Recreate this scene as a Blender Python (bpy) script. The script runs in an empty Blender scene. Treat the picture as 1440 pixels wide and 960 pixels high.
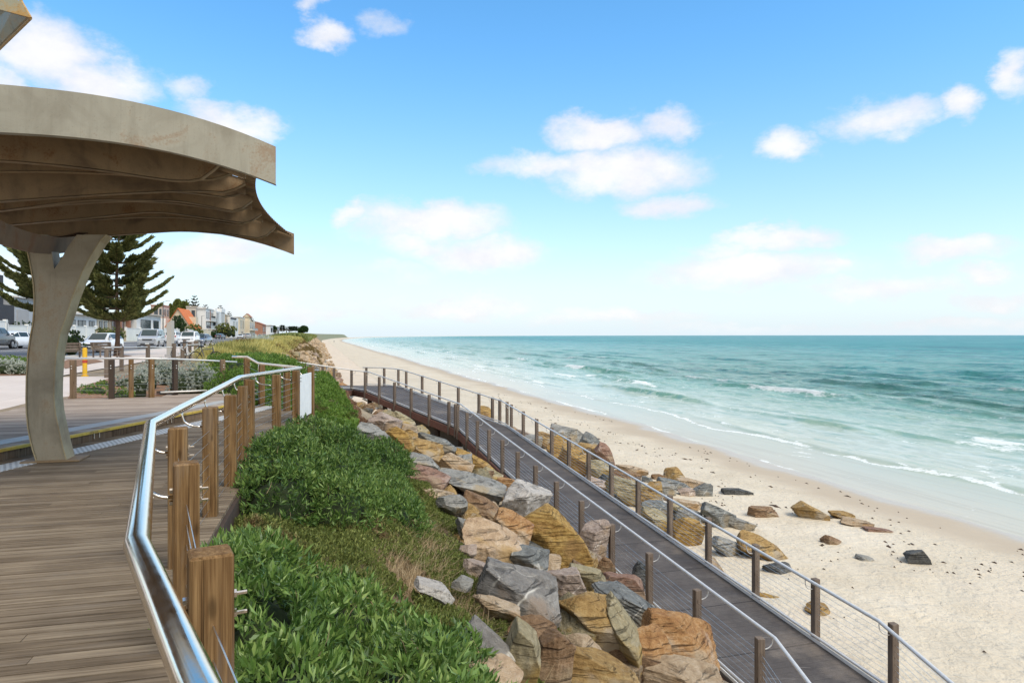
SUN_E, SUN_ANGLE, EXPOSURE = 1.9, 34, 0.58
SKY_STRENGTH, SKY_SAT, SKY_VAL, SKY_TINT, SKY_TINT_LOW = .105, 1.12, 1.47, (.66, 1.08, 1.17), (.90, 1.0, 1.10)
HORIZON = (5.1, 5.85, 6.4)
CLOUD_LO, CLOUD_HI = (5.7, 5.65, 5.95), (6.7, 6.6, 6.6)
FILL_CLOUD = (7.4, 6.9, 6.2)
SEA_C = [(.55, .51, .42), (.49, .50, .42), (.37, .46, .38), (.19, .385, .32), (.070, .305, .265), (.026, .245, .225), (.018, .195, .20)]
SEA_SPEC = .09
import bpy, bmesh, math, random
import numpy as np
from mathutils import Vector, Matrix, noise as mnoise

random.seed(7)
RNG = np.random.default_rng(11)
D = bpy.data
scene = bpy.context.scene
COL = scene.collection
CAMZ, F, CX, HY = 1.5, 1000.0, 720.0, 471.0
CU = (-0.2607, 0.9654)      # along the coast, away from the camera
CV = (0.9654, 0.2607)       # towards the sea
CANG = math.atan2(0.2607, 0.9654)   # heading of the seaward axis

def xy(u, v):
    return (u * CU[0] + v * CV[0], u * CU[1] + v * CV[1])

def uvof(x, y):
    return (x * CU[0] + y * CU[1], x * CV[0] + y * CV[1])

def at(px, py, Y):
    """a point of the place seen at this picture position, Y metres ahead"""
    return Vector(((px - CX) / F * Y, Y, CAMZ - (py - HY) / F * Y))

def on_level(px, py, z):
    Y = (CAMZ - z) * F / (py - HY)
    return at(px, py, Y)

# ------------------------------------------------------------------ noise
def _hash(ix, iy, seed):
    h = (ix.astype(np.int64) * 374761393 + iy.astype(np.int64) * 668265263 + seed * 974634777) & 0x7fffffff
    h = ((h ^ (h >> 13)) * 1274126177) & 0x7fffffff
    return ((h ^ (h >> 16)) & 0xffff) / 65535.0

def vnoise(x, y, seed=0):
    ix, iy = np.floor(x), np.floor(y)
    fx, fy = x - ix, y - iy
    fx = fx * fx * (3 - 2 * fx); fy = fy * fy * (3 - 2 * fy)
    a = _hash(ix, iy, seed); b = _hash(ix + 1, iy, seed)
    c = _hash(ix, iy + 1, seed); d = _hash(ix + 1, iy + 1, seed)
    return (a * (1 - fx) + b * fx) * (1 - fy) + (c * (1 - fx) + d * fx) * fy

def fbm(x, y, seed=0, n=4):
    s, a, t = 0.0, 1.0, 0.0
    for i in range(n):
        s = s + a * vnoise(x * 2 ** i + 17.3 * i, y * 2 ** i - 9.1 * i, seed + i)
        t += a; a *= 0.5
    return s / t

# ------------------------------------------------------------------ terrain
PROF = {
    -60: [(-400, 1.2), (-60, .6), (-30, .42), (-16, .12), (-9.5, .10), (-8.8, -.3), (-1, -.5), (-.3, -.5), (.5, -.7), (2, -1.5), (4, -2.5), (5.2, -3.45), (6.3, -3.8), (8, -3.9)],
    12.5: [(-400, 1.2), (-60, .6), (-30, .42), (-16, .12), (-5.4, .10), (-4.9, -.3), (-1, -.5), (-.3, -.5), (.5, -.7), (2, -1.45), (4, -2.4), (5.2, -3.25), (6.3, -3.8), (8, -3.9)],
    17: [(-400, 1.2), (-60, .6), (-30, .42), (-16, .12), (-5.6, .10), (-4.9, -.15), (-1, -.15), (-.1, -.1), (1.0, -.75), (3, -1.8), (5.0, -2.95), (5.7, -3.45), (6.5, -3.85), (8, -3.92)],
    22: [(-400, 1.2), (-60, .6), (-30, .42), (-16, .12), (-6, .10), (-2, .10), (.2, -.05), (1.0, -.75), (3, -1.85), (4.9, -2.9), (5.7, -3.5), (6.5, -3.85), (8, -3.95)],
    33: [(-400, 1.2), (-60, .6), (-30, .42), (-16, .12), (-9, .14), (-5.0, .16), (-3.2, -.45), (-1, -1.0), (1.6, -1.7), (3.2, -2.7), (5.2, -3.7), (6.5, -3.95), (8, -4.0)],
    42: [(-400, 1.2), (-60, .6), (-30, .42), (-16, .12), (-11.5, .14), (-7, .2), (-5, .5), (-3.8, .45), (-2.6, 0), (0, -1.7), (2.6, -3.5), (4, -3.95), (8, -4.05)],
    60: [(-400, 1.2), (-60, .6), (-30, .42), (-16, .12), (-11.5, .16), (-7.6, .2), (-6, .55), (-5, .72), (-3.8, .55), (-1, -1.4), (1.2, -3.5), (2.2, -4.0), (8, -4.15)],
    120: [(-400, 1.2), (-60, .6), (-30, .42), (-16, .12), (-12.0, .18), (-9.6, .25), (-8, .6), (-5.5, .8), (-3.8, .55), (-1, -1.5), (1.2, -3.5), (2.2, -4.0), (8, -4.15)],
    600: [(-400, 1.2), (-60, .6), (-30, .42), (-16, .12), (-13, .3), (-9, 1.2), (-5.5, 1.2), (-3.8, .8), (-1, -1.5), (1.2, -3.4), (2.2, -4.0), (8, -4.15)],
    900: [(-400, 3.0), (-60, 3.2), (-30, 3.5), (-16, 3.2), (-13, 3.2), (-9, 3.0), (-5.5, 2.4), (-3.8, 1.8), (-1, -.5), (1.2, -2.4), (4, -3.4), (8, -4.0)],
    1e6: [(-400, 3.0), (-60, 3.2), (-30, 3.5), (-16, 3.2), (-13, 3.2), (-9, 3.0), (-5.5, 2.4), (-3.8, 1.8), (-1, -.5), (1.2, -2.4), (4, -3.4), (8, -4.0)],
}
PK = sorted(PROF)
SEA = CAMZ - 6.2

def shore_shift(u):
    return 6.5e-5 * np.maximum(0, np.asarray(u, float) - 600) ** 2

def T(u, v):
    u = np.asarray(u, float); v = np.asarray(v, float)
    u, v = np.broadcast_arrays(u, v)
    v = v - shore_shift(u)
    tail = [(14, -4.3), (19.5, -4.58), (21.2, -4.71), (26, -4.92), (40, -5.6), (200, -9), (1e6, -9)]
    out = np.zeros(u.shape)
    zs = []
    for k in PK:
        p = PROF[k] + tail
        zs.append(np.interp(v, [a for a, _ in p], [b for _, b in p]))
    zs = np.stack(zs)
    idx = np.clip(np.searchsorted(PK, u.ravel()) - 1, 0, len(PK) - 2).reshape(u.shape)
    pk = np.array(PK, float)
    t = np.clip((u - pk[idx]) / (pk[idx + 1] - pk[idx]), 0, 1)
    t = t * t * (3 - 2 * t)
    a = np.take_along_axis(zs, idx[None], 0)[0]
    b = np.take_along_axis(zs, (idx + 1)[None], 0)[0]
    out = a * (1 - t) + b * t
    return out

def Tz(x, y):
    u, v = uvof(x, y)
    return float(T(u, v))

def ray_ground(px, py, lift=0.0, y0=1.5):
    """first point of the ground (raised by lift) along the line of sight"""
    Y = y0
    while Y < 3000:
        p = at(px, py, Y)
        if p.z <= Tz(p.x, p.y) + lift:
            return p
        Y *= 1.004
    return at(px, py, Y)

# ------------------------------------------------------------------ mesh helpers
class MB:
    def __init__(self):
        self.v = []; self.f = []
    def add(self, vs, fs):
        n = len(self.v)
        self.v.extend([tuple(p) for p in vs])
        self.f.extend([tuple(i + n for i in f) for f in fs])
        return self
    def box(self, c, s, rz=0.0, rx=0.0, ry=0.0, taper=1.0):
        m = Matrix.Rotation(rz, 3, 'Z') @ Matrix.Rotation(ry, 3, 'Y') @ Matrix.Rotation(rx, 3, 'X')
        c = Vector(c); vs = []
        for z in (-.5, .5):
            k = taper if z > 0 else 1.0
            for x, y in ((-.5, -.5), (.5, -.5), (.5, .5), (-.5, .5)):
                vs.append(c + m @ Vector((x * s[0] * k, y * s[1] * k, z * s[2])))
        return self.add(vs, [(3, 2, 1, 0), (4, 5, 6, 7), (0, 1, 5, 4), (1, 2, 6, 5), (2, 3, 7, 6), (3, 0, 4, 7)])
    def cbox(self, c, s, rz=0.0, b=0.006, rx=0.0, ry=0.0):
        """box whose edges are chamfered by b"""
        m = Matrix.Rotation(rz, 3, 'Z') @ Matrix.Rotation(ry, 3, 'Y') @ Matrix.Rotation(rx, 3, 'X')
        c = Vector(c); hx, hy, hz = s[0] / 2, s[1] / 2, s[2] / 2
        b = min(b, hx * .8, hy * .8, hz * .8)
        def ring(ix, iy, z):
            x, y = hx - ix, hy - iy
            q = b - ix if ix < b else 0
            return [(-x + q, -y, z), (x - q, -y, z), (x, -y + q, z), (x, y - q, z), (x - q, y, z), (-x + q, y, z), (-x, y - q, z), (-x, -y + q, z)]
        rings = [ring(b * .99, b * .99, -hz), ring(0, 0, -hz + b), ring(0, 0, hz - b), ring(b * .99, b * .99, hz)]
        vs = [c + m @ Vector(p) for r in rings for p in r]
        fs = [tuple(reversed(range(8))), tuple(range(24, 32))]
        for k in range(3):
            for i in range(8):
                j = (i + 1) % 8
                fs.append((k * 8 + i, k * 8 + j, k * 8 + 8 + j, k * 8 + 8 + i))
        return self.add(vs, fs)
    def tube(self, pts, r, n=8, cap=True, flat=1.0):
        pts = [Vector(p) for p in pts]
        rr = r if isinstance(r, (list, tuple)) else [r] * len(pts)
        vs, fs = [], []
        for i, p in enumerate(pts):
            d0 = (pts[i] - pts[i - 1]).normalized() if i else None
            d1 = (pts[i + 1] - pts[i]).normalized() if i < len(pts) - 1 else None
            d = (d0 or d1) if (d0 is None or d1 is None) else (d0 + d1)
            d = d.normalized()
            k = 1.0
            if d0 is not None and d1 is not None:
                k = 1.0 / max(.5, d.dot(d1))
            up = Vector((0, 0, 1)) if abs(d.z) < .95 else Vector((0, 1, 0))
            a = d.cross(up).normalized(); b = a.cross(d).normalized()
            for j in range(n):
                t = 2 * math.pi * (j + .5) / n
                vs.append(p + a * (math.cos(t) * rr[i] * k) + b * (math.sin(t) * rr[i] * flat))
        for i in range(len(pts) - 1):
            for j in range(n):
                k = (j + 1) % n
                fs.append((i * n + j, i * n + n + j, i * n + n + k, i * n + k))
        if cap:
            fs.append(tuple(range(n)))
            m = (len(pts) - 1) * n
            fs.append(tuple(m + j for j in reversed(range(n))))
        return self.add(vs, fs)
    def prism(self, poly, off):
        """planar polygon of 3-D points pushed along the vector off"""
        n = len(poly); off = Vector(off)
        vs = [Vector(p) for p in poly] + [Vector(p) + off for p in poly]
        fs = [tuple(reversed(range(n))), tuple(range(n, 2 * n))]
        for i in range(n):
            j = (i + 1) % n
            fs.append((i, j, n + j, n + i))
        return self.add(vs, fs)
    def strip(self, a, b):
        """ruled sheet between two point rows"""
        n = len(a)
        return self.add(list(a) + list(b), [(i, i + 1, n + i + 1, n + i) for i in range(n - 1)])
    def disc(self, c, r, axis, n=16, depth=.02):
        axis = Vector(axis).normalized()
        return self.tube([Vector(c) - axis * depth / 2, Vector(c) + axis * depth / 2], r, n)

WLOC = {}

def link(o):
    COL.objects.link(o); return o

def mesh_obj(name, v, f, mat, parent=None, smooth=False, world=True):
    me = D.meshes.new(name)
    v = np.asarray(v, float).reshape(-1, 3)
    base = Vector((0, 0, 0))
    if parent is not None and world:
        base = WLOC.get(parent.name, Vector((0, 0, 0)))
        v = v - np.array(base)
    if isinstance(f, np.ndarray):
        nf, k = f.shape
        me.vertices.add(len(v)); me.vertices.foreach_set('co', v.astype(np.float32).ravel())
        me.loops.add(nf * k); me.loops.foreach_set('vertex_index', f.astype(np.int32).ravel())
        me.polygons.add(nf)
        me.polygons.foreach_set('loop_start', np.arange(0, nf * k, k, dtype=np.int32))
        me.polygons.foreach_set('loop_total', np.full(nf, k, dtype=np.int32))
        me.update(calc_edges=True)
    else:
        me.from_pydata([tuple(p) for p in v], [], f)
        bm = bmesh.new(); bm.from_mesh(me)
        bmesh.ops.recalc_face_normals(bm, faces=bm.faces)
        bm.to_mesh(me); bm.free()
    if smooth:
        me.polygons.foreach_set('use_smooth', np.ones(len(me.polygons), dtype=bool))
        me.update()
    if mat is not None:
        me.materials.append(mat)
    o = link(D.objects.new(name, me))
    if parent is not None:
        o.parent = parent
        WLOC[o.name] = base
    return o

def obj(name, mb, mat, parent=None, smooth=False, world=True):
    return mesh_obj(name, mb.v, mb.f, mat, parent, smooth, world)

def tag(o, label=None, cat=None, group=None, kind=None):
    if label: o['label'] = label
    if cat: o['category'] = cat
    if group: o['group'] = group
    if kind: o['kind'] = kind
    return o

def thing(name, loc, label, cat, group=None, rz=0.0):
    o = link(D.objects.new(name, None))
    o.empty_display_size = .2
    o.location = loc; o.rotation_euler = (0, 0, rz)
    WLOC[o.name] = Vector(loc)
    return tag(o, label, cat, group)

def copy_tree(o, parent=None):
    c = o.copy(); COL.objects.link(c)
    if parent is not None: c.parent = parent
    for ch in [k for k in KIDS(o)]:
        copy_tree(ch, c)
    return c

def KIDS(o):
    return [k for k in COL.objects if k.parent == o]

def structure(o):
    o['kind'] = 'structure'; return o

# ------------------------------------------------------------------ materials
def nodes_of(name):
    m = D.materials.new(name); m.use_nodes = True
    nt = m.node_tree; b = nt.nodes['Principled BSDF']
    return m, nt, b

class NT:
    """tiny helper for node graphs"""
    def __init__(self, nt): self.nt = nt
    def n(self, t, **kw):
        x = self.nt.nodes.new(t)
        for k, val in kw.items():
            if k in x.inputs: x.inputs[k].default_value = val
            else: setattr(x, k, val)
        return x
    def l(self, a, b): self.nt.links.new(a, b)
    def val(self, s, x):
        if isinstance(x, (int, float)): s.default_value = x
        elif isinstance(x, (tuple, list)): s.default_value = tuple(x) + ((1,) if len(x) == 3 and len(s.default_value) == 4 else ())
        else: self.l(x, s)
    def math(self, op, a, b=0.0, c=None, clamp=False):
        x = self.n('ShaderNodeMath', operation=op); x.use_clamp = clamp
        self.val(x.inputs[0], a); self.val(x.inputs[1], b)
        if c is not None: self.val(x.inputs[2], c)
        return x.outputs[0]
    def mix(self, fac, a, b, blend='MIX'):
        x = self.n('ShaderNodeMix', data_type='RGBA', blend_type=blend)
        self.val(x.inputs[0], fac); self.val(x.inputs[6], a); self.val(x.inputs[7], b)
        return x.outputs[2]
    def noise(self, vec, scale, detail=4, rough=.55, dist=0.0):
        x = self.n('ShaderNodeTexNoise'); x.inputs['Scale'].default_value = scale
        x.inputs['Detail'].default_value = detail; x.inputs['Roughness'].default_value = rough
        x.inputs['Distortion'].default_value = dist
        if vec is not None: self.l(vec, x.inputs['Vector'])
        return x.outputs['Fac']
    def ramp(self, fac, stops, interp='LINEAR'):
        x = self.n('ShaderNodeValToRGB'); cr = x.color_ramp; cr.interpolation = interp
        while len(cr.elements) < len(stops): cr.elements.new(.5)
        for e, (p, c) in zip(cr.elements, stops):
            e.position = p; e.color = tuple(c) + (1,) if len(c) == 3 else tuple(c)
        self.val(x.inputs[0], fac)
        return x.outputs[0]
    def smooth(self, x, a, b):
        m = self.n('ShaderNodeMapRange', interpolation_type='SMOOTHSTEP')
        self.val(m.inputs[0], x); self.val(m.inputs[1], a); self.val(m.inputs[2], b)
        return m.outputs[0]
    def mapping(self, vec, scale=(1, 1, 1), rot=(0, 0, 0), loc=(0, 0, 0)):
        x = self.n('ShaderNodeMapping'); self.l(vec, x.inputs[0])
        x.inputs['Scale'].default_value = scale; x.inputs['Rotation'].default_value = rot; x.inputs['Location'].default_value = loc
        return x.outputs[0]
    def bump(self, h, strength=.3, dist=.01, normal=None):
        x = self.n('ShaderNodeBump'); x.inputs['Strength'].default_value = strength; x.inputs['Distance'].default_value = dist
        self.l(h, x.inputs['Height'])
        if normal is not None: self.l(normal, x.inputs['Normal'])
        return x.outputs[0]
    def pos(self): return self.n('ShaderNodeNewGeometry').outputs['Position']
    def objc(self): return self.n('ShaderNodeTexCoord').outputs['Object']
    def island(self): return self.n('ShaderNodeNewGeometry').outputs['Random Per Island']
    def uvcoords(self):
        """coast coordinates: (v seaward, u along, z)"""
        return self.mapping(self.pos(), rot=(0, 0, -CANG))
    def sep(self, vec):
        x = self.n('ShaderNodeSeparateXYZ'); self.l(vec, x.inputs[0]); return x.outputs

def plain(name, col, rough=.6, metal=0.0, var=.15, scale=8, bump=.0, spec=.4):
    m, nt, b = nodes_of(name); g = NT(nt)
    oc = g.objc()
    n = g.noise(oc, scale, 5)
    a = tuple(max(0, c * (1 - var)) for c in col); d = tuple(min(1, c * (1 + var)) for c in col)
    g.l(g.ramp(n, [(.3, a), (.7, d)]), b.inputs['Base Color'])
    b.inputs['Roughness'].default_value = rough; b.inputs['Metallic'].default_value = metal
    b.inputs['Specular IOR Level'].default_value = spec
    if bump: g.l(g.bump(n, bump, .01), b.inputs['Normal'])
    return m

def timber(name, dark, mid, light, axis='Z', rough=.75, knots=True, bump=.35, vary=.30):
    m, nt, b = nodes_of(name); g = NT(nt)
    p = g.pos()
    sc = {'Z': (46, 46, 1.8), 'X': (1.8, 46, 46), 'V': (26, 26, 26)}[axis]
    if axis == 'V':
        p = g.uvcoords(); sc = (1.3, 34, 34)
    q = g.mapping(p, scale=sc)
    gr = g.noise(q, 1.0, 6, .6, .4)
    big = g.noise(p, 2.3, 3)
    isl = g.island()
    f = g.math('ADD', g.math('MULTIPLY', gr, .55), g.math('MULTIPLY', big, .25))
    f = g.math('ADD', f, g.math('MULTIPLY', g.math('SUBTRACT', isl, .5), vary))
    gr2 = g.noise(g.mapping(p, scale=tuple(x * (3.4 if x > 5 else 1.7) for x in sc)), 1.0, 4, .65)
    f = g.math('ADD', f, g.math('MULTIPLY', g.math('SUBTRACT', gr2, .5), .42))
    f = g.math('ADD', f, .10)
    c = g.ramp(f, [(.28, dark), (.48, mid), (.72, light)])
    grey = g.smooth(g.noise(g.mapping(p, scale=tuple(x * (.25 if x > 5 else .8) for x in sc)), 1.0, 5, .65), .50, .68)
    c = g.mix(g.math('MULTIPLY', grey, .40), c, (.20, .165, .13))
    if knots:
        vo = g.n('ShaderNodeTexVoronoi'); vo.inputs['Scale'].default_value = 1.0
        g.l(g.mapping(p, scale=(9, 9, 3.4)), vo.inputs['Vector'])
        k = g.smooth(vo.outputs['Distance'], .16, .04)
        c = g.mix(g.math('MULTIPLY', k, .55), c, tuple(x * .45 for x in dark))
    # drying cracks
    cr = g.noise(g.mapping(p, scale=tuple(s * (2.6 if s > 5 else .5) for s in sc)), 1.0, 2, .5)
    crk = g.smooth(cr, .345, .29)
    c = g.mix(g.math('MULTIPLY', crk, .6), c, tuple(x * .35 for x in dark))
    g.l(c, b.inputs['Base Color'])
    b.inputs['Roughness'].default_value = rough; b.inputs['Specular IOR Level'].default_value = .10
    h = g.math('SUBTRACT', gr, crk)
    g.l(g.bump(h, bump, .004), b.inputs['Normal'])
    return m

def leaf_mat(name, c0, c1, c2, rough=.5, trans=.25, spec=.35, patch=None, pscale=1.2):
    m, nt, b = nodes_of(name); g = NT(nt)
    isl = g.island()
    n = g.noise(g.pos(), pscale, 3)
    f = g.math('ADD', g.math('MULTIPLY', isl, .6), g.math('MULTIPLY', g.math('SUBTRACT', n, .3), .8))
    c = g.ramp(f, [(.1, c0), (.5, c1), (.9, c2)])
    if patch:
        pn = g.noise(g.pos(), patch[1], 4, .6)
        c = g.mix(g.math('MULTIPLY', g.smooth(pn, patch[2], patch[2] + .12), g.math('ADD', .35, isl), clamp=True), c, patch[0])
    g.l(c, b.inputs['Base Color'])
    b.inputs['Roughness'].default_value = rough; b.inputs['Specular IOR Level'].default_value = spec
    out = nt.nodes['Material Output']
    tr = g.n('ShaderNodeBsdfTranslucent'); g.l(c, tr.inputs['Color'])
    mx = g.n('ShaderNodeMixShader'); mx.inputs[0].default_value = trans
    g.l(b.outputs[0], mx.inputs[1]); g.l(tr.outputs[0], mx.inputs[2]); g.l(mx.outputs[0], out.inputs['Surface'])
    return m

M = {}
M['post'] = timber('brown_treated_timber', (.042, .021, .009), (.148, .082, .034), (.35, .22, .10), bump=.8)
M['post_grey'] = timber('weathered_ramp_timber', (.06, .042, .032), (.15, .115, .09), (.27, .215, .17))
M['post_old'] = timber('old_brown_timber', (.07, .045, .028), (.17, .115, .07), (.30, .21, .14))
M['deck'] = timber('weathered_deck_boards', (.062, .044, .028), (.178, .134, .090), (.35, .28, .195), axis='V', vary=.16, rough=.8, knots=False)
M['deck_upper'] = timber('pale_deck_boards', (.17, .13, .10), (.35, .275, .215), (.50, .41, .33), axis='V', rough=.8, knots=False)
M['fascia'] = timber('redwood_edge_beam', (.055, .028, .02), (.15, .068, .047), (.23, .115, .085), axis='V', knots=False)
M['darktimber'] = plain('dark_framing_timber', (.06, .04, .028), .85)  # even dark brown for framing, piers and some posts

def steel(name, col=(.62, .61, .58), rough=.18, streak=True):
    m, nt, b = nodes_of(name); g = NT(nt)
    b.inputs['Metallic'].default_value = 1.0
    p = g.pos()
    n = g.noise(p, 14, 5, .6, .5); s = g.noise(g.mapping(p, scale=(60, 60, 9)), 1, 3)
    c = g.ramp(n, [(.3, tuple(x * .86 for x in col)), (.7, col)])
    g.l(c, b.inputs['Base Color'])
    g.l(g.math('ADD', g.math('MULTIPLY', n, .18), rough - .05), b.inputs['Roughness'])
    g.l(g.bump(s, .04, .002), b.inputs['Normal'])
    return m
M['steel'] = steel('polished_stainless_steel', (.95, .86, .74), .09)
M['steel_dull'] = steel('brushed_ramp_rail_steel', (.74, .72, .68), .42)
M['steel_dull'].node_tree.nodes['Principled BSDF'].inputs['Metallic'].default_value = .35
M['wire'] = steel('stainless_wire', (.72, .71, .69), .35)
M['white_paint'] = plain('white_paint', (.80, .80, .78), .45, var=.06)

def galv(name, base=(.355, .325, .25), dark=(.255, .225, .165), rust=(.24, .12, .045), rustamt=.25, metal=.35, rough=.55):
    m, nt, b = nodes_of(name); g = NT(nt)
    p = g.pos()
    n1 = g.noise(p, 2.2, 6, .6, .6)
    n2 = g.noise(g.mapping(p, scale=(9, 9, 1.2)), 1, 5, .6)
    n3 = g.noise(p, 55, 3, .6)
    c = g.ramp(n1, [(.25, dark), (.5, base), (.8, tuple(min(1, x * 1.25) for x in base))])
    c = g.mix(g.math('MULTIPLY', g.smooth(n2, .52, .72), .45), c, dark)
    r = g.math('MULTIPLY', g.smooth(g.math('ADD', n1, g.math('MULTIPLY', n3, .25)), .66, .82), rustamt * 2.2, clamp=True)
    c = g.mix(r, c, rust)
    c = g.mix(g.math('MULTIPLY', g.smooth(n3, .6, .72), .25), c, tuple(x * .5 for x in dark))
    st = g.noise(g.mapping(p, scale=(70, 70, 2.5)), 1, 5, .7)
    c = g.mix(g.math('MULTIPLY', g.smooth(st, .52, .70), .35), c, tuple(x * .72 for x in base))
    g.l(c, b.inputs['Base Color'])
    b.inputs['Metallic'].default_value = metal; b.inputs['Roughness'].default_value = rough
    g.l(g.bump(n3, .12, .003), b.inputs['Normal'])
    return m
M['galv'] = galv('weathered_galvanised_steel')
M['galv_col'] = galv('weathered_column_steel', (.34, .295, .215), (.22, .185, .13), (.27, .14, .05), .18)
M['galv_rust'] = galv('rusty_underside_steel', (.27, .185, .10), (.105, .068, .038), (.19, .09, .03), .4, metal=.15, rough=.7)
M['galv_edge'] = galv('stained_corner_steel', (.25, .235, .16), (.06, .06, .05), (.34, .20, .06), .5)
M['rail_bottom'] = M['steel_dull']

def rock_mat(name, c0, c1, c2, vein=None, veinw=.03, strata=6.0, stain=None, speck=0.0):
    m, nt, b = nodes_of(name); g = NT(nt)
    oc = g.objc()
    q = g.mapping(oc, rot=(.5, .3, .2), scale=(1, 1, strata))
    s = g.noise(q, 1.6, 7, .62, .7)
    n = g.noise(oc, 1.7, 6, .6, .3)
    fine = g.noise(oc, 16, 8, .78)
    f = g.math('ADD', g.math('MULTIPLY', s, .55), g.math('MULTIPLY', n, .35))
    f = g.math('ADD', f, g.math('MULTIPLY', g.math('SUBTRACT', fine, .5), .75))
    c = g.ramp(f, [(.24, c0), (.45, c1), (.68, c2)])
    grime = g.smooth(g.noise(oc, 2.6, 8, .72, .8), .54, .66)
    c = g.mix(g.math('MULTIPLY', grime, .55), c, tuple(.55 * x + .45 * .09 for x in c0))
    pale = g.smooth(g.noise(g.mapping(oc, loc=(7, 3, 1)), 1.9, 8, .72, .6), .56, .68)
    c = g.mix(g.math('MULTIPLY', pale, .5), c, tuple(.6 * x + .4 * .58 for x in c2))
    if stain:
        st = g.smooth(g.noise(oc, 1.1, 5, .6, .5), .50, .62)
        c = g.mix(g.math('MULTIPLY', st, .85), c, stain)
    if vein:
        vo = g.n('ShaderNodeTexVoronoi', feature='DISTANCE_TO_EDGE'); vo.inputs['Scale'].default_value = 2.6
        dn = g.n('ShaderNodeTexNoise'); dn.inputs['Scale'].default_value = 2.2; g.l(oc, dn.inputs['Vector'])
        mixv = g.n('ShaderNodeMix', data_type='VECTOR'); mixv.inputs[0].default_value = .35
        g.l(oc, mixv.inputs[4]); g.l(dn.outputs['Color'], mixv.inputs[5]); g.l(mixv.outputs[1], vo.inputs['Vector'])
        vv = g.smooth(vo.outputs['Distance'], veinw, 0.0)
        vv = g.math('MULTIPLY', vv, g.smooth(n, .42, .6))
        c = g.mix(vv, c, vein)
    if speck:
        sp = g.smooth(g.noise(oc, 9, 5, .75), .56, .66)
        c = g.mix(g.math('MULTIPLY', sp, speck), c, tuple(x * .35 for x in c0))
    crack = g.smooth(g.noise(g.mapping(oc, rot=(.5, .3, .2), scale=(1.5, 1.5, strata * 1.8)), 1.3, 4, .55, .5), .36, .30)
    c = g.mix(g.math('MULTIPLY', crack, .6), c, tuple(x * .4 for x in c0))
    vc = g.n('ShaderNodeTexVoronoi', feature='DISTANCE_TO_EDGE'); vc.inputs['Scale'].default_value = 1.0
    wv = g.n('ShaderNodeTexNoise'); wv.inputs['Scale'].default_value = 3.0; wv.inputs['Detail'].default_value = 6; g.l(oc, wv.inputs['Vector'])
    mv = g.n('ShaderNodeMix', data_type='VECTOR'); mv.inputs[0].default_value = .55
    g.l(g.mapping(oc, rot=(.5, .3, .2), scale=(2.2, 1.4, 5.0)), mv.inputs[4]); g.l(wv.outputs['Color'], mv.inputs[5]); g.l(mv.outputs[1], vc.inputs['Vector'])
    fis = g.smooth(g.noise(g.mapping(oc, rot=(.5, .3, .2), scale=(.7, .7, strata * 4.2)), 1.5, 5, .62, .6), .44, .33)
    fis = g.math('MULTIPLY', fis, g.smooth(g.noise(oc, 1.3, 4, .6), .38, .56))
    c = g.mix(g.math('MULTIPLY', fis, .62), c, tuple(x * .5 for x in c0))
    vf = g.n('ShaderNodeTexVoronoi'); vf.inputs['Scale'].default_value = 1.0; g.l(g.mapping(mv.outputs[1], scale=(1.7, 1.7, 1.7)), vf.inputs['Vector'])
    facet = vf.outputs['Distance']
    g.l(c, b.inputs['Base Color'])
    b.inputs['Roughness'].default_value = .9; b.inputs['Specular IOR Level'].default_value = .2
    h = g.math('SUBTRACT', g.math('ADD', s, g.math('MULTIPLY', fine, .55)), g.math('ADD', crack, g.math('MULTIPLY', fis, 1.2)))
    h = g.math('ADD', h, g.math('MULTIPLY', facet, .7))
    g.l(g.bump(h, 1.0, .07), b.inputs['Normal'])
    return m
ROCK = {
 'ochre': rock_mat('ochre_sandstone', (.17, .095, .035), (.37, .235, .09), (.57, .42, .20), strata=5, stain=(.40, .33, .24)),
 'gold': rock_mat('golden_striped_stone', (.18, .09, .025), (.40, .245, .075), (.58, .41, .15), strata=9, stain=(.30, .18, .07)),
 'orange': rock_mat('orange_stone', (.20, .085, .035), (.42, .23, .095), (.62, .44, .26), strata=7, stain=(.50, .39, .27)),
 'tan': rock_mat('tan_sandstone', (.25, .165, .095), (.46, .345, .225), (.65, .54, .41), strata=5, stain=(.44, .28, .14)),
 'peach': rock_mat('peach_sandstone', (.30, .185, .105), (.54, .39, .25), (.70, .57, .42), strata=4, stain=(.50, .33, .15)),
 'grey': rock_mat('grey_stone', (.14, .135, .12), (.29, .28, .25), (.46, .44, .39), strata=4, stain=(.38, .30, .19)),
 'blue': rock_mat('blue_grey_stone', (.085, .088, .085), (.19, .195, .185), (.35, .35, .32), strata=5, vein=(.55, .52, .46), veinw=.02, stain=(.29, .24, .17)),
 'vein': rock_mat('veined_grey_stone', (.13, .12, .11), (.25, .235, .215), (.42, .39, .34), strata=3, vein=(.68, .64, .56), veinw=.03, stain=(.32, .25, .19)),
 'white': rock_mat('pale_speckled_stone', (.30, .27, .24), (.50, .46, .41), (.68, .64, .58), strata=1.5, speck=.7),
 'brown': rock_mat('brown_stone', (.11, .06, .035), (.25, .155, .085), (.42, .29, .18), strata=5, stain=(.36, .27, .17)),
 'red': rock_mat('red_brown_stone', (.15, .08, .055), (.29, .175, .125), (.44, .32, .25), strata=5, stain=(.34, .25, .17)),
 'pink': rock_mat('pinkish_stone', (.22, .165, .13), (.40, .31, .25), (.58, .49, .41), strata=4, vein=(.66, .58, .5), veinw=.025, stain=(.36, .25, .15)),
 'olive': rock_mat('olive_grey_stone', (.17, .145, .085), (.35, .295, .18), (.52, .45, .31), strata=5, stain=(.42, .28, .09)),
 'dark': rock_mat('dark_stone', (.04, .04, .038), (.10, .10, .095), (.20, .195, .18), strata=5),
}
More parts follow.
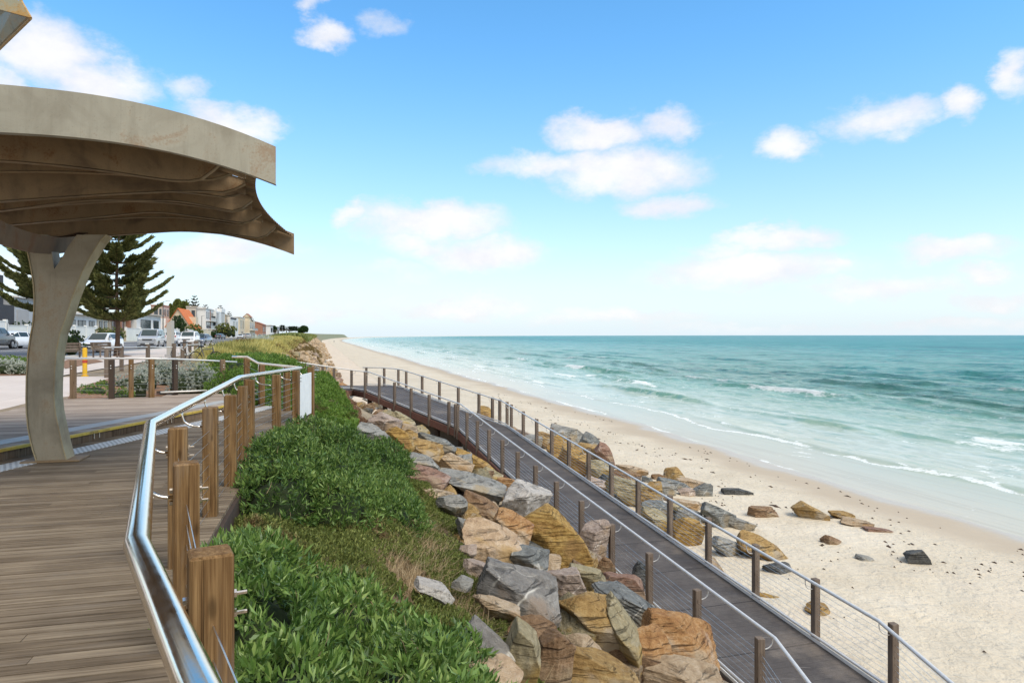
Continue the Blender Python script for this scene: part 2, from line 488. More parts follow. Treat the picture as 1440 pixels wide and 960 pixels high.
# ------------------------------------------------------------------ camera, light, sky
cam = D.cameras.new('camera'); camo = link(D.objects.new('camera', cam))
cam.sensor_width = 36; cam.lens = F / 1440 * 36
cam.shift_y = -(480 - HY) / 1440
camo.location = (0, 0, CAMZ); camo.rotation_euler = (math.radians(90), 0, 0)
cam.clip_start = .05; cam.clip_end = 80000
scene.camera = camo
SUN_EL, SUN_AZ = math.radians(52), math.radians(128)   # azimuth clockwise from straight ahead
sun = D.lights.new('sun', 'SUN'); suno = link(D.objects.new('sun', sun))
sun.energy = SUN_E; sun.angle = math.radians(SUN_ANGLE); sun.color = (1, .92, .80)
sd = Vector((math.sin(SUN_AZ) * math.cos(SUN_EL), math.cos(SUN_AZ) * math.cos(SUN_EL), math.sin(SUN_EL)))
suno.rotation_euler = sd.to_track_quat('Z', 'Y').to_euler()
suno.location = (0, 0, 40)
scene.view_settings.view_transform = 'Standard'; scene.view_settings.look = 'None'
scene.view_settings.exposure = EXPOSURE; scene.view_settings.gamma = 1
scene.render.engine = 'CYCLES'
scene.cycles.use_denoising = True
scene.cycles.max_bounces = 6; scene.cycles.diffuse_bounces = 3; scene.cycles.glossy_bounces = 3
scene.cycles.transparent_max_bounces = 6

w = D.worlds.new('World'); scene.world = w; w.use_nodes = True
nt = w.node_tree; g = NT(nt); bg = nt.nodes['Background']
sky = g.n('ShaderNodeTexSky', sky_type='NISHITA'); sky.sun_disc = False
sky.sun_elevation = SUN_EL; sky.sun_rotation = SUN_AZ
sky.air_density = 1.0; sky.dust_density = .6; sky.ozone_density = 2.2; sky.altitude = 0
tc = g.n('ShaderNodeTexCoord'); dirv = tc.outputs['Generated']
sx, sy, sz = g.sep(dirv)
az = g.math('ARCTAN2', sx, sy)
el = g.math('ARCSINE', sz)
# billows push the cloud outlines about
nb = g.n('ShaderNodeTexNoise'); nb.inputs['Scale'].default_value = 9; nb.inputs['Detail'].default_value = 7; nb.inputs['Roughness'].default_value = .62
g.l(g.mapping(dirv, scale=(1, 1, 1.7)), nb.inputs['Vector'])
nr, ng, nbb = g.sep(nb.outputs['Color'])
nb2 = g.noise(g.mapping(dirv, scale=(1, 1, 1.6)), 26, 7, .68)
azw = g.math('ADD', az, g.math('MULTIPLY', g.math('SUBTRACT', nr, .5), .13))
elw = g.math('ADD', el, g.math('MULTIPLY', g.math('SUBTRACT', ng, .5), .075))
CLOUDS = [ # px, py, rx, ry, weight
 (60, 75, 85, 50, 1), (140, 118, 95, 36, 1), (0, 115, 45, 26, .8), (325, 168, 62, 24, .9), (268, 128, 34, 18, .55), (20, 30, 50, 24, .5),
 (465, 50, 38, 19, .85), (535, 27, 30, 14, .4), (440, 12, 18, 10, .5),
 (850, 186, 68, 24, 1), (868, 240, 112, 38, 1), (770, 232, 70, 22, .8), (700, 235, 40, 14, .5),
 (940, 175, 46, 18, .75), (940, 291, 66, 18, .85), (1105, 207, 48, 25, .9), (1240, 172, 78, 24, .75), (1338, 154, 44, 24, .9), (1432, 110, 32, 34, .8), (1190, 187, 30, 14, .4),
 (495, 307, 32, 15, .8), (610, 312, 110, 26, 1), (690, 358, 92, 32, .95), (590, 346, 70, 22, .8), (560, 330, 80, 20, .6),
 (1090, 335, 88, 17, .85), (1010, 353, 48, 15, .7), (1050, 378, 150, 28, .95), (1168, 370, 34, 12, .7), (1340, 345, 96, 21, .9), (1395, 376, 62, 15, .85), (1250, 402, 130, 17, .75),
 (640, 430, 115, 17, .7), (860, 446, 125, 14, .65), (560, 385, 60, 11, .4), (310, 352, 115, 22, .85), (400, 438, 150, 18, .6), (1100, 461, 240, 9, .4), (1420, 418, 80, 15, .65), (1330, 455, 160, 9, .5),
 (60, 380, 120, 26, .5), (-250, 150, 160, 60, .9), (-420, 320, 180, 40, .8), (1650, 250, 160, 50, .9), (1900, 120, 200, 70, .9), (500, -160, 160, 60, .8), (1050, -220, 190, 70, .8),
]
dens = None; low = None
for px, py, rx, ry, wt in CLOUDS:
    tx, ty = (px - CX) / F, (HY - py) / F
    a0 = math.atan(tx); e0 = math.atan(ty * math.cos(a0))
    ra = rx / F * math.cos(a0) ** 2; re = ry / F * math.cos(a0)
    dx = g.math('MULTIPLY', g.math('SUBTRACT', azw, a0), 1 / ra)
    dy = g.math('MULTIPLY', g.math('SUBTRACT', elw, e0), 1 / re)
    q = g.math('ADD', g.math('MULTIPLY', dx, dx), g.math('MULTIPLY', dy, dy))
    d = g.math('MULTIPLY', g.math('SUBTRACT', 1.25, q), wt)
    dens = d if dens is None else g.math('MAXIMUM', dens, d)
dens = g.math('ADD', dens, g.math('MULTIPLY', g.math('SUBTRACT', nb2, .5), 1.1))
# unseen broken cloud behind and overhead, added for neutral fill light and softer shadows
back = g.noise(g.mapping(dirv, scale=(1, 1, 2.4)), 3.0, 6, .6)
bk = g.math('MULTIPLY', g.smooth(back, .40, .52), g.math('MAXIMUM', g.smooth(sy, .1, -.25), g.smooth(sz, .60, .80)))
cov = g.math('MAXIMUM', g.smooth(dens, -.30, 1.25), bk)
cov = g.math('MULTIPLY', cov, g.smooth(el, -.01, .02))
# clear-sky colour: the physical sky, a little clearer and more saturated
hs = g.n('ShaderNodeHueSaturation'); hs.inputs['Saturation'].default_value = SKY_SAT; hs.inputs['Value'].default_value = SKY_VAL
g.l(sky.outputs[0], hs.inputs['Color'])
skyc = g.mix(1.0, hs.outputs[0], g.mix(g.smooth(sz, .05, .40), SKY_TINT_LOW, SKY_TINT), 'MULTIPLY')
hz = g.math('POWER', g.math('SUBTRACT', 1.0, g.math('ABSOLUTE', sz), clamp=True), 7.0)
skyc = g.mix(g.math('MULTIPLY', hz, .93), skyc, HORIZON)
shade = g.smooth(g.math('ADD', nbb, g.math('MULTIPLY', g.math('SUBTRACT', dens, .6), .20)), .35, .75)
cc = g.mix(shade, CLOUD_LO, CLOUD_HI)
cc = g.mix(bk, cc, FILL_CLOUD)
skyc = g.mix(g.math('MULTIPLY', cov, .94), skyc, cc)
g.l(skyc, bg.inputs['Color'])
bg.inputs['Strength'].default_value = SKY_STRENGTH

# ------------------------------------------------------------------ ground sheets
def sheet(name, us, vs, zf, mat, smooth=True, parent=None, warp=True):
    U, Vv = np.meshgrid(us, vs, indexing='ij')
    Vs = Vv + (shore_shift(U) if warp else 0)
    Z = zf(U, Vs)
    X = U * CU[0] + Vs * CV[0]; Y = U * CU[1] + Vs * CV[1]
    P = np.stack([X, Y, Z], -1).reshape(-1, 3)
    nu, nv = U.shape
    i = np.arange(nu - 1)[:, None] * nv + np.arange(nv - 1)[None]
    q = np.stack([i, i + nv, i + nv + 1, i + 1], -1).reshape(-1, 4)[:, ::-1]
    q = q[:, ::-1]
    o = mesh_obj(name, P, q, mat, parent, smooth, world=parent is not None)
    me = o.data
    if me.polygons[0].normal.z < 0: me.flip_normals()
    return o

us_near = np.concatenate([np.arange(-14, 60, .3), np.geomspace(60, 1500, 120)])
# soil
m, nt, b = nodes_of('dune_soil'); g = NT(nt); p = g.pos()
n = g.noise(p, .8, 6, .6); n2 = g.noise(p, 9, 5, .6)
c = g.ramp(g.math('ADD', g.math('MULTIPLY', n, .6), g.math('MULTIPLY', n2, .4)), [(.3, (.10, .075, .045)), (.5, (.24, .18, .11)), (.7, (.40, .32, .22))])
vv, uu, zz = g.sep(g.uvcoords())
far = g.smooth(uu, 350, 900)
c = g.mix(g.math('MULTIPLY', far, g.smooth(g.noise(p, .02, 5, .6), .30, .42)), c, (.20, .21, .13))
sandc = g.ramp(g.math('ADD', g.math('MULTIPLY', n, .6), g.math('MULTIPLY', n2, .4)), [(.3, (.55, .445, .325)), (.7, (.74, .63, .50))])
c = g.mix(g.math('MULTIPLY', g.smooth(g.math('ADD', zz, g.math('MULTIPLY', n, .5)), -3.0, -3.45), .95), c, sandc)
g.l(c, b.inputs['Base Color']); b.inputs['Roughness'].default_value = .95
g.l(g.bump(n2, .6, .05), b.inputs['Normal']); M['soil'] = m
def hill(u, v):
    z = T(u, v)
    k = np.clip((v - shore_shift(u) + 4) / 3, 0, 1) * np.clip((8 - v + shore_shift(u)) / 2, 0, 1)
    return z + (fbm(u * .9, v * .9, 3) - .5) * .35 * k
o = structure(sheet('hillside', us_near, np.concatenate([np.geomspace(400, 12, 30) * -1, np.arange(-11.8, 6.9, .25)]), hill, M['soil']))

# sand
m, nt, b = nodes_of('beach_sand'); g = NT(nt); p = g.pos()
vv, uu, zz = g.sep(g.uvcoords())
n = g.noise(p, .35, 5, .6, .4); fine = g.noise(p, 30, 4, .7); foot = g.noise(g.mapping(p, scale=(1, 1, .2)), 3.2, 4, .55, .5)
foot2 = g.noise(p, 7.5, 3, .5)
c = g.ramp(g.math('ADD', g.math('MULTIPLY', n, .6), g.math('MULTIPLY', fine, .4)), [(.3, (.50, .42, .305)), (.52, (.61, .53, .405)), (.72, (.70, .62, .495))])
g1 = g.smooth(g.noise(g.mapping(p, scale=(.6, .6, .2)), .5, 5, .65), .5, .7)
c = g.mix(g.math('MULTIPLY', g1, .35), c, (.60, .51, .40))
# height stands for distance from the water: the swash leaves the sand damp
wob = g.math('MULTIPLY', g.math('SUBTRACT', g.noise(p, .22, 4, .6), .5), .20)
zw = g.math('ADD', zz, wob)
wet = g.smooth(zw, SEA + .27, SEA + .13)
soaked = g.smooth(zw, SEA + .11, SEA + .03)
c = g.mix(g.math('MULTIPLY', wet, .80), c, (.43, .35, .255))
c = g.mix(g.math('MULTIPLY', soaked, .7), c, (.50, .44, .35))
dk = g.smooth(g.noise(p, 2.6, 5, .7), .66, .74)
band = g.math('MULTIPLY', g.smooth(zz, SEA + .55, SEA + .38), g.smooth(zz, SEA + .06, SEA + .2))
c = g.mix(g.math('MULTIPLY', dk, g.math('MULTIPLY', band, .55)), c, (.18, .12, .08))
g.l(c, b.inputs['Base Color'])
g.l(g.math('SUBTRACT', .95, g.math('MULTIPLY', soaked, .62)), b.inputs['Roughness'])
b.inputs['Specular IOR Level'].default_value = .3
hh = g.math('ADD', g.math('ADD', g.math('MULTIPLY', foot, 1.0), g.math('MULTIPLY', foot2, .45)), g.math('MULTIPLY', fine, .06))
bs = g.n('ShaderNodeBump'); bs.inputs['Distance'].default_value = .12
g.l(hh, bs.inputs['Height']); g.l(g.math('MULTIPLY', g.math('SUBTRACT', 1.0, wet), .85), bs.inputs['Strength'])
g.l(bs.outputs[0], b.inputs['Normal']); M['sand'] = m
def sandz(u, v):
    vs = v - shore_shift(u)
    k = np.clip((19.5 - vs) / 6, 0, 1)
    d = (fbm(u * .35, v * .35, 9) - .5) * .16 + (fbm(u * 1.6, v * 1.6, 5, 3) - .5) * .10
    lip = (fbm(u * .06, np.zeros_like(v), 21, 3) - .5) * .12 + (fbm(u * .35, np.zeros_like(v), 22, 2) - .5) * .05
    edge = np.exp(-((vs - 20.5) / 3.0) ** 2)
    sink = np.where(vs < 6.6, (6.6 - vs) * 1.2, 0)
    return T(u, v) + d * k + lip * edge - sink + .02
structure(sheet('beach', np.concatenate([np.arange(-14, 60, .22), np.geomspace(60, 5200, 160)]), np.concatenate([np.arange(5.6, 23, .22), np.arange(23, 60, 2.0)]), sandz, M['sand']))

# ------------------------------------------------------------------ sea
def wave_height(X, Y, cell):
    u = X * CU[0] + Y * CU[1]; v = X * CV[0] + Y * CV[1]
    vs = v - shore_shift(u)
    h = np.zeros_like(X); foam = np.zeros_like(X)
    # breakers run along the beach, each with its own wander and gaps
    face = np.zeros_like(X)
    BR = [(27.6, .10, .8), (29.6, .16, .9), (32.6, .48, 1.05), (35.4, .16, 1.0), (38.6, .24, 1.2), (42.0, .36, 1.3), (46.5, .46, 1.45), (51, .22, 1.5), (56, .34, 1.8), (63, .42, 2.0), (72, .34, 2.3), (83, .36, 2.6), (97, .34, 3.0), (114, .32, 3.4), (135, .3, 4)]
    for i, (v0, a, wd) in enumerate(BR):
        wander = (fbm(u * .028 + 7 * i, np.zeros_like(u) + i * 3.1, 40 + i, 3) - .5) * min(9, v0 * .16) + (fbm(u * .35 + 5 * i, np.zeros_like(u), 240 + i, 3) - .5) * .9
        amp = np.clip((fbm(u * .045 + 3 * i, np.zeros_like(u) + 9 * i, 70 + i, 2) - .36) * 3.2, 0.05, 1)
        d = vs - v0 - wander
        prof = np.where(d < 0, np.exp(-(d / (wd * .40)) ** 2), np.exp(-(d / (wd * 1.25)) ** 2))
        h += a * amp * prof
        fc = np.exp(-((d + wd * .28) / (wd * .34)) ** 2) * amp * np.clip(a * 2.6, 0, 1)
        face = np.maximum(face, fc)
        if v0 < 75:
            brk = np.clip((fbm(u * .09 + 11 * i, np.zeros_like(u), 90 + i, 2) - (.52 if v0 < 50 else .62)) * 6, 0, 1)
            fr = np.where(d < 0, np.exp(-(d / (wd * .75)) ** 2), np.exp(-(d / (wd * .24)) ** 2))
            foam = np.maximum(foam, fr * brk * amp * (1.0 if v0 < 62 else .6))
            crest = np.exp(-((d - wd * .05) / (wd * .16)) ** 2) * np.clip((amp - .25) * 2, 0, 1) * np.clip((fbm(u * .5 + i, np.zeros_like(u), 190 + i, 3) - .42) * 5, 0, 1)
            foam = np.maximum(foam, crest * .55)
    off = np.clip((vs - 24) / 22, 0, 1)
    lam = np.maximum(cell, .01)
    for (L, a, sd) in ((9.0, .46, 1), (4.2, .30, 2), (1.9, .16, 3), (.8, .06, 4)):
        fade = np.clip(L / (lam * 3.0) - .35, 0, 1)
        nn = 1 - np.abs(2 * fbm((u * .62 + v * .2) / L, v / L * 1.25, 120 + sd, 2) - 1)
        h += a * (nn - .6) * off * fade
    h += (fbm(u * .8, v * .8, 133, 3) - .5) * .03 * np.clip((vs - 22) / 4, 0, 1)
    h *= np.clip((vs - 21.0) / 5.0, 0, 1)
    patch = fbm(u * .16, v * .32, 150, 4)
    lace = 1 - np.abs(2 * fbm(u * .9 + 3, v * 1.5, 160, 4) - 1)
    zone = np.exp(-((vs - 32) / 13) ** 2) + .5 * np.exp(-((vs - 52) / 14) ** 2)
    foam = np.maximum(foam, np.clip((lace - .84) * 8, 0, 1) * np.clip((patch - .46) * 4, 0, 1) * zone * .55)
    sw = vs - 25.6 - (fbm(u * .10, np.zeros_like(u), 180, 3) - .5) * 4.0 - (fbm(u * .6, np.zeros_like(u), 181, 3) - .5) * .7
    foam = np.maximum(foam, np.exp(-(sw / np.where(sw < 0, .09, .24)) ** 2) * np.clip((fbm(u * .3, np.zeros_like(u), 185, 2) - .22) * 4, 0, .85))
    h += .035 * np.clip(sw / .3, 0, 1)
    edge = np.exp(-((vs - 21.35 - (fbm(u * .3, np.zeros_like(u), 170, 3) - .5) * 1.4) / .22) ** 2)
    foam = np.maximum(foam, .8 * edge * np.clip((fbm(u * .2, np.zeros_like(u), 175, 2) - .3) * 4, 0, 1))
    return h, foam, vs, face

ang = np.concatenate([np.linspace(-math.radians(62), math.radians(66), 760)])
rad = np.concatenate([np.geomspace(14, 150, 520), np.geomspace(152, 900, 170)[0:], np.geomspace(920, 60000, 60)])
R, A = np.meshgrid(rad, ang, indexing='ij')
X = R * np.sin(A); Y = R * np.cos(A)
u_ = X * CU[0] + Y * CU[1]; v_ = X * CV[0] + Y * CV[1]
cell = np.maximum(np.gradient(rad)[:, None] * np.ones_like(A), .0029 * R)
H, FO, VS, FA = wave_height(X, Y, cell)
Z = SEA + H
keep = VS > 17.5
P = np.stack([X, Y, Z], -1).reshape(-1, 3)
nr_, na_ = R.shape
i = np.arange(nr_ - 1)[:, None] * na_ + np.arange(na_ - 1)[None]
q = np.stack([i, i + na_, i + na_ + 1, i + 1], -1).reshape(-1, 4)
kk = keep.ravel()
q = q[kk[q].any(1)]
used = np.unique(q); remap = np.full(len(P), -1); remap[used] = np.arange(len(used))
sea = mesh_obj('sea', P[used], remap[q], None, None, True, world=False)
if sea.data.polygons[0].normal.z < 0: sea.data.flip_normals()
at_ = sea.data.attributes.new('foam', 'FLOAT', 'POINT'); at_.data.foreach_set('value', FO.ravel()[used].astype(np.float32))
at_ = sea.data.attributes.new('offshore', 'FLOAT', 'POINT'); at_.data.foreach_set('value', VS.ravel()[used].astype(np.float32))
at_ = sea.data.attributes.new('face', 'FLOAT', 'POINT'); at_.data.foreach_set('value', FA.ravel()[used].astype(np.float32))
structure(sea)
m, nt, b = nodes_of('sea_water'); g = NT(nt); p = g.pos()
A1 = g.n('ShaderNodeAttribute', attribute_name='foam').outputs['Fac']
A2 = g.n('ShaderNodeAttribute', attribute_name='offshore').outputs['Fac']
lg = g.math('LOGARITHM', g.math('MAXIMUM', g.math('DIVIDE', A2, 20.0), 1.0), 10.0)   # 0 at 20 m, 1 at 200 m, 2 at 2 km
wn = g.noise(g.mapping(g.uvcoords(), scale=(.05, .018, 1)), 1.0, 5, .6)
lgw = g.math('ADD', lg, g.math('MULTIPLY', g.math('SUBTRACT', wn, .5), .34))
c = g.ramp(g.math('MULTIPLY', lgw, .40), [(0.0, SEA_C[0]), (.035, SEA_C[1]), (.09, SEA_C[2]), (.17, SEA_C[3]), (.28, SEA_C[4]), (.45, SEA_C[5]), (1.0, SEA_C[6])])
uvp = g.uvcoords()
ch = g.noise(g.mapping(uvp, scale=(.46, .24, 1)), 1.0, 8, .70, .5)
ch2 = g.noise(g.mapping(uvp, scale=(.06, .022, 1)), 1.0, 9, .74, .4)
ch3 = g.noise(g.mapping(uvp, scale=(1.7, .9, 1)), 1.0, 5, .6, .3)
ch5 = g.noise(g.mapping(uvp, scale=(.17, .075, 1)), 1.0, 9, .74, .5)
ch4 = g.noise(g.mapping(uvp, scale=(.012, .004, 1)), 1.0, 7, .7, .3)
A3 = g.n('ShaderNodeAttribute', attribute_name='face').outputs['Fac']
offk = g.smooth(A2, 30, 62)
def fmix(t, a_, b_):
    m_ = g.n('ShaderNodeMix', data_type='FLOAT'); g.val(m_.inputs[0], t); g.val(m_.inputs[2], a_); g.val(m_.inputs[3], b_); return m_.outputs[0]
mixn = fmix(g.smooth(A2, 70, 190), g.math('ADD', g.math('MULTIPLY', ch, .7), g.math('MULTIPLY', ch5, .3)), ch5)
mixn = fmix(g.smooth(A2, 220, 650), mixn, ch2)
mixn = fmix(g.smooth(A2, 1500, 5000), mixn, ch4)
trough = g.math('MULTIPLY', g.smooth(mixn, .500, .410), offk)
c = g.mix(g.math('MULTIPLY', trough, .58), c, (.008, .125, .125))
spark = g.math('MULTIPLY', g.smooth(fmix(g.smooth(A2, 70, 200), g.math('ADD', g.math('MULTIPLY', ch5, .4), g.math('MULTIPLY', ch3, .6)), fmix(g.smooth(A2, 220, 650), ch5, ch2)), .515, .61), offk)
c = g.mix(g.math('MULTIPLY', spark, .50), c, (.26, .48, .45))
# green wave faces near the shore, pale mottled wash behind them
c = g.mix(g.math('MULTIPLY', A3, g.math('MULTIPLY', .9, g.smooth(A2, 75, 45))), c, (.085, .27, .19))
wash = g.noise(g.mapping(uvp, scale=(1.5, .50, 1)), 1.0, 8, .72, .8)
wz = g.math('MULTIPLY', g.smooth(A2, 25.5, 28), g.smooth(A2, 74, 44))
c = g.mix(g.math('MULTIPLY', g.math('MULTIPLY', g.smooth(wash, .49, .60), wz), .42), c, (.62, .68, .62))
c = g.mix(g.math('MULTIPLY', g.math('MULTIPLY', g.smooth(wash, .47, .38), wz), .55), c, (.17, .33, .275))
film = g.noise(g.mapping(uvp, scale=(2.2, .10, 1)), 1.0, 6, .65, .3)
c = g.mix(g.math('MULTIPLY', g.math('MULTIPLY', g.smooth(film, .52, .40), g.smooth(A2, 26.5, 24.5)), .35), c, (.40, .37, .30))
c = g.mix(g.math('MULTIPLY', g.math('MULTIPLY', g.smooth(ch4, .46, .38), g.smooth(A2, 90, 220)), .5), c, (.012, .11, .14))
fo = g.math('ADD', g.math('MULTIPLY', A1, 1.3), g.math('MULTIPLY', g.math('SUBTRACT', ch3, .55), g.math('MULTIPLY', g.smooth(A1, .03, .4), 1.8)))
fine_ = g.noise(g.mapping(uvp, scale=(5.5, 3.2, 1)), 1.0, 6, .7, .4)
fo = g.math('ADD', fo, g.math('MULTIPLY', g.math('SUBTRACT', fine_, .5), g.math('MULTIPLY', g.smooth(A1, .03, .5), 1.6)))
fo = g.math('MULTIPLY', g.smooth(fo, .25, .85), .88)
cap = g.math('MULTIPLY', g.smooth(ch, .70, .76), g.math('MULTIPLY', g.smooth(A2, 60, 120), .25))
fo = g.math('MAXIMUM', fo, cap)
c = g.mix(fo, c, (.80, .82, .80))
g.l(c, b.inputs['Base Color'])
g.l(g.math('ADD', g.math('MULTIPLY', fo, .5), g.math('ADD', .12, g.math('MULTIPLY', g.smooth(A2, 30, 300), .16))), b.inputs['Roughness'])
b.inputs['IOR'].default_value = 1.33
g.l(g.math('MULTIPLY', g.math('MULTIPLY', g.math('SUBTRACT', 1.0, fo), SEA_SPEC), g.math('ADD', .25, g.math('MULTIPLY', .75, g.smooth(A2, 24, 60)))), b.inputs['Specular IOR Level'])
hgt = g.math('ADD', g.math('ADD', g.math('MULTIPLY', ch, .35), g.math('MULTIPLY', ch2, 1.6)), g.math('ADD', g.math('MULTIPLY', ch3, .10), g.math('ADD', g.math('MULTIPLY', ch4, 6.0), g.math('MULTIPLY', ch5, 1.1))))
bs = g.n('ShaderNodeBump'); bs.inputs['Distance'].default_value = 1.0
g.l(hgt, bs.inputs['Height']); g.l(g.math('ADD', .04, g.math('MULTIPLY', offk, .95)), bs.inputs['Strength'])
g.l(bs.outputs[0], b.inputs['Normal'])
sea.data.materials.append(m)

# ------------------------------------------------------------------ road, kerb, paths, planting beds
def asphalt(name, col, sc=6, var=.2, crack=0.0):
    m, nt, b = nodes_of(name); g = NT(nt); p = g.pos()
    n = g.noise(p, .5, 5, .6); f = g.noise(p, 40, 3, .7)
    c = g.ramp(g.math('ADD', g.math('MULTIPLY', n, .6), g.math('MULTIPLY', f, .4)), [(.3, tuple(x * (1 - var) for x in col)), (.7, tuple(x * (1 + var) for x in col))])
    g.l(c, b.inputs['Base Color']); b.inputs['Roughness'].default_value = .9
    g.l(g.bump(f, .2, .004), b.inputs['Normal'])
    return m
M['road'] = asphalt('asphalt', (.13, .13, .135)); M['kerb'] = asphalt('kerb_concrete', (.48, .46, .42))
m, nt, b = nodes_of('pale_paving'); g = NT(nt); p = g.pos()
vv, uu, zz = g.sep(g.uvcoords())
n = g.noise(p, .6, 5, .6); f = g.noise(p, 35, 3, .7)
c = g.ramp(g.math('ADD', g.math('MULTIPLY', n, .7), g.math('MULTIPLY', f, .3)), [(.3, (.52, .44, .38)), (.7, (.66, .575, .51))])
jt = g.math('LESS_THAN', g.math('FRACT', g.math('DIVIDE', uu, 1.6)), .012)
jt = g.math('MAXIMUM', jt, g.math('LESS_THAN', g.math('FRACT', g.math('DIVIDE', vv, 1.6)), .012))
c = g.mix(g.math('MULTIPLY', jt, .5), c, (.25, .21, .18))
g.l(c, b.inputs['Base Color']); b.inputs['Roughness'].default_value = .9; M['paving'] = m
M['line'] = plain('road_marking', (.75, .75, .72), .7)
us_r = np.concatenate([np.arange(-14, 60, 2.0), np.geomspace(60, 760, 60)])
structure(sheet('road', us_r, np.array([-29, -26, -22, -18, -15.0]), lambda u, v: T(u, v) + .03, M['road']))
structure(sheet('road_markings', us_r, np.array([-22.75, -22.6]), lambda u, v: T(u, v) + .036, M['line']))
kb = sheet('kerb', us_r, np.array([-15.01, -15.0, -14.77, -14.75]), lambda u, v: T(u, v) + np.where((v < -15.005) | (v > -14.76), .0, .12), M['kerb']); structure(kb)
structure(sheet('far_kerb', us_r, np.array([-29.3, -29.28, -29.03, -29.0]), lambda u, v: T(u, v) + np.where((v < -29.29) | (v > -29.02), .0, .12), M['kerb']))
def pathz(u, v): return T(u, v) + .035
def poly_sheet(name, pts, mat, dz=.05, n=14):
    """flat sheet draped on the ground inside a polygon given in coast coordinates"""
    bm = bmesh.new()
    vs = [bm.verts.new((*xy(u, v), 0)) for u, v in pts]
    bm.faces.new(vs)
    bmesh.ops.triangulate(bm, faces=bm.faces)
    for _ in range(3): bmesh.ops.subdivide_edges(bm, edges=bm.edges[:], cuts=1, use_grid_fill=True)
    for v in bm.verts:
        v.co.z = Tz(v.co.x, v.co.y) + dz
    me = D.meshes.new(name); bm.normal_update()
    for f in bm.faces:
        if f.normal.z < 0: f.normal_flip()
    bm.to_mesh(me); bm.free(); me.materials.append(mat)
    return link(D.objects.new(name, me))
path_us = np.concatenate([np.arange(-14, 60, 1.0), np.geomspace(60, 700, 50)])
structure(sheet('footpath', path_us, np.linspace(-14.75, -11.4, 6), pathz, M['paving']))
structure(sheet('footpath_edge', np.arange(26, 96, 1.0), np.linspace(-11.4, -8.3, 5), pathz, M['paving']))
structure(sheet('path', np.arange(-6, 26.1, 1.0), np.linspace(-11.4, -5.35, 9), lambda u, v: T(u, v) + .033 + np.where(v > -5.9, .0, 0), M['paving']))
# grass verge across the road
m, nt, b = nodes_of('mown_verge'); g = NT(nt); p = g.pos()
g.l(g.ramp(g.noise(p, 2, 6, .7), [(.3, (.16, .17, .05)), (.7, (.40, .36, .13))]), b.inputs['Base Color']); b.inputs['Roughness'].default_value = .95; M['verge'] = m
structure(sheet('verge', us_r, np.linspace(-31.5, -29.3, 4), lambda u, v: T(u, v) + .06, M['verge'])); D.objects['verge'].name = 'verge_lawn'
M['mulch'] = plain('bark_mulch', (.23, .13, .075), .95, var=.5, scale=9, bump=.6)
def bed(name, pxs, dz=.05):
    pts = []
    for px, py in pxs:
        p = on_level(px, py, .13); pts.append(uvof(p.x, p.y))
    return structure(poly_sheet(name, pts, M['mulch'], dz))
bed('garden_bed', [(-40, 530), (40, 529), (44, 518), (40, 508), (-30, 507)])
bed('garden_bed', [(92, 520), (122, 514), (146, 510), (136, 507), (96, 507), (80, 512)])
bed('garden_bed', [(92, 560), (112, 545), (158, 532), (200, 524), (310, 518), (330, 530), (320, 553), (240, 559)], .06)
bed('garden_bed', [(158, 501.5), (172, 500), (186, 501.5), (172, 503.5)])
# ------------------------------------------------------------------ lower and upper timber deck
UPZ = .135
POSTS = [(-.84, 1.98), (-1.54, 3.36), (-2.17, 4.62), (-2.51, 5.92), (-2.81, 7.10), (-3.17, 8.37), (-3.51, 9.52), (-3.56, 10.75), (-3.66, 12.05), (-3.76, 13.3)]
EDGE = [uvof(*p) for p in [(1.6, -1.6), (.75, -.2), (-.2, .95)] + POSTS]
eu = [e[0] for e in EDGE] + [16.1]; ev = [e[1] for e in EDGE] + [-1.26]
STEP = [(-3.0, -8.6), (9.78, -3.68), (14.2, -1.96), (16.1, -1.28)]
def v_edge(u): return float(np.interp(u, eu, ev)) + .10
def v_step(u): return float(np.interp(u, [a for a, _ in STEP], [b for _, b in STEP]))
def plank(mb, u0, u1, va, vb, z, t=.03):
    (va0, va1), (vb0, vb1) = va, vb
    pts = [(*xy(u0, va0), z), (*xy(u0, vb0), z), (*xy(u1, vb1), z), (*xy(u1, va1), z)]
    mb.prism([Vector(p) for p in pts], (0, 0, -t))
mb = MB(); pitch = .0945; u = -3.0
while u < 16.0:
    a, bnd = u, u + pitch - .0105
    l0, l1, r0, r1 = v_step(a) + .0, v_step(bnd) + .0, v_edge(a), v_edge(bnd)
    if r0 - l0 > .1:
        # boards are butted at staggered joints
        span = [l0, None]; k = random.Random(int(u * 100)); cut = l0 + k.uniform(.8, 3.4); prev = (l0, l1)
        while cut < r0 - .5:
            plank(mb, a, bnd, prev, (cut - .002, cut - .002), random.Random(int(cut * 999)).uniform(-.0015, .0015)); prev = (cut + .002, cut + .002); cut += 3.6
        plank(mb, a, bnd, prev, (r0, r1), 0.0)
    u += pitch
deck = structure(obj('lower_deck', mb, M['deck']))
mb = MB(); u = 3.0
while u < 17.9:
    a, bnd = u, u + pitch - .0105
    r = (v_step(a) if a < 16.1 else -1.28 - (a - 16.1) * .2, v_step(bnd) if bnd < 16.1 else -1.28 - (bnd - 16.1) * .2)
    l = -5.45 if a < 17.25 else -3.4
    if r[0] - l > .2:
        plank(mb, a, bnd, (l, l), (r[0] - .055, r[1] - .055), UPZ)
    u += pitch
structure(obj('upper_deck', mb, M['deck_upper']))
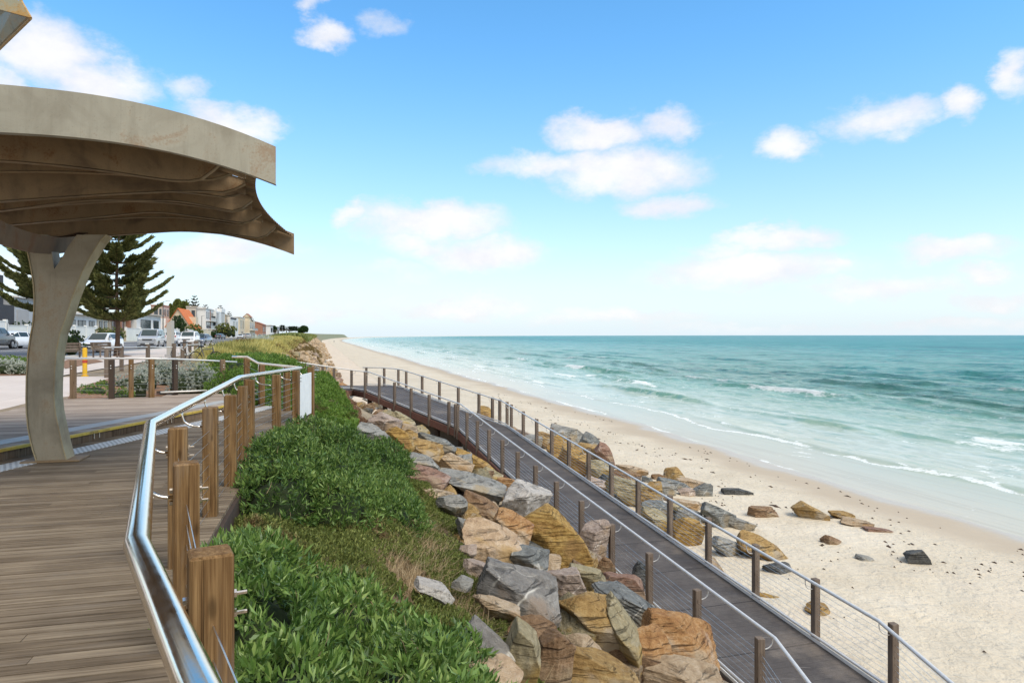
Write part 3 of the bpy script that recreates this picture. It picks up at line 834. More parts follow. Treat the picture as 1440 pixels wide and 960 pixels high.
# framing under both decks, hidden by the boards except along the edges
fr = MB()
for uu in np.arange(-2.5, 16, .6):
    a = (*xy(uu, v_step(uu) + .1), -.13); b_ = (*xy(uu, v_edge(uu) - .03), -.13)
    if v_edge(uu) - v_step(uu) > .4: fr.prism([Vector(a) + Vector((0, 0, .095)), Vector(b_) + Vector((0, 0, .095)), Vector(b_) - Vector((0, 0, .08)), Vector(a) - Vector((0, 0, .08))], (0.0, .045, 0))
pts = [Vector((*xy(a, v_edge(a) - .012), 0)) for a in np.linspace(-2.5, 16.0, 40)]
for k in range(len(pts) - 1):
    a, b_ = pts[k], pts[k + 1]
    nrm = Vector(((b_ - a).y, -(b_ - a).x, 0)).normalized() * .045
    fr.prism([a + Vector((0, 0, -.035)), b_ + Vector((0, 0, -.035)), b_ + Vector((0, 0, -.30)), a + Vector((0, 0, -.30))], nrm)
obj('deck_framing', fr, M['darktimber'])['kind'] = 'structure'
st = MB()
for uu in np.arange(1.0, 16, 1.8):
    p_ = xy(uu, v_edge(uu) - .12); st.box((p_[0], p_[1], -.75), (.12, .12, 1.1))
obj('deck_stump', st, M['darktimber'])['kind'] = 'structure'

# the step between the two decks: riser, yellow nosing, metal tactile strips and small step lights
step = thing('deck_step', (*xy(9, v_step(9)), 0), 'long single timber step with yellow nosing between the two decks', 'step')
def along_step(u0, u1, off0, off1, z, mb, t=.004, n=24):
    us = np.linspace(u0, u1, n)
    for a, b_ in zip(us[:-1], us[1:]):
        plank(mb, a, b_, (v_step(a) + off0, v_step(b_) + off0), (v_step(a) + off1, v_step(b_) + off1), z, t)
mb = MB(); along_step(2.0, 15.9, -.05, -.014, UPZ - .03, mb, UPZ - .028); obj('riser', mb, M['post_old'], step)
M['nosing'] = galv('worn_yellow_nosing', (.62, .43, .06), (.30, .19, .05), (.18, .12, .06), .35, metal=0, rough=.6)
mb = MB(); along_step(2.0, 15.9, -.055, .012, UPZ + .006, mb, .035); obj('nosing', mb, M['nosing'], step)
m, nt, b = nodes_of('dotted_tactile_metal'); g = NT(nt); p = g.uvcoords()
vo = g.n('ShaderNodeTexVoronoi'); vo.inputs['Scale'].default_value = 18; vo.inputs['Randomness'].default_value = 0.0
g.l(g.mapping(p, rot=(0, 0, -.37)), vo.inputs['Vector'])
dot = g.smooth(vo.outputs['Distance'], .42, .30)
c = g.ramp(g.noise(g.pos(), 5, 5, .6), [(.3, (.48, .45, .39)), (.7, (.68, .65, .58))])
c = g.mix(g.math('MULTIPLY', dot, .75), c, (.80, .79, .76))
c = g.mix(g.math('SUBTRACT', .45, g.math('MULTIPLY', dot, .45)), c, (.16, .14, .12))
g.l(c, b.inputs['Base Color']); b.inputs['Roughness'].default_value = .5; b.inputs['Metallic'].default_value = .0
g.l(g.bump(dot, .8, .006), b.inputs['Normal']); M['tactile'] = m
mb = MB(); along_step(2.0, 15.9, -.62, -.30, UPZ + .008, mb, .007); obj('tactile_strip', mb, M['tactile'], step)
mb = MB(); along_step(2.0, 15.9, .26, .60, .008, mb, .007); obj('tactile_strip', mb, M['tactile'], step)
M['lamp_glass'] = plain('step_light_cover', (.50, .46, .38), .3)
for uu in (8.95, 11.35, 13.0, 14.4):
    for d in (-.05, .05):
        mb = MB(); x_, y_ = xy(uu + d, v_step(uu + d) - .008); mb.box((x_, y_, .065), (.012, .035, .07), rz=CANG + .37)
        obj('step_light', mb, M['lamp_glass'], step)

# ------------------------------------------------------------------ balustrades
def lerp(a, b, t): return Vector(a) * (1 - t) + Vector(b) * t
def frame_at(pts, i):
    a = Vector(pts[max(0, i - 1)]); b_ = Vector(pts[min(len(pts) - 1, i + 1)])
    d = b_ - a; d.z = 0; d.normalize(); return d
def balustrade(name, label, base, rail, H, mats, side, w=.115, nw=8, rail_r=.032, brk=.0, cat='railing', pw=None, top_gap=.19, low=.06, bolts=True, bracket_post=None, group=None, rail_flat=1.0, wire_r=.0022, bottom_rail=False):
    """posts on the base points, a tube handrail on its own line, brackets and wires. side: +1 / -1 = rail lies left / right of the line"""
    t = thing(name, tuple(base[0]), label, cat, group)
    n = len(base)
    for i, bp in enumerate(base):
        d = frame_at(base, i); ang_ = math.atan2(d.y, d.x)
        hh = H[i] if isinstance(H, (list, tuple)) else H
        mb = MB()
        bp = Vector(bp)
        mb.cbox(bp + Vector((0, 0, hh / 2 - .17)), (w, w, hh + .34), rz=ang_, b=.007)
        po = obj('post', mb, mats[0] if not isinstance(mats[0], list) else mats[0][i % len(mats[0])], t)
        lf = Vector((-d.y, d.x, 0)) * side
        if bolts:
            for zz in (hh - .13, hh - .185):
                c_ = bp + Vector((0, 0, zz)); mb = MB()
                mb.tube([c_ - lf * (w / 2 + .04), c_ - lf * (w / 2 + .0121), c_ - lf * (w / 2 + .012), c_ - lf * (w / 2), c_ - lf * (w / 2 - .001), c_ + lf * (w / 2 - .001), c_ + lf * (w / 2), c_ + lf * (w / 2 + .014)], [.006, .006, .013, .013, .006, .006, .012, .012], 6)
                obj('bolt', mb, mats[1], po)
        if brk:
            # bent bracket from the post's side up to the underside of the rail
            q = bp + lf * (w / 2)
            z0 = hh - .16
            rp = nearest_on(rail, q + Vector((0, 0, hh)))
            if (rp - q - Vector((0, 0, hh))).length < .6:
                end = rp - Vector((0, 0, rail_r * .8)); st_ = q + Vector((0, 0, z0))
                mid = Vector((end.x, end.y, st_.z))
                pts_ = []
                for k in range(9):
                    s = k / 8
                    pts_.append((1 - s) ** 2 * st_ + 2 * s * (1 - s) * (mid + (mid - st_) * .12) + s * s * end)
                mb = MB(); mb.tube(pts_, .0085, 6); obj('bracket', mb, mats[1], t, True)
    if rail is not None:
        mb = MB(); mb.tube(rail, rail_r, 20, flat=rail_flat); o = obj('handrail', mb, mats[1], t)
        o.data.polygons.foreach_set('use_smooth', [len(p.vertices) == 4 for p in o.data.polygons])
    for k in range(nw):
        mb = MB()
        row = []
        for i, bp in enumerate(base):
            hh = H[i] if isinstance(H, (list, tuple)) else H
            zz = low + (hh - top_gap - low) * k / (nw - 1)
            row.append(Vector(bp) + Vector((0, 0, zz)))
        mb.tube(row, wire_r, 5); obj('wire', mb, M['wire'], t)
    if bottom_rail:
        mb = MB()
        d0 = [Vector(bp) + Vector((0, 0, .075)) for bp in base]
        off = []
        for i, q in enumerate(d0):
            d = frame_at(base, i); lf = Vector((-d.y, d.x, 0)) * side
            off.append(q + lf * (w / 2 + .018))
        mb.tube(off, .022, 8); obj('bottom_rail', mb, mats[1], t, True)
    return t
def nearest_on(line, p):
    best = None
    for a, b_ in zip(line[:-1], line[1:]):
        a = Vector(a); b_ = Vector(b_); d = b_ - a
        s = max(0, min(1, (p - a).dot(d) / d.length_squared)); q = a + d * s
        if best is None or (q - p).length < (best - p).length: best = q
    return best

PH = .90
def rail_from_px(lst, k):
    return [Vector(((px - CX) / F * (k / ((py - HY) / F)), k / ((py - HY) / F), CAMZ - k)) for px, py in lst]
base = [Vector((1.35, -1.3, 0)), Vector((.62, -.2, 0)), Vector((-.13, .78, 0))] + [Vector((x, y, 0)) for x, y in POSTS]
rail = [Vector((1.05, -1.35, .9)), Vector((.42, -.22, .9)), Vector((-.546, 1.227, .9)), Vector((-1.07, 2.03, .9)), Vector((-2.42, 4.76, .9)), Vector((-3.84, 10.0, .9)), Vector((-3.97, 13.35, .88))]
rl = balustrade('deck_railing', 'curved deck railing of thick brown posts and a broad polished steel handrail', base, rail, PH, (M['post'], M['steel']), 1, w=.113, nw=8, rail_r=.036, brk=1, rail_flat=.95, wire_r=.0020)
# pale sign board seen from behind on the last bay
mb = MB(); a = base[-2] + Vector((.045, 0, 0)); b_ = base[-1] + Vector((.045, 0, 0)); d = (b_ - a).normalized()
a = a + d * .075; b_ = b_ - d * .075; off = Vector((d.y, -d.x, 0)) * .03 - Vector((.055, 0, 0))
c0 = (a + b_) / 2 + off
mb.cbox(c0 + Vector((0, 0, .43)), ((b_ - a).length, .008, .76), rz=math.atan2(d.y, d.x), b=.003)
obj('white_panel', mb, M['white_paint'], rl)['label'] = 'blank white board fixed behind the wires of the last bay'
# return along the far edge of the deck up to the upper deck
base2 = [Vector((-4.48, 14.15, 0)), Vector((-5.35, 15.2, .0)), Vector((-5.95, 15.95, UPZ))]
rail2 = [Vector((-3.97, 13.42, .88)), Vector((-5.40, 15.15, .90)), Vector((-5.66, 15.2, 1.03)), Vector((-5.95, 15.1, 1.04))]
balustrade('deck_railing', 'short railing across the far end of the lower deck, its handrail kinked over the step', base2, rail2, .86, (M['post'], M['steel']), 1, w=.11, nw=7, rail_r=.026, brk=1)
# upper deck railing towards the gardens
base3 = [at(px, py, 1365 / (py - HY)) for px, py in ((102.9, 560.2), (157, 560.5), (184.4, 558.8), (213, 558.5), (246, 555), (313, 551))]
base3 = [Vector((p.x, p.y, UPZ)) for p in base3]
rail3 = [at(80, 503.5, 16.0), at(158, 503.9, 15.75), at(213, 504.2, 15.6), at(246, 504.8, 16.3), at(290, 506.6, 17.0), at(333, 509, 17.6)]
rl3 = balustrade('deck_railing', 'upper deck railing of slim brown posts and one thin steel tube before the silver shrubs', base3, rail3, [.83, .84, .83, .83, .80, .78], ([M['post_old'], M['darktimber'], M['post'], M['post'], M['darktimber'], M['post_old']], M['steel_dull']), -1, w=.10, nw=6, rail_r=.022, brk=0, bolts=True)
mb = MB(); mb.tube([at(226, 551.5, 15.9), at(333, 547.3, 17.4)], .022, 8); obj('bottom_rail', mb, M['steel_dull'], rl3, True)
base4 = [at(150, 530, 22.6), at(171, 521.5, 26.8), at(208, 515, 29.5), at(244.5, 511, 31.0)]
base4 = [Vector((p.x, p.y, Tz(p.x, p.y) + .03)) for p in base4]
rail4 = [at(148, 488.6, 22.6), at(171, 488.2, 26.8), at(208, 488.0, 29.5), at(252, 488.2, 31.4), at(258, 492, 31.4)]
balustrade('path_railing', 'grey weathered path railing with a thin steel tube farther back beside the pine trunk', base4, rail4, [.90, .90, .92, .95], (M['post_grey'], M['steel_dull']), -1, w=.13, nw=5, rail_r=.022, brk=0, bolts=False, wire_r=.0025)

# ------------------------------------------------------------------ shelters
sh = thing('beach_shelter', (*xy(9.6, -3.1), 0), 'arched rusty steel beach shelter on one forked column over the deck', 'shelter')
def Zroof(u, v):
    s = (u - 6.84) / 4.76
    return 3.56 - .055 * abs(v + 2.6) ** 2.4 - .14 * s - .05 * math.sin(math.pi * s)
def pt(u, v, z): return Vector((*xy(u, v), z))
UP0, UP1, VL = 6.84, 11.6, -6.2
def vedge(u): return -.40 - .33 * max(0, 1 - ((u - 9.2) / 2.40) ** 2)
# near and far curved fascia beams
for u0, dep0, dep1 in ((UP0, .345, .40), (UP1, .33, .36)):
    mb = MB(); vs = np.linspace(VL, -.39, 40)
    for a, b_ in zip(vs[:-1], vs[1:]):
        da = dep0 + (dep1 - dep0) * min(1, (-.39 - a) / 2.2); db = dep0 + (dep1 - dep0) * min(1, (-.39 - b_) / 2.2)
        mb.prism([pt(u0, a, Zroof(u0, a) + .03), pt(u0, b_, Zroof(u0, b_) + .03), pt(u0, b_, Zroof(u0, b_) + .03 - db), pt(u0, a, Zroof(u0, a) + .03 - da)], Vector(CU).to_3d() * .012)
    if u0 == UP0:      # folded lower lip
        for a, b_ in zip(vs[:-1], vs[1:]):
            da = dep0 + (dep1 - dep0) * min(1, (-.39 - a) / 2.2); db = dep0 + (dep1 - dep0) * min(1, (-.39 - b_) / 2.2)
            mb.prism([pt(u0 + .014, a, Zroof(u0, a) + .033 - da), pt(u0 + .014, b_, Zroof(u0, b_) + .033 - db), pt(u0 + .09, b_, Zroof(u0, b_) + .033 - db), pt(u0 + .09, a, Zroof(u0, a) + .033 - da)], (0, 0, .006))
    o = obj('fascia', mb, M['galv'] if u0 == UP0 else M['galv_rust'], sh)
    bm = bmesh.new(); bm.from_mesh(o.data); bmesh.ops.remove_doubles(bm, verts=bm.verts, dist=.0005)
    for f in bm.faces: f.smooth = True
    for e in bm.edges: e.smooth = len(e.link_faces) == 2 and e.calc_face_angle(0) < .6
    bm.to_mesh(o.data); bm.free()
# corrugated sheet with slots near its hollow seaward edge
nu = 190; us = np.linspace(UP0 + .02, UP1 - .02, nu)
vs_f = lambda u: np.concatenate([np.linspace(VL, vedge(u) - .42, 26), np.linspace(vedge(u) - .40, vedge(u), 14)])
V_, F_ = [], []
rs = random.Random(5); slots = {}
for i, u in enumerate(us):
    for v in vs_f(u):
        V_.append(pt(u, v, Zroof(u, v) - .02 + .012 * math.sin(i * math.pi / 2 + .3)))
nv = 40
for i in range(nu - 1):
    for j in range(nv - 1):
        u = us[i]
        blk = i // 5
        if j >= 27 and i % 5 in (1, 2, 3) and 7.6 < u < 11.2:
            s0 = 27 + random.Random(blk).randint(0, 3); s1 = s0 + random.Random(blk + 99).randint(2, 5)
            if s0 <= j < s1: continue
        F_.append((i * nv + j, i * nv + j + 1, (i + 1) * nv + j + 1, (i + 1) * nv + j))
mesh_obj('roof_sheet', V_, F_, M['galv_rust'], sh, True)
# tapering ribs cantilevered both ways from the spine
RIBS = [(7.5, [(-6, 2.95), (-4.4, 3.0), (-2.83, 3.11), (-2.13, 3.08), (-1.29, 2.99), (-1.05, 3.02), (-.90, 3.14)]),
        (8.35, [(-6, 2.75), (-4.4, 2.72), (-3.15, 2.87), (-2.12, 3.0), (-1.43, 3.07), (-1.0, 3.08), (-.8, 3.06)]),
        (9.2, [(-6, 2.8), (-4.4, 2.74), (-3.47, 2.90), (-2.62, 3.07), (-1.58, 3.11), (-1.0, 3.0), (-.8, 2.98)]),
        (10.0, [(-6, 2.8), (-4.6, 2.74), (-3.77, 2.84), (-2.85, 2.97), (-2.04, 3.10), (-1.0, 2.99), (-.75, 2.96)]),
        (10.8, [(-6, 2.75), (-4.6, 2.72), (-4.07, 2.80), (-2.91, 2.85), (-1.85, 2.97), (-1.0, 2.92), (-.62, 2.86)])]
more = []
for (ua, pa), (ub, pb) in zip(RIBS[:-1], RIBS[1:]):
    um = (ua + ub) / 2; vs_ = np.linspace(-6, -.85, 12)
    za = np.interp(vs_, [a for a, _ in pa], [z for _, z in pa]); zb = np.interp(vs_, [a for a, _ in pb], [z for _, z in pb])
    more.append((um, [(v, Zroof(um, v) - .80 * (Zroof(um, v) - (p_ + q_) / 2)) for v, p_, q_ in zip(vs_, za, zb)]))
RIBS = sorted(RIBS + more)
for u0, prof in RIBS:
    mb = MB(); vs = np.linspace(VL + .3, prof[-1][0], 46)
    pv = [a for a, _ in prof]; pz = [b_ for _, b_ in prof]
    def low_(v):
        # smooth the polyline
        return float(np.mean(np.interp(v + np.linspace(-.22, .22, 9), pv, pz)))
    up, lo, lip = [], [], []
    for v in vs:
        zt = Zroof(u0, v) - .03; zl = min(low_(v), zt - .02)
        k = max(0, (v - (prof[-1][0] - .25)) / .25); zl = zl + (zt - .04 - zl) * k * k
        up.append(pt(u0, v, zt)); lo.append(pt(u0, v, zl)); lip.append(pt(u0 + .11, v, zl + .004))
    n = len(vs)
    # web with a flange turned away from the camera along its lower edge
    th = Vector(CU).to_3d() * .01
    web = up + lo
    fs = [(i, i + 1, n + i + 1, n + i) for i in range(n - 1)]
    mb.add(web, fs)
    mb.add([p + th for p in web], [tuple(reversed(f)) for f in fs])
    mb.add(lo + lip, fs); mb.add([p - Vector((0, 0, .008)) for p in lo + lip], [tuple(reversed(f)) for f in fs])
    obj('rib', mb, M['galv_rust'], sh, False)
# shallow purlins between the ribs
for u0 in (7.1, 7.9, 8.75, 9.6, 10.4, 11.2):
    mb = MB(); vs = np.linspace(VL + .3, vedge(u0) - .12, 36)
    a_ = [pt(u0, v, Zroof(u0, v) - .03) for v in vs]; b_ = [pt(u0, v, Zroof(u0, v) - .12) for v in vs]
    for k in range(len(vs) - 1): mb.prism([a_[k], a_[k + 1], b_[k + 1], b_[k]], Vector(CU).to_3d() * .045)
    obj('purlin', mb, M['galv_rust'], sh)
# fish-bellied spine along the column heads
mb = MB(); us = np.linspace(7.9, 11.45, 26); L_, R_ = [], []
top_, bot_ = [], []
for u in us:
    zt = Zroof(u, -3.1) - .03; s = (u - 8.6) / 2.8
    zb = min(2.41 + .44 * s * s, zt - .1); zt = min(zt, zb + .20)
    hw = .07
    for sgn, arr in ((-1, L_), (1, R_)):
        arr.append((pt(u, -3.1 + sgn * hw, zt), pt(u, -3.1 + sgn * hw * .75, (zt + zb) / 2), pt(u, -3.1 + sgn * hw * .35, zb)))
n = len(us); vv_ = []; ff_ = []
for k in range(n):
    ring = [L_[k][0], L_[k][1], L_[k][2], R_[k][2], R_[k][1], R_[k][0]]; vv_ += ring
for k in range(n - 1):
    for j in range(6):
        ff_.append((k * 6 + j, k * 6 + (j + 1) % 6, (k + 1) * 6 + (j + 1) % 6, (k + 1) * 6 + j))
ff_ += [tuple(range(6)), tuple((n - 1) * 6 + j for j in reversed(range(6)))]
mb.add(vv_, ff_); obj('spine', mb, galv('shade_darkened_rusty_spine', (.16, .105, .065), (.09, .06, .04), (.15, .07, .03), .4, metal=.15, rough=.7), sh, False)  # rusty steel, its colour darkened further for the shade under the roof
# forked column: a plate box whose outline narrows at mid height and splits near the top
def vz(px, py, u=9.55):
    k = (px - CX) / F; a0 = -CU[0] * 0 + u * CU[0]
    v = (u * CU[1] * k - u * CU[0]) / (CV[0] - CV[1] * k)
    Y = u * CU[1] + v * CV[1]
    return v, CAMZ - (py - HY) / F * Y
left = [(53, 649), (47.5, 631.7), (43.5, 615), (40.8, 601.7), (38.8, 580), (38.3, 560), (38.8, 530), (40.7, 498), (44, 474), (47.8, 454), (49.2, 436), (49.6, 418.5), (48.5, 400), (46, 383), (43, 367), (38, 345), (33, 330)]
notchL = [(66, 330), (71, 345), (73.5, 360), (76, 378.6)]
notchR = [(86, 364), (95.6, 347), (108, 330)]
right = [(148, 330), (138.5, 340), (123.7, 364.6), (115, 382), (107.8, 400), (99.9, 420), (92, 446), (83, 470), (78.5, 495), (76.2, 520), (75.2, 540), (75.0, 558), (77.0, 580), (81.7, 602), (86.5, 624), (93.2, 649)]
outline = [vz(*p) for p in left] + [vz(*p) for p in notchL] + [vz(*p) for p in notchR] + [vz(*p) for p in right]
mb = MB(); poly = [pt(9.55, v, max(.001, z)) for v, z in outline]
mb.prism(poly, Vector(CU).to_3d() * .26)
bm = bmesh.new(); me_ = D.meshes.new('tmp'); me_.from_pydata([tuple(p) for p in mb.v], [], mb.f); bm.from_mesh(me_)
bmesh.ops.triangulate(bm, faces=[f for f in bm.faces if len(f.verts) > 4]); 
o = obj('column', MB().add([v.co for v in bm.verts], [tuple(v.index for v in f.verts) for f in bm.faces]), M['galv_col'], sh)
bm.free(); D.meshes.remove(me_)
# raised edge strips down the column sides give it its flanged look
mb = MB()
for arr in (left, right):
    pr = [vz(*p) for p in arr]
    sg = 1 if arr is right else -1
    for (v0, z0), (v1, z1) in zip(pr[:-1], pr[1:]):
        mb.prism([pt(9.535, v0 + sg * .003, z0), pt(9.535, v1 + sg * .003, z1), pt(9.535, v1 + sg * .015, z1), pt(9.535, v0 + sg * .015, z0)], Vector(CU).to_3d() * .295)
obj('column_flange', mb, galv('golden_flange', (.42, .34, .20), (.22, .15, .08), (.30, .17, .05), .3, metal=.2), sh)  # flange colour lighter and more golden than the column plate
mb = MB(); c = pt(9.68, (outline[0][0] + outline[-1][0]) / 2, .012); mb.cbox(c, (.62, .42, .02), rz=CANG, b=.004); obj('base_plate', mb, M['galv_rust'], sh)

# nearer shelter, of which only a stained roof corner hangs into view
sh2 = thing('beach_shelter', (-4.9, 3.6, 0), 'nearer beach shelter, only one stained steel roof corner showing at the top edge', 'shelter')
A_ = at(30, 3, 3.30); B_ = at(43, 26, 3.30); C_ = at(-14, 82, 3.95); D_ = at(-18, 46, 3.95); E_ = at(-150, 240, 5.6); F2_ = at(-150, 196, 5.6)
mb = MB(); inn = Vector((-.33, -.10, .06))
mb.prism([A_, D_, C_, B_], Vector((-.012, -.006, .004)))
mb.prism([D_, F2_, E_, C_], Vector((-.012, -.006, .004)))
obj('fascia', mb, M['galv_edge'], sh2)
mb = MB(); e0 = at(16, -24, 3.28)
mb.prism([A_ + Vector((-.02, .01, -.005)), e0, at(-60, 12, 3.95), D_ + Vector((-.02, .01, -.005))], (0, 0, .01)); obj('roof_sheet', mb, M['galv_edge'], sh2)
mb = MB(); mb.prism([A_, B_, B_ + inn * .9, A_ + inn * .9], (.004, -.008, 0)); obj('end_plate', mb, M['galv_edge'], sh2)
mb = MB(); mb.tube([A_ + Vector((0, 0, .004)), D_ + Vector((0, 0, .004))], .008, 6); mb.tube([A_, B_], .008, 6); mb.tube([B_, C_], .007, 6)
obj('edge_strip', mb, galv('rusty_edge_strip', (.40, .28, .12), (.25, .15, .06), (.32, .17, .05), .4), sh2)
mb = MB(); mb.cbox((-4.9, 3.6, 1.5), (.30, .3, 3.2), rz=CANG, b=.02); mb.tube([Vector((-4.9, 3.6, 2.9)), (E_ + F2_) / 2], .06, 8); mb.tube([Vector((-4.9, 3.6, 2.9)), D_ + Vector((-.2, 0, .0))], .06, 8)
obj('column', mb, M['galv_col'], sh2)
# ------------------------------------------------------------------ the beach ramp
def zr(Y):                     # height of the long leg's surface
    return CAMZ - (4.75 - .0733 * (Y - 12))
W_R = 1.91
Lk = Vector((-2.13, 27.5)); Rk = Vector((-.20, 28.0))          # kink between the long leg and the upper leg
dB = Vector((-.2895, 1.0)).normalized()
Ln = Vector((3.30, 9.3)); Rn = Vector((5.22, 9.75))            # lower bend
dA = Vector((-.583, .812))
Lh = Vector((-7.03, 34.3)); Rh = Vector((-5.35, 35.6))
zk = zr(27.6); zh = CAMZ - 2.72
# centre line sections as left/right point pairs with heights
SEC = [(Vector((3.30, -2.0)), Vector((5.21, -2.0)), zr(9.5) - .55), (Vector((3.32, 5.0)), Vector((5.21, 5.0)), zr(9.5) - .10),
       (Ln, Rn, zr(9.5)), (Lk, Rk, zk), (Lh, Rh, zh), (Vector((-8.02, 35.8)), Vector((-6.0, 38.3)), zh), (Vector((-10.0, 36.0)), Vector((-9.9, 38.5)), zh)]
FL = [(Vector((-9.95, 36.2)), Vector((-8.0, 35.6)), zh), (Vector((-9.75, 24.0)), Vector((-7.8, 24.5)), CAMZ - 1.83), (Vector((-8.8, 17.6)), Vector((-6.9, 18.2)), UPZ - .02)]
ramp = thing('beach_ramp', (2.2, 18, zr(18)), 'long dark boarded beach ramp on timber piers descending between two wire railings', 'ramp')
m, nt, b = nodes_of('dark_nonslip_boards'); g = NT(nt); p = g.pos()
vv, uu, zz = g.sep(g.mapping(p, rot=(0, 0, -CANG - .03)))
n = g.noise(p, 1.4, 6, .65, .3); f = g.noise(g.mapping(p, rot=(0, 0, -CANG - .03), scale=(9, 60, 9)), 1, 4, .7); fine = g.noise(p, 60, 3, .8)
c = g.ramp(g.math('ADD', g.math('MULTIPLY', n, .45), g.math('ADD', g.math('MULTIPLY', f, .25), g.math('MULTIPLY', fine, .3))), [(.3, (.040, .034, .031)), (.5, (.092, .080, .073)), (.72, (.20, .178, .16))])
jn = g.math('LESS_THAN', g.math('FRACT', g.math('DIVIDE', uu, 1.55)), .018)
bd = g.math('LESS_THAN', g.math('FRACT', g.math('DIVIDE', uu, .14)), .06)
c = g.mix(g.math('MULTIPLY', bd, .45), c, (.02, .017, .016))
c = g.mix(g.math('MULTIPLY', jn, .75), c, (.012, .01, .01))
scr = g.smooth(g.noise(g.mapping(p, rot=(0, 0, .5), scale=(1.2, 16, 1)), 1, 4, .7), .66, .72)
c = g.mix(g.math('MULTIPLY', scr, .40), c, (.40, .37, .34))
sandy = g.smooth(g.noise(p, .55, 5, .65), .56, .70)
c = g.mix(g.math('MULTIPLY', sandy, g.math('MULTIPLY', fine, .5)), c, (.36, .29, .22))
g.l(c, b.inputs['Base Color']); b.inputs['Roughness'].default_value = .8; b.inputs['Specular IOR Level'].default_value = .3
g.l(g.bump(g.math('SUBTRACT', f, jn), .4, .006), b.inputs['Normal']); M['nonslip'] = m
def P3(p, z): return Vector((p.x, p.y, z))
def slab(mb, secs, dz0, dz1, inset=0.0):
    for (l0, r0, z0), (l1, r1, z1) in zip(secs[:-1], secs[1:]):
        a, b_, c_, d = P3(l0, z0 + dz0), P3(r0, z0 + dz0), P3(r1, z1 + dz0), P3(l1, z1 + dz0)
        dn = Vector((0, 0, dz1 - dz0))
        mb.prism([a, b_, c_, d], dn)
mb = MB(); slab(mb, SEC, 0, -.05); obj('surface', mb, M['nonslip'], ramp)
mb = MB(); slab(mb, FL[0:2], .002, -.05); slab(mb, FL[1:3], .002, -.05); obj('surface', mb, M['nonslip'], ramp)
def side_beam(secs, side, depth, out, mat, zoff=-.052, th=.06, name='edge_beam'):
    mb = MB()
    for (l0, r0, z0), (l1, r1, z1) in zip(secs[:-1], secs[1:]):
        p0, p1 = (l0, l1) if side < 0 else (r0, r1)
        d = (p1 - p0).normalized(); nrm = Vector((d.y, -d.x)) * (1 if side > 0 else -1)
        a = P3(p0, z0 + zoff); b_ = P3(p1, z1 + zoff)
        mb.prism([a, b_, b_ - Vector((0, 0, depth)), a - Vector((0, 0, depth))], (nrm * th).to_3d())
    return obj(name, mb, mat, ramp)
side_beam(SEC, -1, .27, 0, M['fascia']); side_beam(SEC, 1, .27, 0, M['fascia'])
side_beam(FL, -1, .24, 0, M['fascia']); side_beam(FL, 1, .24, 0, M['fascia'])
# pale metal angle along each edge of the surface
def edge_angle(secs, side):
    mb = MB()
    for (l0, r0, z0), (l1, r1, z1) in zip(secs[:-1], secs[1:]):
        p0, p1 = (l0, l1) if side < 0 else (r0, r1)
        d = (p1 - p0).normalized(); nrm = Vector((d.y, -d.x)) * (1 if side > 0 else -1)
        q0 = p0 - nrm * .03; q1 = p1 - nrm * .03
        mb.prism([P3(q0, z0 + .004), P3(q1, z1 + .004), P3(q1, z1 + .055), P3(q0, z0 + .055)], (nrm * .012).to_3d())
    obj('edge_strip', mb, M['white_paint'], ramp)
edge_angle(SEC[:5], -1); edge_angle(SEC[:5], 1)
# piers
pm = MB()
for s in np.linspace(0, 1, 9):
    for side in (0, 1):
        p_ = (Ln.lerp(Lk, s) if side == 0 else Rn.lerp(Rk, s)); z = zr(9.5) + (zk - zr(9.5)) * s - .30
        d = Vector((p_.x + (.14 if side == 0 else -.14), p_.y)); gz = Tz(d.x, d.y)
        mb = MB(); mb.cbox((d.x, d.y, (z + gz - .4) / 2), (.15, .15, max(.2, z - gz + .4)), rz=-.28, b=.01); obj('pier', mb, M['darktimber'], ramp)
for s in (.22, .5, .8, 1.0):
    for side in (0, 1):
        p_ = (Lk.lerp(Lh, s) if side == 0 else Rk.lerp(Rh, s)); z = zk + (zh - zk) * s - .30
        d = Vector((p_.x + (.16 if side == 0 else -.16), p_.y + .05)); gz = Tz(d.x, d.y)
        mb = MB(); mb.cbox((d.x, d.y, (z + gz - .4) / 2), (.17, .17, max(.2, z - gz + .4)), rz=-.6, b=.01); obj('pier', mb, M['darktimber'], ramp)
# concrete footing wall glimpsed beneath the upper leg
mb = MB()
for s0, s1 in ((.12, .95),):
    a = Lk.lerp(Lh, s0) + Vector((.9, .65)); b_ = Lk.lerp(Lh, s1) + Vector((.9, .65))
    za = zk + (zh - zk) * s0 - .34; zb = zk + (zh - zk) * s1 - .34
    mb.prism([P3(a, za), P3(b_, zb), P3(b_, Tz(b_.x, b_.y) - .5), P3(a, Tz(a.x, a.y) - .5)], (.12, .09, 0))
obj('footing_wall', mb, asphalt('pier_concrete', (.34, .30, .25)), ramp)

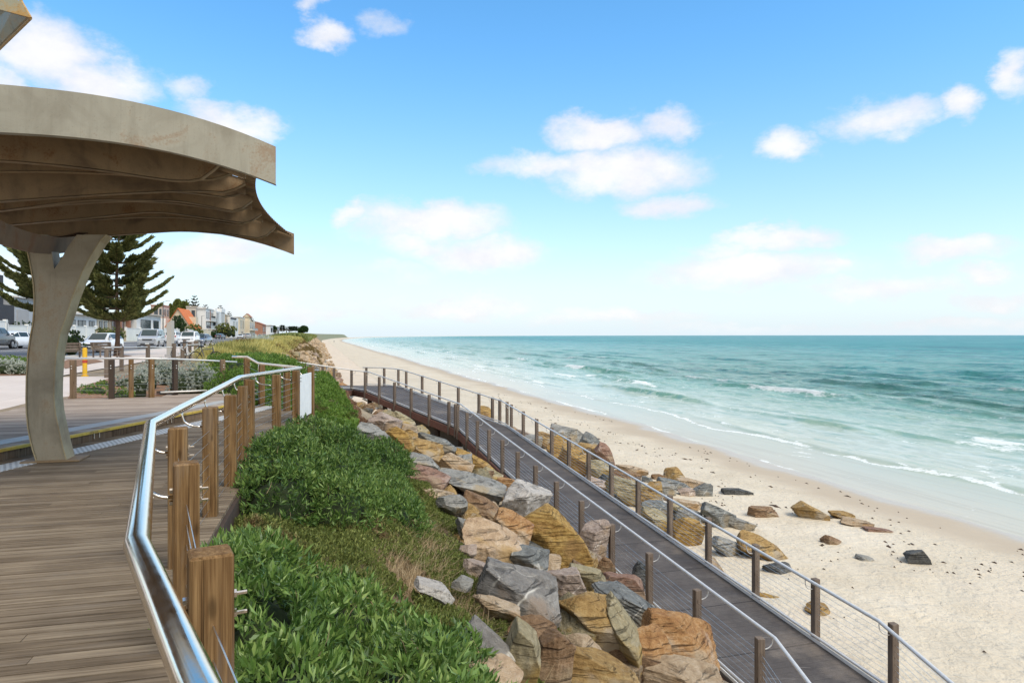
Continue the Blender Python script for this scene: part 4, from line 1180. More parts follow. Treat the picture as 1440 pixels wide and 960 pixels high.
# railings along the two sides: posts stand just outside the surface
def along(p0, p1, z0, z1, n, first=True, last=False):
    k = [i / n for i in range(n)] + ([1.0] if last else [])
    if not first: k = k[1:]
    return [(p0.lerp(p1, s), z0 + (z1 - z0) * s) for s in k]
H_R = .945
out = .055
def shift(lst, sgn):
    return [Vector((p.x + sgn * out, p.y, z)) for p, z in lst]
Ls = [(Vector((3.30, 4.9)), zr(9.5) - .11), (Vector((3.31, 6.5)), zr(9.5) - .08), (Vector((3.30, 8.0)), zr(9.5) - .05)] + along(Ln + Vector((.03, .1)), Lk + Vector((.12, -.4)), zr(9.42), zk - .03, 12, True, True) + [(Lk, zk)] + along(Lk + Vector((-.29, .4)), Lh, zk + .05, zh, 5, True, True) + [(Vector((-8.0, 35.7)), zh), (Vector((-7.93, 31.9)), CAMZ - 2.43), (Vector((-7.9, 29.9)), CAMZ - 2.26), (Vector((-7.87, 28.0)), CAMZ - 2.1), (Vector((-7.84, 26.2)), CAMZ - 1.96), (Vector((-7.8, 24.5)), CAMZ - 1.83)]
Rs = [(Vector((5.20, 4.9)), zr(9.5) - .11), (Vector((5.21, 6.6)), zr(9.5) - .08), (Vector((5.21, 8.2)), zr(9.5) - .05)] + along(Rn + Vector((-.02, .05)), Rk + Vector((.12, -.4)), zr(9.8), zk - .03, 12, True, True) + [(Rk + Vector((-.05, .35)), zk + .0), (Rk + Vector((-.35, .85)), zk + .06), (Rk + Vector((-.66, 1.3)), zk + .1)] + along(Rk + Vector((-1.25, 2.0)), Rh, zk + .22, zh, 4, True, True) + [(Vector((-5.95, 36.9)), zh), (Vector((-6.9, 38.1)), zh), (Vector((-7.9, 38.3)), zh)]
Lb = shift(Ls, -1); Rb = shift(Rs, 1)
def rails(b, sgn, dz):
    return [Vector((p.x + sgn * .20, p.y, p.z + H_R + dz)) for p in b]
def simp(pts, eps=.02):
    keep = [pts[0]]
    for i in range(1, len(pts) - 1):
        a, c_ = keep[-1], pts[i + 1]
        d = (c_ - a); s = (pts[i] - a).dot(d) / d.length_squared
        if (a + d * s - pts[i]).length > eps: keep.append(pts[i])
    return keep + [pts[-1]]
balustrade('ramp_railing', 'landward ramp railing of grey posts, its steel handrail floating inside the post line', Lb, simp(rails(Lb, 1, -.01)), H_R, (M['post_grey'], M['steel_dull']), -1, w=.105, nw=9, rail_r=.026, brk=1, bolts=False, bottom_rail=True, wire_r=.0025)
balustrade('ramp_railing', 'seaward ramp railing of grey posts with taut wires in front of the sand', Rb, simp(rails(Rb, -1, .03)), H_R, (M['post_grey'], M['steel_dull']), 1, w=.105, nw=9, rail_r=.026, brk=1, bolts=False, bottom_rail=True, wire_r=.0025)
Bl = [Vector((-9.95, 35.9, zh)), Vector((-9.9, 33.0, CAMZ - 2.5)), Vector((-9.85, 30.0, CAMZ - 2.25)), Vector((-9.8, 27.0, CAMZ - 2.02)), Vector((-9.75, 24.2, CAMZ - 1.82))]
balustrade('ramp_railing', 'low grey railing along the inner side of the ramp head by the dune grass', Bl, [p + Vector((.2, 0, H_R)) for p in Bl], H_R, (M['post_grey'], M['steel_dull']), 1, w=.105, nw=7, rail_r=.024, brk=0, bolts=False)
# ------------------------------------------------------------------ rocks
ICO = {}
def ico(n):
    if n not in ICO:
        bm = bmesh.new(); bmesh.ops.create_icosphere(bm, subdivisions=n, radius=1)
        ICO[n] = (np.array([v.co[:] for v in bm.verts]), np.array([[v.index for v in f.verts] for f in bm.faces])); bm.free()
    return ICO[n]
def n3(P, seed, sc, oct_=4):
    out = np.zeros(len(P)); a = 1.0
    for o in range(oct_):
        q = P * sc * 2 ** o
        out += a * (vnoise(q[:, 0] + seed * 3.7, q[:, 1] - seed * 1.3 + q[:, 2] * .83, seed + o) + vnoise(q[:, 2] + seed * 2.1, q[:, 1] * .9 + q[:, 0] * .37 - seed, seed + 31 + o) - 1.0)
        a *= .52
    return out
def poly_rock(seed, res=.13, n=(9, 14), blocky=.60):
    """a block split along random flat planes, edges chipped, faces roughened"""
    r = np.random.default_rng(seed)
    bm = bmesh.new(); bmesh.ops.create_cube(bm, size=2.0)
    k = int(r.integers(*n))
    # quarry stone breaks along bedding and two joint sets, so most planes come in near-parallel pairs
    base = r.normal(size=(3, 3)); base /= np.linalg.norm(base, axis=1)[:, None]
    for i in range(k):
        d = base[i % 3] * (1 if (i // 3) % 2 else -1) + r.normal(size=3) * .42 if i < 6 else r.normal(size=3)
        d = Vector(d / np.linalg.norm(d)); off = r.uniform(blocky, blocky + .38)
        g_ = bm.verts[:] + bm.edges[:] + bm.faces[:]
        bmesh.ops.bisect_plane(bm, geom=g_, plane_co=d * off, plane_no=d, clear_outer=True)
        e = [x for x in bm.edges if len(x.link_faces) == 1]
        if e: bmesh.ops.contextual_create(bm, geom=e)
    bmesh.ops.remove_doubles(bm, verts=bm.verts, dist=.04)
    bmesh.ops.dissolve_degenerate(bm, dist=.02, edges=bm.edges)
    try: bmesh.ops.bevel(bm, geom=bm.edges[:], offset=.035, segments=1, affect='EDGES', clamp_overlap=True)
    except Exception: pass
    bmesh.ops.triangulate(bm, faces=bm.faces)
    for _ in range(5):
        e = [x for x in bm.edges if x.calc_length() > res]
        if not e: break
        bmesh.ops.subdivide_edges(bm, edges=e, cuts=1); bmesh.ops.triangulate(bm, faces=[f for f in bm.faces if len(f.verts) > 3])
    bm.normal_update()
    P = np.array([v.co[:] for v in bm.verts]); N = np.array([v.normal[:] for v in bm.verts])
    Fc = np.array([[v.index for v in f.verts] for f in bm.faces]); bm.free()
    ax = base[0]; h = P @ ax * r.uniform(4, 7)
    ledge = np.abs((h + n3(P, seed % 71, 1.2, 2) * .8) % 1 - .5)
    P = P + N * ((ledge[:, None] - .25) * .055 + n3(P, seed % 97, 2.6, 4)[:, None] * .040)
    return P, Fc
def rock_shape(seed, sub=4):
    return poly_rock(seed, {5: .085, 4: .12, 3: .24, 2: .6}[sub])
def place_rock(i, px, py, w, h, tilt, kind, label, group, name='boulder', sub=4, depthk=.85, sink=.10, Yset=None, lift=.0, near=.25, bury=1.25):
    if Yset is None:
        p0 = ray_ground(px, py + h * .22, .12 + lift, 4.0)
        Y = p0.y - near * h * p0.y / F
    else: Y = Yset
    if bury > 1.5:      # a stone bedded in the sand: its front foot is where the sand meets it
        p0 = ray_ground(px, py + h * .46, .0, 4.0); Y = p0.y * (1 + depthk * (w + h) / 1.6 / F * .5)
    if group == GI:     # keep clear of the ramp: slide towards us until the stone lies wholly on its landward side
        Y0 = Y
        while Y > Y0 - 2.2 and Y < 27 and at(px, py, Y).x > 3.30 - .2895 * (Y - 9.3) - .12 - w * Y / F * .42: Y -= .05
        if Y < Y0 - .3: bury = 2.2
    c = at(px, py, Y); sx = w * Y / F / 2; sz = h * Y / F / 2
    P, Fc = rock_shape(100 + i * 13, sub)
    t = math.radians(tilt)
    # true size before tilting so that the tilted outline fills w x h
    ct, st = abs(math.cos(t)), abs(math.sin(t))
    L = math.hypot(w, h) * Y / F / 2 if tilt > 25 else sx * 1.04
    B = sz if tilt <= 25 else max(.35 * L, min(sx, sz) * .85)
    dep = depthk * (sx + sz) / 1.6
    m = np.abs(P).max(0)
    P = P / m * np.array([L, dep, B])
    rot = np.array(Matrix.Rotation(t, 3, 'Y')); yaw = np.array(Matrix.Rotation(random.Random(i).uniform(-.4, .4), 3, 'Z'))
    P = P @ yaw.T if tilt <= 5 else P
    P = P @ rot.T
    # fit the outline
    ex = (P[:, 0].max() - P[:, 0].min()) / 2; ez = (P[:, 2].max() - P[:, 2].min()) / 2
    P[:, 0] *= sx / ex; P[:, 2] *= sz / ez * 1.05
    P[:, 0] -= (P[:, 0].max() + P[:, 0].min()) / 2; P[:, 2] -= (P[:, 2].max() + P[:, 2].min()) / 2
    P[:, 2] = np.where(P[:, 2] < 0, P[:, 2] * bury, P[:, 2])
    o = mesh_obj(name, P, Fc, ROCK[kind], None, True, world=False)
    o.data.set_sharp_from_angle(angle=math.radians(22))
    o.location = c
    return tag(o, label, 'rock', group)
GI, GO = 'boulders between the shrubs and the ramp', 'boulders on the sand side of the ramp'
INNER = [
 (489, 546, 32, 15, 38, 'orange', 'tan slab just below the ramp head railing'),
 (528, 566, 34, 15, 40, 'grey', 'narrow grey slab beside the grass under the ramp head'),
 (553, 577, 22, 14, 30, 'white', 'small pale grey stone nearest the upper ramp beam'),
 (566, 592, 36, 24, 42, 'olive', 'yellow edged grey boulder under the upper ramp beam'),
 (541, 596, 46, 26, 22, 'pink', 'pale flat topped boulder at the edge of the leafy slope'),
 (524, 617, 52, 42, 25, 'grey', 'large mottled grey boulder behind the brown dried plants'),
 (560, 617, 46, 32, 38, 'gold', 'bright yellow split boulder in the upper pile'),
 (578, 611, 20, 15, 20, 'ochre', 'small yellow stone behind the bright split boulder'),
 (616, 627, 52, 36, 36, 'blue', 'blue grey boulder below the first ramp pier'),
 (620, 612, 24, 16, 10, 'gold', 'yellow stone lying in the shade beneath the ramp'),
 (596, 633, 60, 26, 22, 'ochre', 'long ochre slab under the blue grey boulder'),
 (557, 639, 32, 20, 15, 'brown', 'brown stone beside the upper edge of the low green cover'),
 (583, 650, 64, 20, 8, 'grey', 'long pale grey slab with a rounded back'),
 (602, 669, 60, 26, 14, 'red', 'red brown layered slab'),
 (640, 654, 54, 32, 24, 'tan', 'tan boulder in front of the ochre rocks by the ramp pier'),
 (668, 650, 60, 34, 42, 'gold', 'golden boulder against the ramp beam below the pier'),
 (662, 681, 96, 34, 32, 'grey', 'very long grey slab with a dark hollow under it'),
 (690, 668, 34, 20, 22, 'olive', 'pale yellow stone touching the ramp beam'),
 (710, 683, 40, 20, 12, 'orange', 'bright orange stone under the ramp beam'),
 (612, 694, 50, 20, 14, 'tan', 'low tan stone at the end of the red brown slab'),
 (634, 692, 20, 16, 20, 'ochre', 'small ochre stone in the dark hollow'),
 (634, 711, 46, 26, 10, 'grey', 'rounded grey stone bordering the bright green cover'),
 (741, 714, 70, 60, 22, 'white', 'large pale speckled boulder beside the ramp'),
 (684, 716, 66, 44, 28, 'brown', 'brown and ochre block before the pale speckled boulder'),
 (656, 719, 34, 24, 12, 'ochre', 'yellowish stone left of the brown block'),
 (722, 743, 56, 46, 32, 'orange', 'orange block with a pale top under the speckled boulder'),
 (696, 762, 86, 56, 32, 'peach', 'big peach coloured slab leaning against the orange block'),
 (784, 758, 90, 72, 34, 'gold', 'biggest golden striped boulder, next to the ramp edge'),
 (834, 764, 46, 52, 12, 'pink', 'pinkish ridged boulder between the golden one and the ramp post'),
 (744, 789, 58, 40, 20, 'blue', 'blue grey wedge under the golden boulder'),
 (775, 795, 28, 26, 10, 'tan', 'small tan stone at the right of the blue grey wedge'),
 (729, 832, 112, 72, 18, 'vein', 'broad grey boulder crossed by white veins'),
 (797, 828, 64, 56, 12, 'pink', 'pinkish veined boulder touching the broad veined one'),
 (824, 812, 56, 40, 16, 'olive', 'yellow grey boulder above the pinkish veined one'),
 (877, 827, 58, 46, 28, 'red', 'red brown block with a pale flat top by the ramp rail'),
 (884, 854, 92, 46, 36, 'blue', 'long grey green slab leaning towards the ramp'),
 (832, 874, 98, 70, 26, 'ochre', 'large boulder with an ochre top and dark grey flank'),
 (782, 864, 24, 24, 8, 'red', 'small pinkish brown stone beside the ochre topped boulder'),
 (698, 850, 64, 34, 34, 'tan', 'tan slab with a pale split top at the edge of the low plants'),
 (748, 887, 66, 36, 18, 'brown', 'sandy brown boulder below the tan split slab'),
 (692, 908, 88, 62, 42, 'vein', 'dark grey layered slab tilted towards the shrub'),
 (730, 920, 58, 80, 20, 'olive', 'upright grey and yellow boulder with a split face'),
 (774, 924, 66, 70, 10, 'brown', 'rust brown block in the bottom row'),
 (818, 910, 64, 34, 14, 'tan', 'beige flat stone between the rust block and the ochre topped boulder'),
 (838, 942, 108, 54, 18, 'ochre', 'brown and ochre boulder at the bottom edge'),
 (884, 896, 58, 88, 46, 'olive', 'split yellow green boulder standing on end'),
 (956, 905, 108, 86, 12, 'orange', 'big orange boulder with upright stripes beside the ramp'),
 (912, 914, 66, 58, 16, 'orange', 'orange brown boulder in front of the striped one'),
 (962, 951, 116, 46, 6, 'tan', 'broad tan boulder at the bottom beneath the striped one'),
 (598, 957, 100, 28, 4, 'tan', 'low tan boulder under the leafy shrub at the bottom'),
 (690, 948, 88, 56, 18, 'peach', 'tan boulder with a white patch at the bottom edge'),
 (610, 830, 56, 26, 30, 'white', 'pale pinkish stone among the shrubs'),
 (657, 775, 26, 18, 20, 'pink', 'small pale stone in the dry stems beside the peach slab'),
 (660, 742, 40, 26, 24, 'grey', 'small grey stone above the peach slab'),
 (700, 795, 34, 22, 20, 'vein', 'small mottled stone under the peach slab'),
 (672, 800, 40, 24, 26, 'pink', 'grey pink stone left of the white veined boulder'),
 (650, 820, 30, 16, 20, 'grey', 'small grey stone in the low plants'),
 (850, 795, 30, 22, 18, 'brown', 'brown stone at the foot of the pinkish ridged boulder'),
 (900, 800, 26, 22, 12, 'dark', 'dark stone beneath the ramp edge'),
]
OUTER = [
 (681, 581, 26, 20, 12, 'gold', 'lone yellow boulder by the bend of the ramp'),
 (725, 606, 20, 14, 10, 'tan', 'small tan stone below the bend posts'), (738, 612, 26, 18, 20, 'pink', 'small pinkish stone below the bend posts'),
 (768, 619, 34, 26, 14, 'ochre', 'yellow boulder at the head of the seaward pile'), (748, 622, 30, 20, 10, 'grey', 'grey stone at the head of the seaward pile'),
 (789, 630, 44, 36, 18, 'gold', 'golden boulder behind the wires of the seaward rail'),
 (800, 613, 54, 32, 18, 'grey', 'grey green flat boulder topping the seaward pile'),
 (831, 623, 36, 30, 14, 'blue', 'blue grey boulder topping the seaward pile'), (826, 637, 50, 28, 12, 'ochre', 'ochre boulder under the two grey ones'),
 (851, 641, 30, 40, 40, 'red', 'red brown leaning boulder at the seaward edge'),
 (808, 652, 46, 48, 18, 'gold', 'golden boulder close to the seaward posts'), (842, 662, 48, 30, 14, 'olive', 'olive boulder in the middle of the seaward pile'),
 (845, 681, 58, 26, 24, 'pink', 'pinkish grey slab along the ramp edge'), (858, 676, 36, 20, 20, 'dark', 'black stone in the shade of the seaward pile'),
 (890, 660, 46, 15, 17, 'tan', 'thin tan slab on the sand'), (880, 671, 42, 20, 12, 'brown', 'brown stone under the thin tan slab'),
 (872, 699, 24, 14, 5, 'dark', 'small black stone by the ramp edge'), (885, 690, 66, 42, 14, 'olive', 'big yellow green boulder behind the rail'),
 (910, 675, 16, 10, 5, 'blue', 'tiny blue grey stone on the sand'), (915, 699, 42, 42, 18, 'ochre', 'ochre block behind the rail'),
 (934, 689, 34, 20, 14, 'grey', 'flat grey stone over the ochre block'), (922, 716, 46, 26, 22, 'blue', 'grey slab below the ochre block'),
 (921, 732, 48, 40, 20, 'olive', 'pale olive boulder at the ramp edge'), (954, 716, 36, 22, 26, 'olive', 'narrow olive stone under the handrail'),
 (968, 749, 46, 42, 10, 'gold', 'rounded golden striped boulder at the lower end of the pile'), (970, 726, 46, 28, 16, 'grey', 'whitish grey boulder above the rounded golden one'),
 (962, 709, 56, 20, 32, 'tan', 'slanting tan slab beneath the handrail'),
 (948, 682, 46, 20, 14, 'blue', 'dark blue grey slab out on the sand'), (950, 668, 30, 20, 8, 'ochre', 'small ochre boulder on the open sand'), (927, 670, 24, 9, 8, 'brown', 'flat brown stone on the open sand'),
 (987, 690, 32, 23, 14, 'blue', 'rounded blue grey boulder on the open sand'), (966, 693, 26, 13, 12, 'pink', 'pinkish grey stone beside the rounded blue one'), (975, 681, 44, 14, 16, 'tan', 'half buried tan stone behind the rounded blue one'),
 (1035, 691, 46, 13, 7, 'dark', 'long low dark stone on the sand'),
 (1009, 724, 52, 42, 30, 'blue', 'large blue grey boulder by the handrail'), (1038, 735, 46, 20, 22, 'grey', 'flat grey stone leaning off the large blue one'),
 (1021, 769, 50, 34, 34, 'grey', 'grey wedge in the sand next to the rail'),
 (1075, 772, 84, 44, 26, 'ochre', 'ochre and grey boulder in the sand by the rail'), (1093, 800, 46, 17, 10, 'dark', 'low dark stone before the ochre and grey boulder'),
 (1071, 720, 44, 20, 8, 'brown', 'brown domed stone on the open sand'), (1137, 720, 46, 26, 12, 'ochre', 'ochre and blue boulder in the middle of the sand'),
 (1183, 725, 38, 14, 10, 'ochre', 'low ochre stone next to the ochre and blue boulder'), (1202, 735, 44, 14, 12, 'tan', 'grey tan stone in the row on the sand'), (1235, 745, 44, 11, 8, 'red', 'flat red brown stone at the end of the row'),
 (1170, 760, 32, 16, 16, 'brown', 'small brown stone with weed in the middle of the sand'), (1288, 782, 40, 24, 16, 'dark', 'lone dark boulder far right on the sand'), (1217, 785, 26, 9, 22, 'grey', 'small half buried grey stone in the sand'),
 (1150, 858, 40, 20, 14, 'ochre', 'ochre stone half buried behind a seaward post'), (1080, 838, 44, 9, 8, 'gold', 'flat yellow stone at the ramp edge'),
]
for i, (px, py, w, h, t, k, lab) in enumerate(INNER):
    place_rock(i, px, py, w * 1.06, h * 1.12, t, k, lab, GI, sub=5 if w > 60 else 4, lift=.16, bury=1.5)
for i, (px, py, w, h, t, k, lab) in enumerate(OUTER):
    place_rock(200 + i, px, py, w, h, t, k, lab, GO, sub=4, lift=.05, bury=1.9 if (py < 700 and px > 905) or px > 960 else 1.3)
# small rubble packed under and between the boulders; nothing tells these apart
KINDS_ = ['ochre', 'tan', 'grey', 'brown', 'blue', 'pink', 'olive', 'red']
def rubble(n, ur, vr, sr, label, group, seed, lift=.0):
    r = random.Random(seed); protos = []
    for k in range(n):
        u, v = r.uniform(*ur), r.uniform(*(vr(u) if callable(vr) else vr)) if not callable(vr) else 0
        if callable(vr):
            a, b_ = vr(u); v = r.uniform(a, b_)
        s = r.uniform(*sr); x, y = xy(u, v)
        if len(protos) < 14:
            P, Fc = rock_shape(900 + seed * 37 + k * 7, 3)
            o = mesh_obj('boulder', P, Fc, ROCK[KINDS_[k % 8]], None, True, world=False); o.data.set_sharp_from_angle(angle=math.radians(25)); protos.append(o)
        else:
            o = protos[k % 14].copy(); COL.objects.link(o)
        o.location = (x, y, Tz(x, y) + s * .12 + lift)
        o.scale = (s * r.uniform(.8, 1.4), s * r.uniform(.7, 1.1), s * r.uniform(.5, .85)); o.rotation_euler = (r.uniform(-.4, .4), r.uniform(-.4, .4), r.uniform(0, 6.28))
        tag(o, label, 'rock', group)
rubble(95, (4, 31), lambda u: (1.9 - max(0, u - 22) * .1, 5.2 - max(0, u - 28) * .35), (.20, .46), 'small rubble wedged under and between the big boulders above the ramp', 'rubble above the ramp', 3)
rubble(22, (14, 26), (7.4, 8.9), (.15, .34), 'small rubble at the seaward foot of the ramp', 'rubble below the ramp', 4)
rubble(100, (50, 112), lambda u: (-2.8, 2.4), (.28, .66), 'rock in the distant rubble slope between dune grass and beach', 'rocks of the distant slope', 5, .05)
Vs, Fs, off = [], [], 0
rr5 = np.random.default_rng(8)
for k in range(330):
    u = 70 + 330 * rr5.uniform() ** 1.6; v = rr5.uniform(-2.9, 2.4); s_ = rr5.uniform(.25, .65) * (1 + max(0, u - 150) / 400); x, y = xy(u, v)
    P, Fc = rock_shape(3000 + k % 40, 2); a = rr5.uniform(0, 6.28); P = P * s_ * np.array([1.1, .9, .7])
    P = np.stack([P[:, 0] * math.cos(a) - P[:, 1] * math.sin(a), P[:, 0] * math.sin(a) + P[:, 1] * math.cos(a), P[:, 2]], 1)
    Vs.append(P + [x, y, Tz(x, y) + s_ * .15]); Fs.append(Fc + off); off += len(P)
o = mesh_obj('rubble', np.concatenate(Vs), np.concatenate(Fs), ROCK['tan'], None, True); tag(o, 'mass of pale rubble along the far foot of the dunes', None, None, 'stuff')
# ------------------------------------------------------------------ leaves
def norm(a): return a / np.maximum(np.linalg.norm(a, axis=1)[:, None], 1e-9)
def leaf_quads(base, d, side, L, Wd, fold=.25, droop=.15):
    """pointed leaves: base point, direction, side vector, length and width arrays"""
    nrm = norm(np.cross(d, side))
    L = np.broadcast_to(L, (len(base),))[:, None]; Wd = np.broadcast_to(Wd, (len(base),))[:, None]
    mid = base + d * L * .5
    a = mid + side * Wd * .5 + nrm * Wd * fold; c = mid - side * Wd * .5 + nrm * Wd * fold
    tip = base + d * L - nrm * L * droop
    V = np.stack([base, a, tip, c], 1).reshape(-1, 3)
    Fq = np.arange(len(base) * 4).reshape(-1, 4)
    return V, Fq
def rosettes(P, A, k, L, Wd, spread=(.5, 1.15), rng=RNG, stem=.0):
    """k leaves round the axis A at every point P"""
    n = len(P)
    t = norm(np.cross(A, rng.normal(size=(n, 3)))); bt = np.cross(A, t)
    Vs, Fs = [], []; off = 0
    for j in range(k):
        ph = j * 2.4 + rng.uniform(0, 1.2, n)
        th = rng.uniform(spread[0], spread[1], n) * (.35 + .65 * j / max(1, k - 1))
        rad = t * np.cos(ph)[:, None] + bt * np.sin(ph)[:, None]
        d = norm(A * np.cos(th)[:, None] + rad * np.sin(th)[:, None])
        side = norm(np.cross(d, A + rng.normal(size=(n, 3)) * .15))
        l = L * rng.uniform(.65, 1.15, n); w_ = Wd * rng.uniform(.75, 1.2, n)
        base = P - A * (stem * j / max(1, k - 1))
        V, Fq = leaf_quads(base, d, side, l, w_)
        Vs.append(V); Fs.append(Fq + off); off += len(V)
    return np.concatenate(Vs), np.concatenate(Fs)
def dome_points(lumps, dens, rng=RNG, low=-.15):
    """points and normals on the outside of a heap of ellipsoids (cx, cy, cz, rx, ry, rz)"""
    Ps, Ns = [], []
    for i, (cx, cy, cz, rx, ry, rz) in enumerate(lumps):
        area = 2 * math.pi * ((rx * ry) ** 1.6 / 3 + (rx * rz) ** 1.6 / 3 + (ry * rz) ** 1.6 / 3) ** (1 / 1.6)
        n = int(area * dens)
        q = norm(rng.normal(size=(n, 3))); q = q[q[:, 2] > low]
        wob = 1 + .16 * n3(q * 1.0, 11 + i, 2.2, 3)
        p = q * np.array([rx, ry, rz]) * wob[:, None] + np.array([cx, cy, cz])
        nn = norm(q / np.array([rx, ry, rz]))
        ok = np.ones(len(p), bool)
        for j, (ax, ay, az_, bx, by, bz) in enumerate(lumps):
            if j != i:
                ok &= (((p - [ax, ay, az_]) / [bx, by, bz]) ** 2).sum(1) > .58
        Ps.append(p[ok]); Ns.append(nn[ok])
    return np.concatenate(Ps), np.concatenate(Ns)
def core_mesh(lumps, k=.66):
    Vs, Fs = [], []; off = 0
    V, Fc = ico(3)
    for i, (cx, cy, cz, rx, ry, rz) in enumerate(lumps):
        q = V * (1 + .16 * n3(V, 11 + i, 2.2, 3))[:, None] * np.array([rx, ry, rz]) * k + np.array([cx, cy, cz])
        Vs.append(q); Fs.append(Fc + off); off += len(q)
    return np.concatenate(Vs), np.concatenate(Fs)
M['core_shade'] = plain('shrub_core_shade', (.022, .034, .010), .95, var=.5, scale=14)  # dark colour of the solid shrub cores, painting the shade between leaves
M['leaf_fg'] = leaf_mat('boobialla_leaves', (.040, .092, .017), (.145, .245, .048), (.36, .46, .135), .40, .20, .45)
M['leaf_mid'] = leaf_mat('dark_green_leaves', (.035, .085, .015), (.125, .215, .042), (.31, .41, .115), .45, .20, .4)
M['leaf_bright'] = leaf_mat('bright_green_leaves', (.085, .16, .025), (.165, .28, .045), (.29, .42, .085), .45, .25, .4, patch=((.16, .10, .05), .9, .60))
M['leaf_low'] = leaf_mat('low_saltbush_leaves', (.10, .125, .032), (.20, .235, .060), (.34, .36, .11), .55, .2, .3, patch=((.33, .20, .12), 1.1, .57))
M['leaf_silver'] = leaf_mat('silver_leaves', (.33, .355, .28), (.53, .56, .47), (.70, .72, .64), .7, .25, .2)
M['leaf_dark'] = leaf_mat('dense_dark_leaves', (.022, .050, .014), (.045, .09, .024), (.085, .145, .04), .55, .15, .3)
M['leaf_brown'] = leaf_mat('dried_leaves', (.17, .09, .055), (.30, .18, .115), (.42, .29, .19), .8, .2, .1)
M['stalk'] = leaf_mat('dry_stalks', (.24, .16, .085), (.42, .31, .18), (.60, .48, .31), .8, .1, .1)
M['grass_dune'] = leaf_mat('dune_grass', (.32, .285, .075), (.58, .50, .16), (.76, .68, .30), .7, .40, .15, patch=((.13, .17, .05), .16, .52), pscale=.25)
M['grass_dark'] = leaf_mat('dark_tussock', (.09, .06, .022), (.19, .13, .045), (.30, .22, .08), .7, .2, .15)

def bush(name, label, lumps, mat, dens, L, Wd, k=6, group=None, cat='shrub', up=.55, jitter=.35, spread=(.5, 1.15), stem=.03, core=.66, seed=1, low=-.15):
    rng = np.random.default_rng(seed)
    c = lumps[0]
    root = thing(name, (c[0], c[1], c[2]), label, cat, group)
    P, N = dome_points(lumps, dens, rng, low)
    A = norm(N * (1 - up) + np.array([0, 0, up]) + rng.normal(size=P.shape) * jitter)
    P = P + N * rng.uniform(-.10, .05, len(P))[:, None] * min(1, c[5] * 1.5)
    V, Fq = rosettes(P, A, k, L, Wd, spread, rng, stem)
    mesh_obj('leaves', V, Fq, mat, root)
    V, Fq = core_mesh(lumps, core); mesh_obj('dark_core', V, Fq, M['core_shade'], root, True)
    return root
def lump(u, v, ru, rv, top, hz=None, base=None):
    """ellipsoid heap on the ground with its top at height top"""
    x, y = xy(u, v); g0 = Tz(x, y)
    hz = hz or max(.25, (top - g0) * .75)
    return (x, y, top - hz, rv, ru, hz)
r = random.Random(4)
fg = []
for u in np.arange(1.5, 5.35, .55):
    e = v_edge(u)
    fg.append(lump(u + r.uniform(-.2, .2), e + .30 + r.uniform(-.08, .1), .55, .40, (.20 if 2.2 < u < 6.0 else .05) + r.uniform(-.10, .12)))
    fg.append(lump(u + .2 + r.uniform(-.2, .2), e + .72 + r.uniform(-.12, .12), .58, .50, -.06 + r.uniform(-.12, .12)))
    if u > 4.2: fg.append(lump(u + r.uniform(-.15, .15), e + 1.22 + r.uniform(-.1, .1), .52, .45, -.40 + r.uniform(-.12, .12)))
    if u > 4.9: fg.append(lump(u + r.uniform(-.1, .1), e + 1.68 + r.uniform(-.1, .1), .45, .40, -.80 + r.uniform(-.12, .1)))
bush('leafy_shrub', 'big bright green leafy shrub against the nearest deck posts', fg, M['leaf_fg'], 620, .074, .017, 8, 'coastal shrubs on the slope', seed=3, up=.5, jitter=.5, spread=(.55, 1.5), stem=.06, core=.62)
mid = []
for u in np.arange(7.75, 11.9, .6):
    e = max(v_edge(u), -.85)
    mid += [lump(u + r.uniform(-.2, .2), e + .38, .58, .5, (.22 if u < 10.4 else .12) + r.uniform(-.22, .14)), lump(u + r.uniform(-.2, .2), e + .95, .62, .52, .05 + r.uniform(-.24, .14)), lump(u + .6, e + 1.5, .6, .5, -.32 + r.uniform(-.1, .1))]
bush('leafy_shrub', 'rounded dark green shrub below the far bays of the deck railing', mid, M['leaf_mid'], 620, .070, .018, 7, 'coastal shrubs on the slope', seed=5, up=.5, jitter=.5, spread=(.55, 1.5), stem=.06, core=.62)
def dead_twigs(root, lumps, n, seed):
    rr = random.Random(seed); mb = MB()
    for k in range(n):
        cx, cy, cz, rx, ry, rz = rr.choice(lumps); a = rr.uniform(0, 6.28); q = rr.uniform(.2, .95)
        b0 = Vector((cx + math.cos(a) * rx * q, cy + math.sin(a) * ry * q, cz + rz * math.sqrt(max(0, 1 - q * q)) * .8))
        d = Vector((rr.uniform(-.6, .6), rr.uniform(-.6, .6), rr.uniform(.4, 1))).normalized(); L = rr.uniform(.07, .16)
        m_ = b0 + d * L * .6; mb.tube([b0, m_, m_ + (d + Vector((rr.uniform(-.6, .6), rr.uniform(-.6, .6), 0))).normalized() * L * .5], [.0035, .0025, .001], 4, cap=False)
    obj('dead_twigs', mb, M['stalk'], root)['kind'] = 'stuff'
dead_twigs(D.objects['leafy_shrub'], fg, 60, 5); dead_twigs(D.objects['leafy_shrub.001'], mid, 40, 6)
big = []
for px, py, Y, rr, top in ((345, 520, 19.5, 1.0, .96), (372, 520, 19.0, .95, .80), (318, 512, 20.5, .75, .92), (400, 530, 18.2, .95, .58), (360, 505, 22.5, 1.3, .92), (335, 535, 17.2, .75, .62), (388, 510, 24.0, 1.2, .75), (425, 530, 18.8, .9, .40), (372, 540, 16.6, .7, .45), (405, 545, 16.2, .7, .30)):
    p = at(px, py, Y); g0 = Tz(p.x, p.y); big.append((p.x, p.y, (g0 + top) / 2 - .2, rr, rr, (top - g0) / 2 + .2))
bush('leafy_shrub', 'dense green shrub behind the kinked handrail at the end of the deck', big, M['leaf_bright'], 420, .075, .024, 6, 'coastal shrubs on the slope', seed=6)
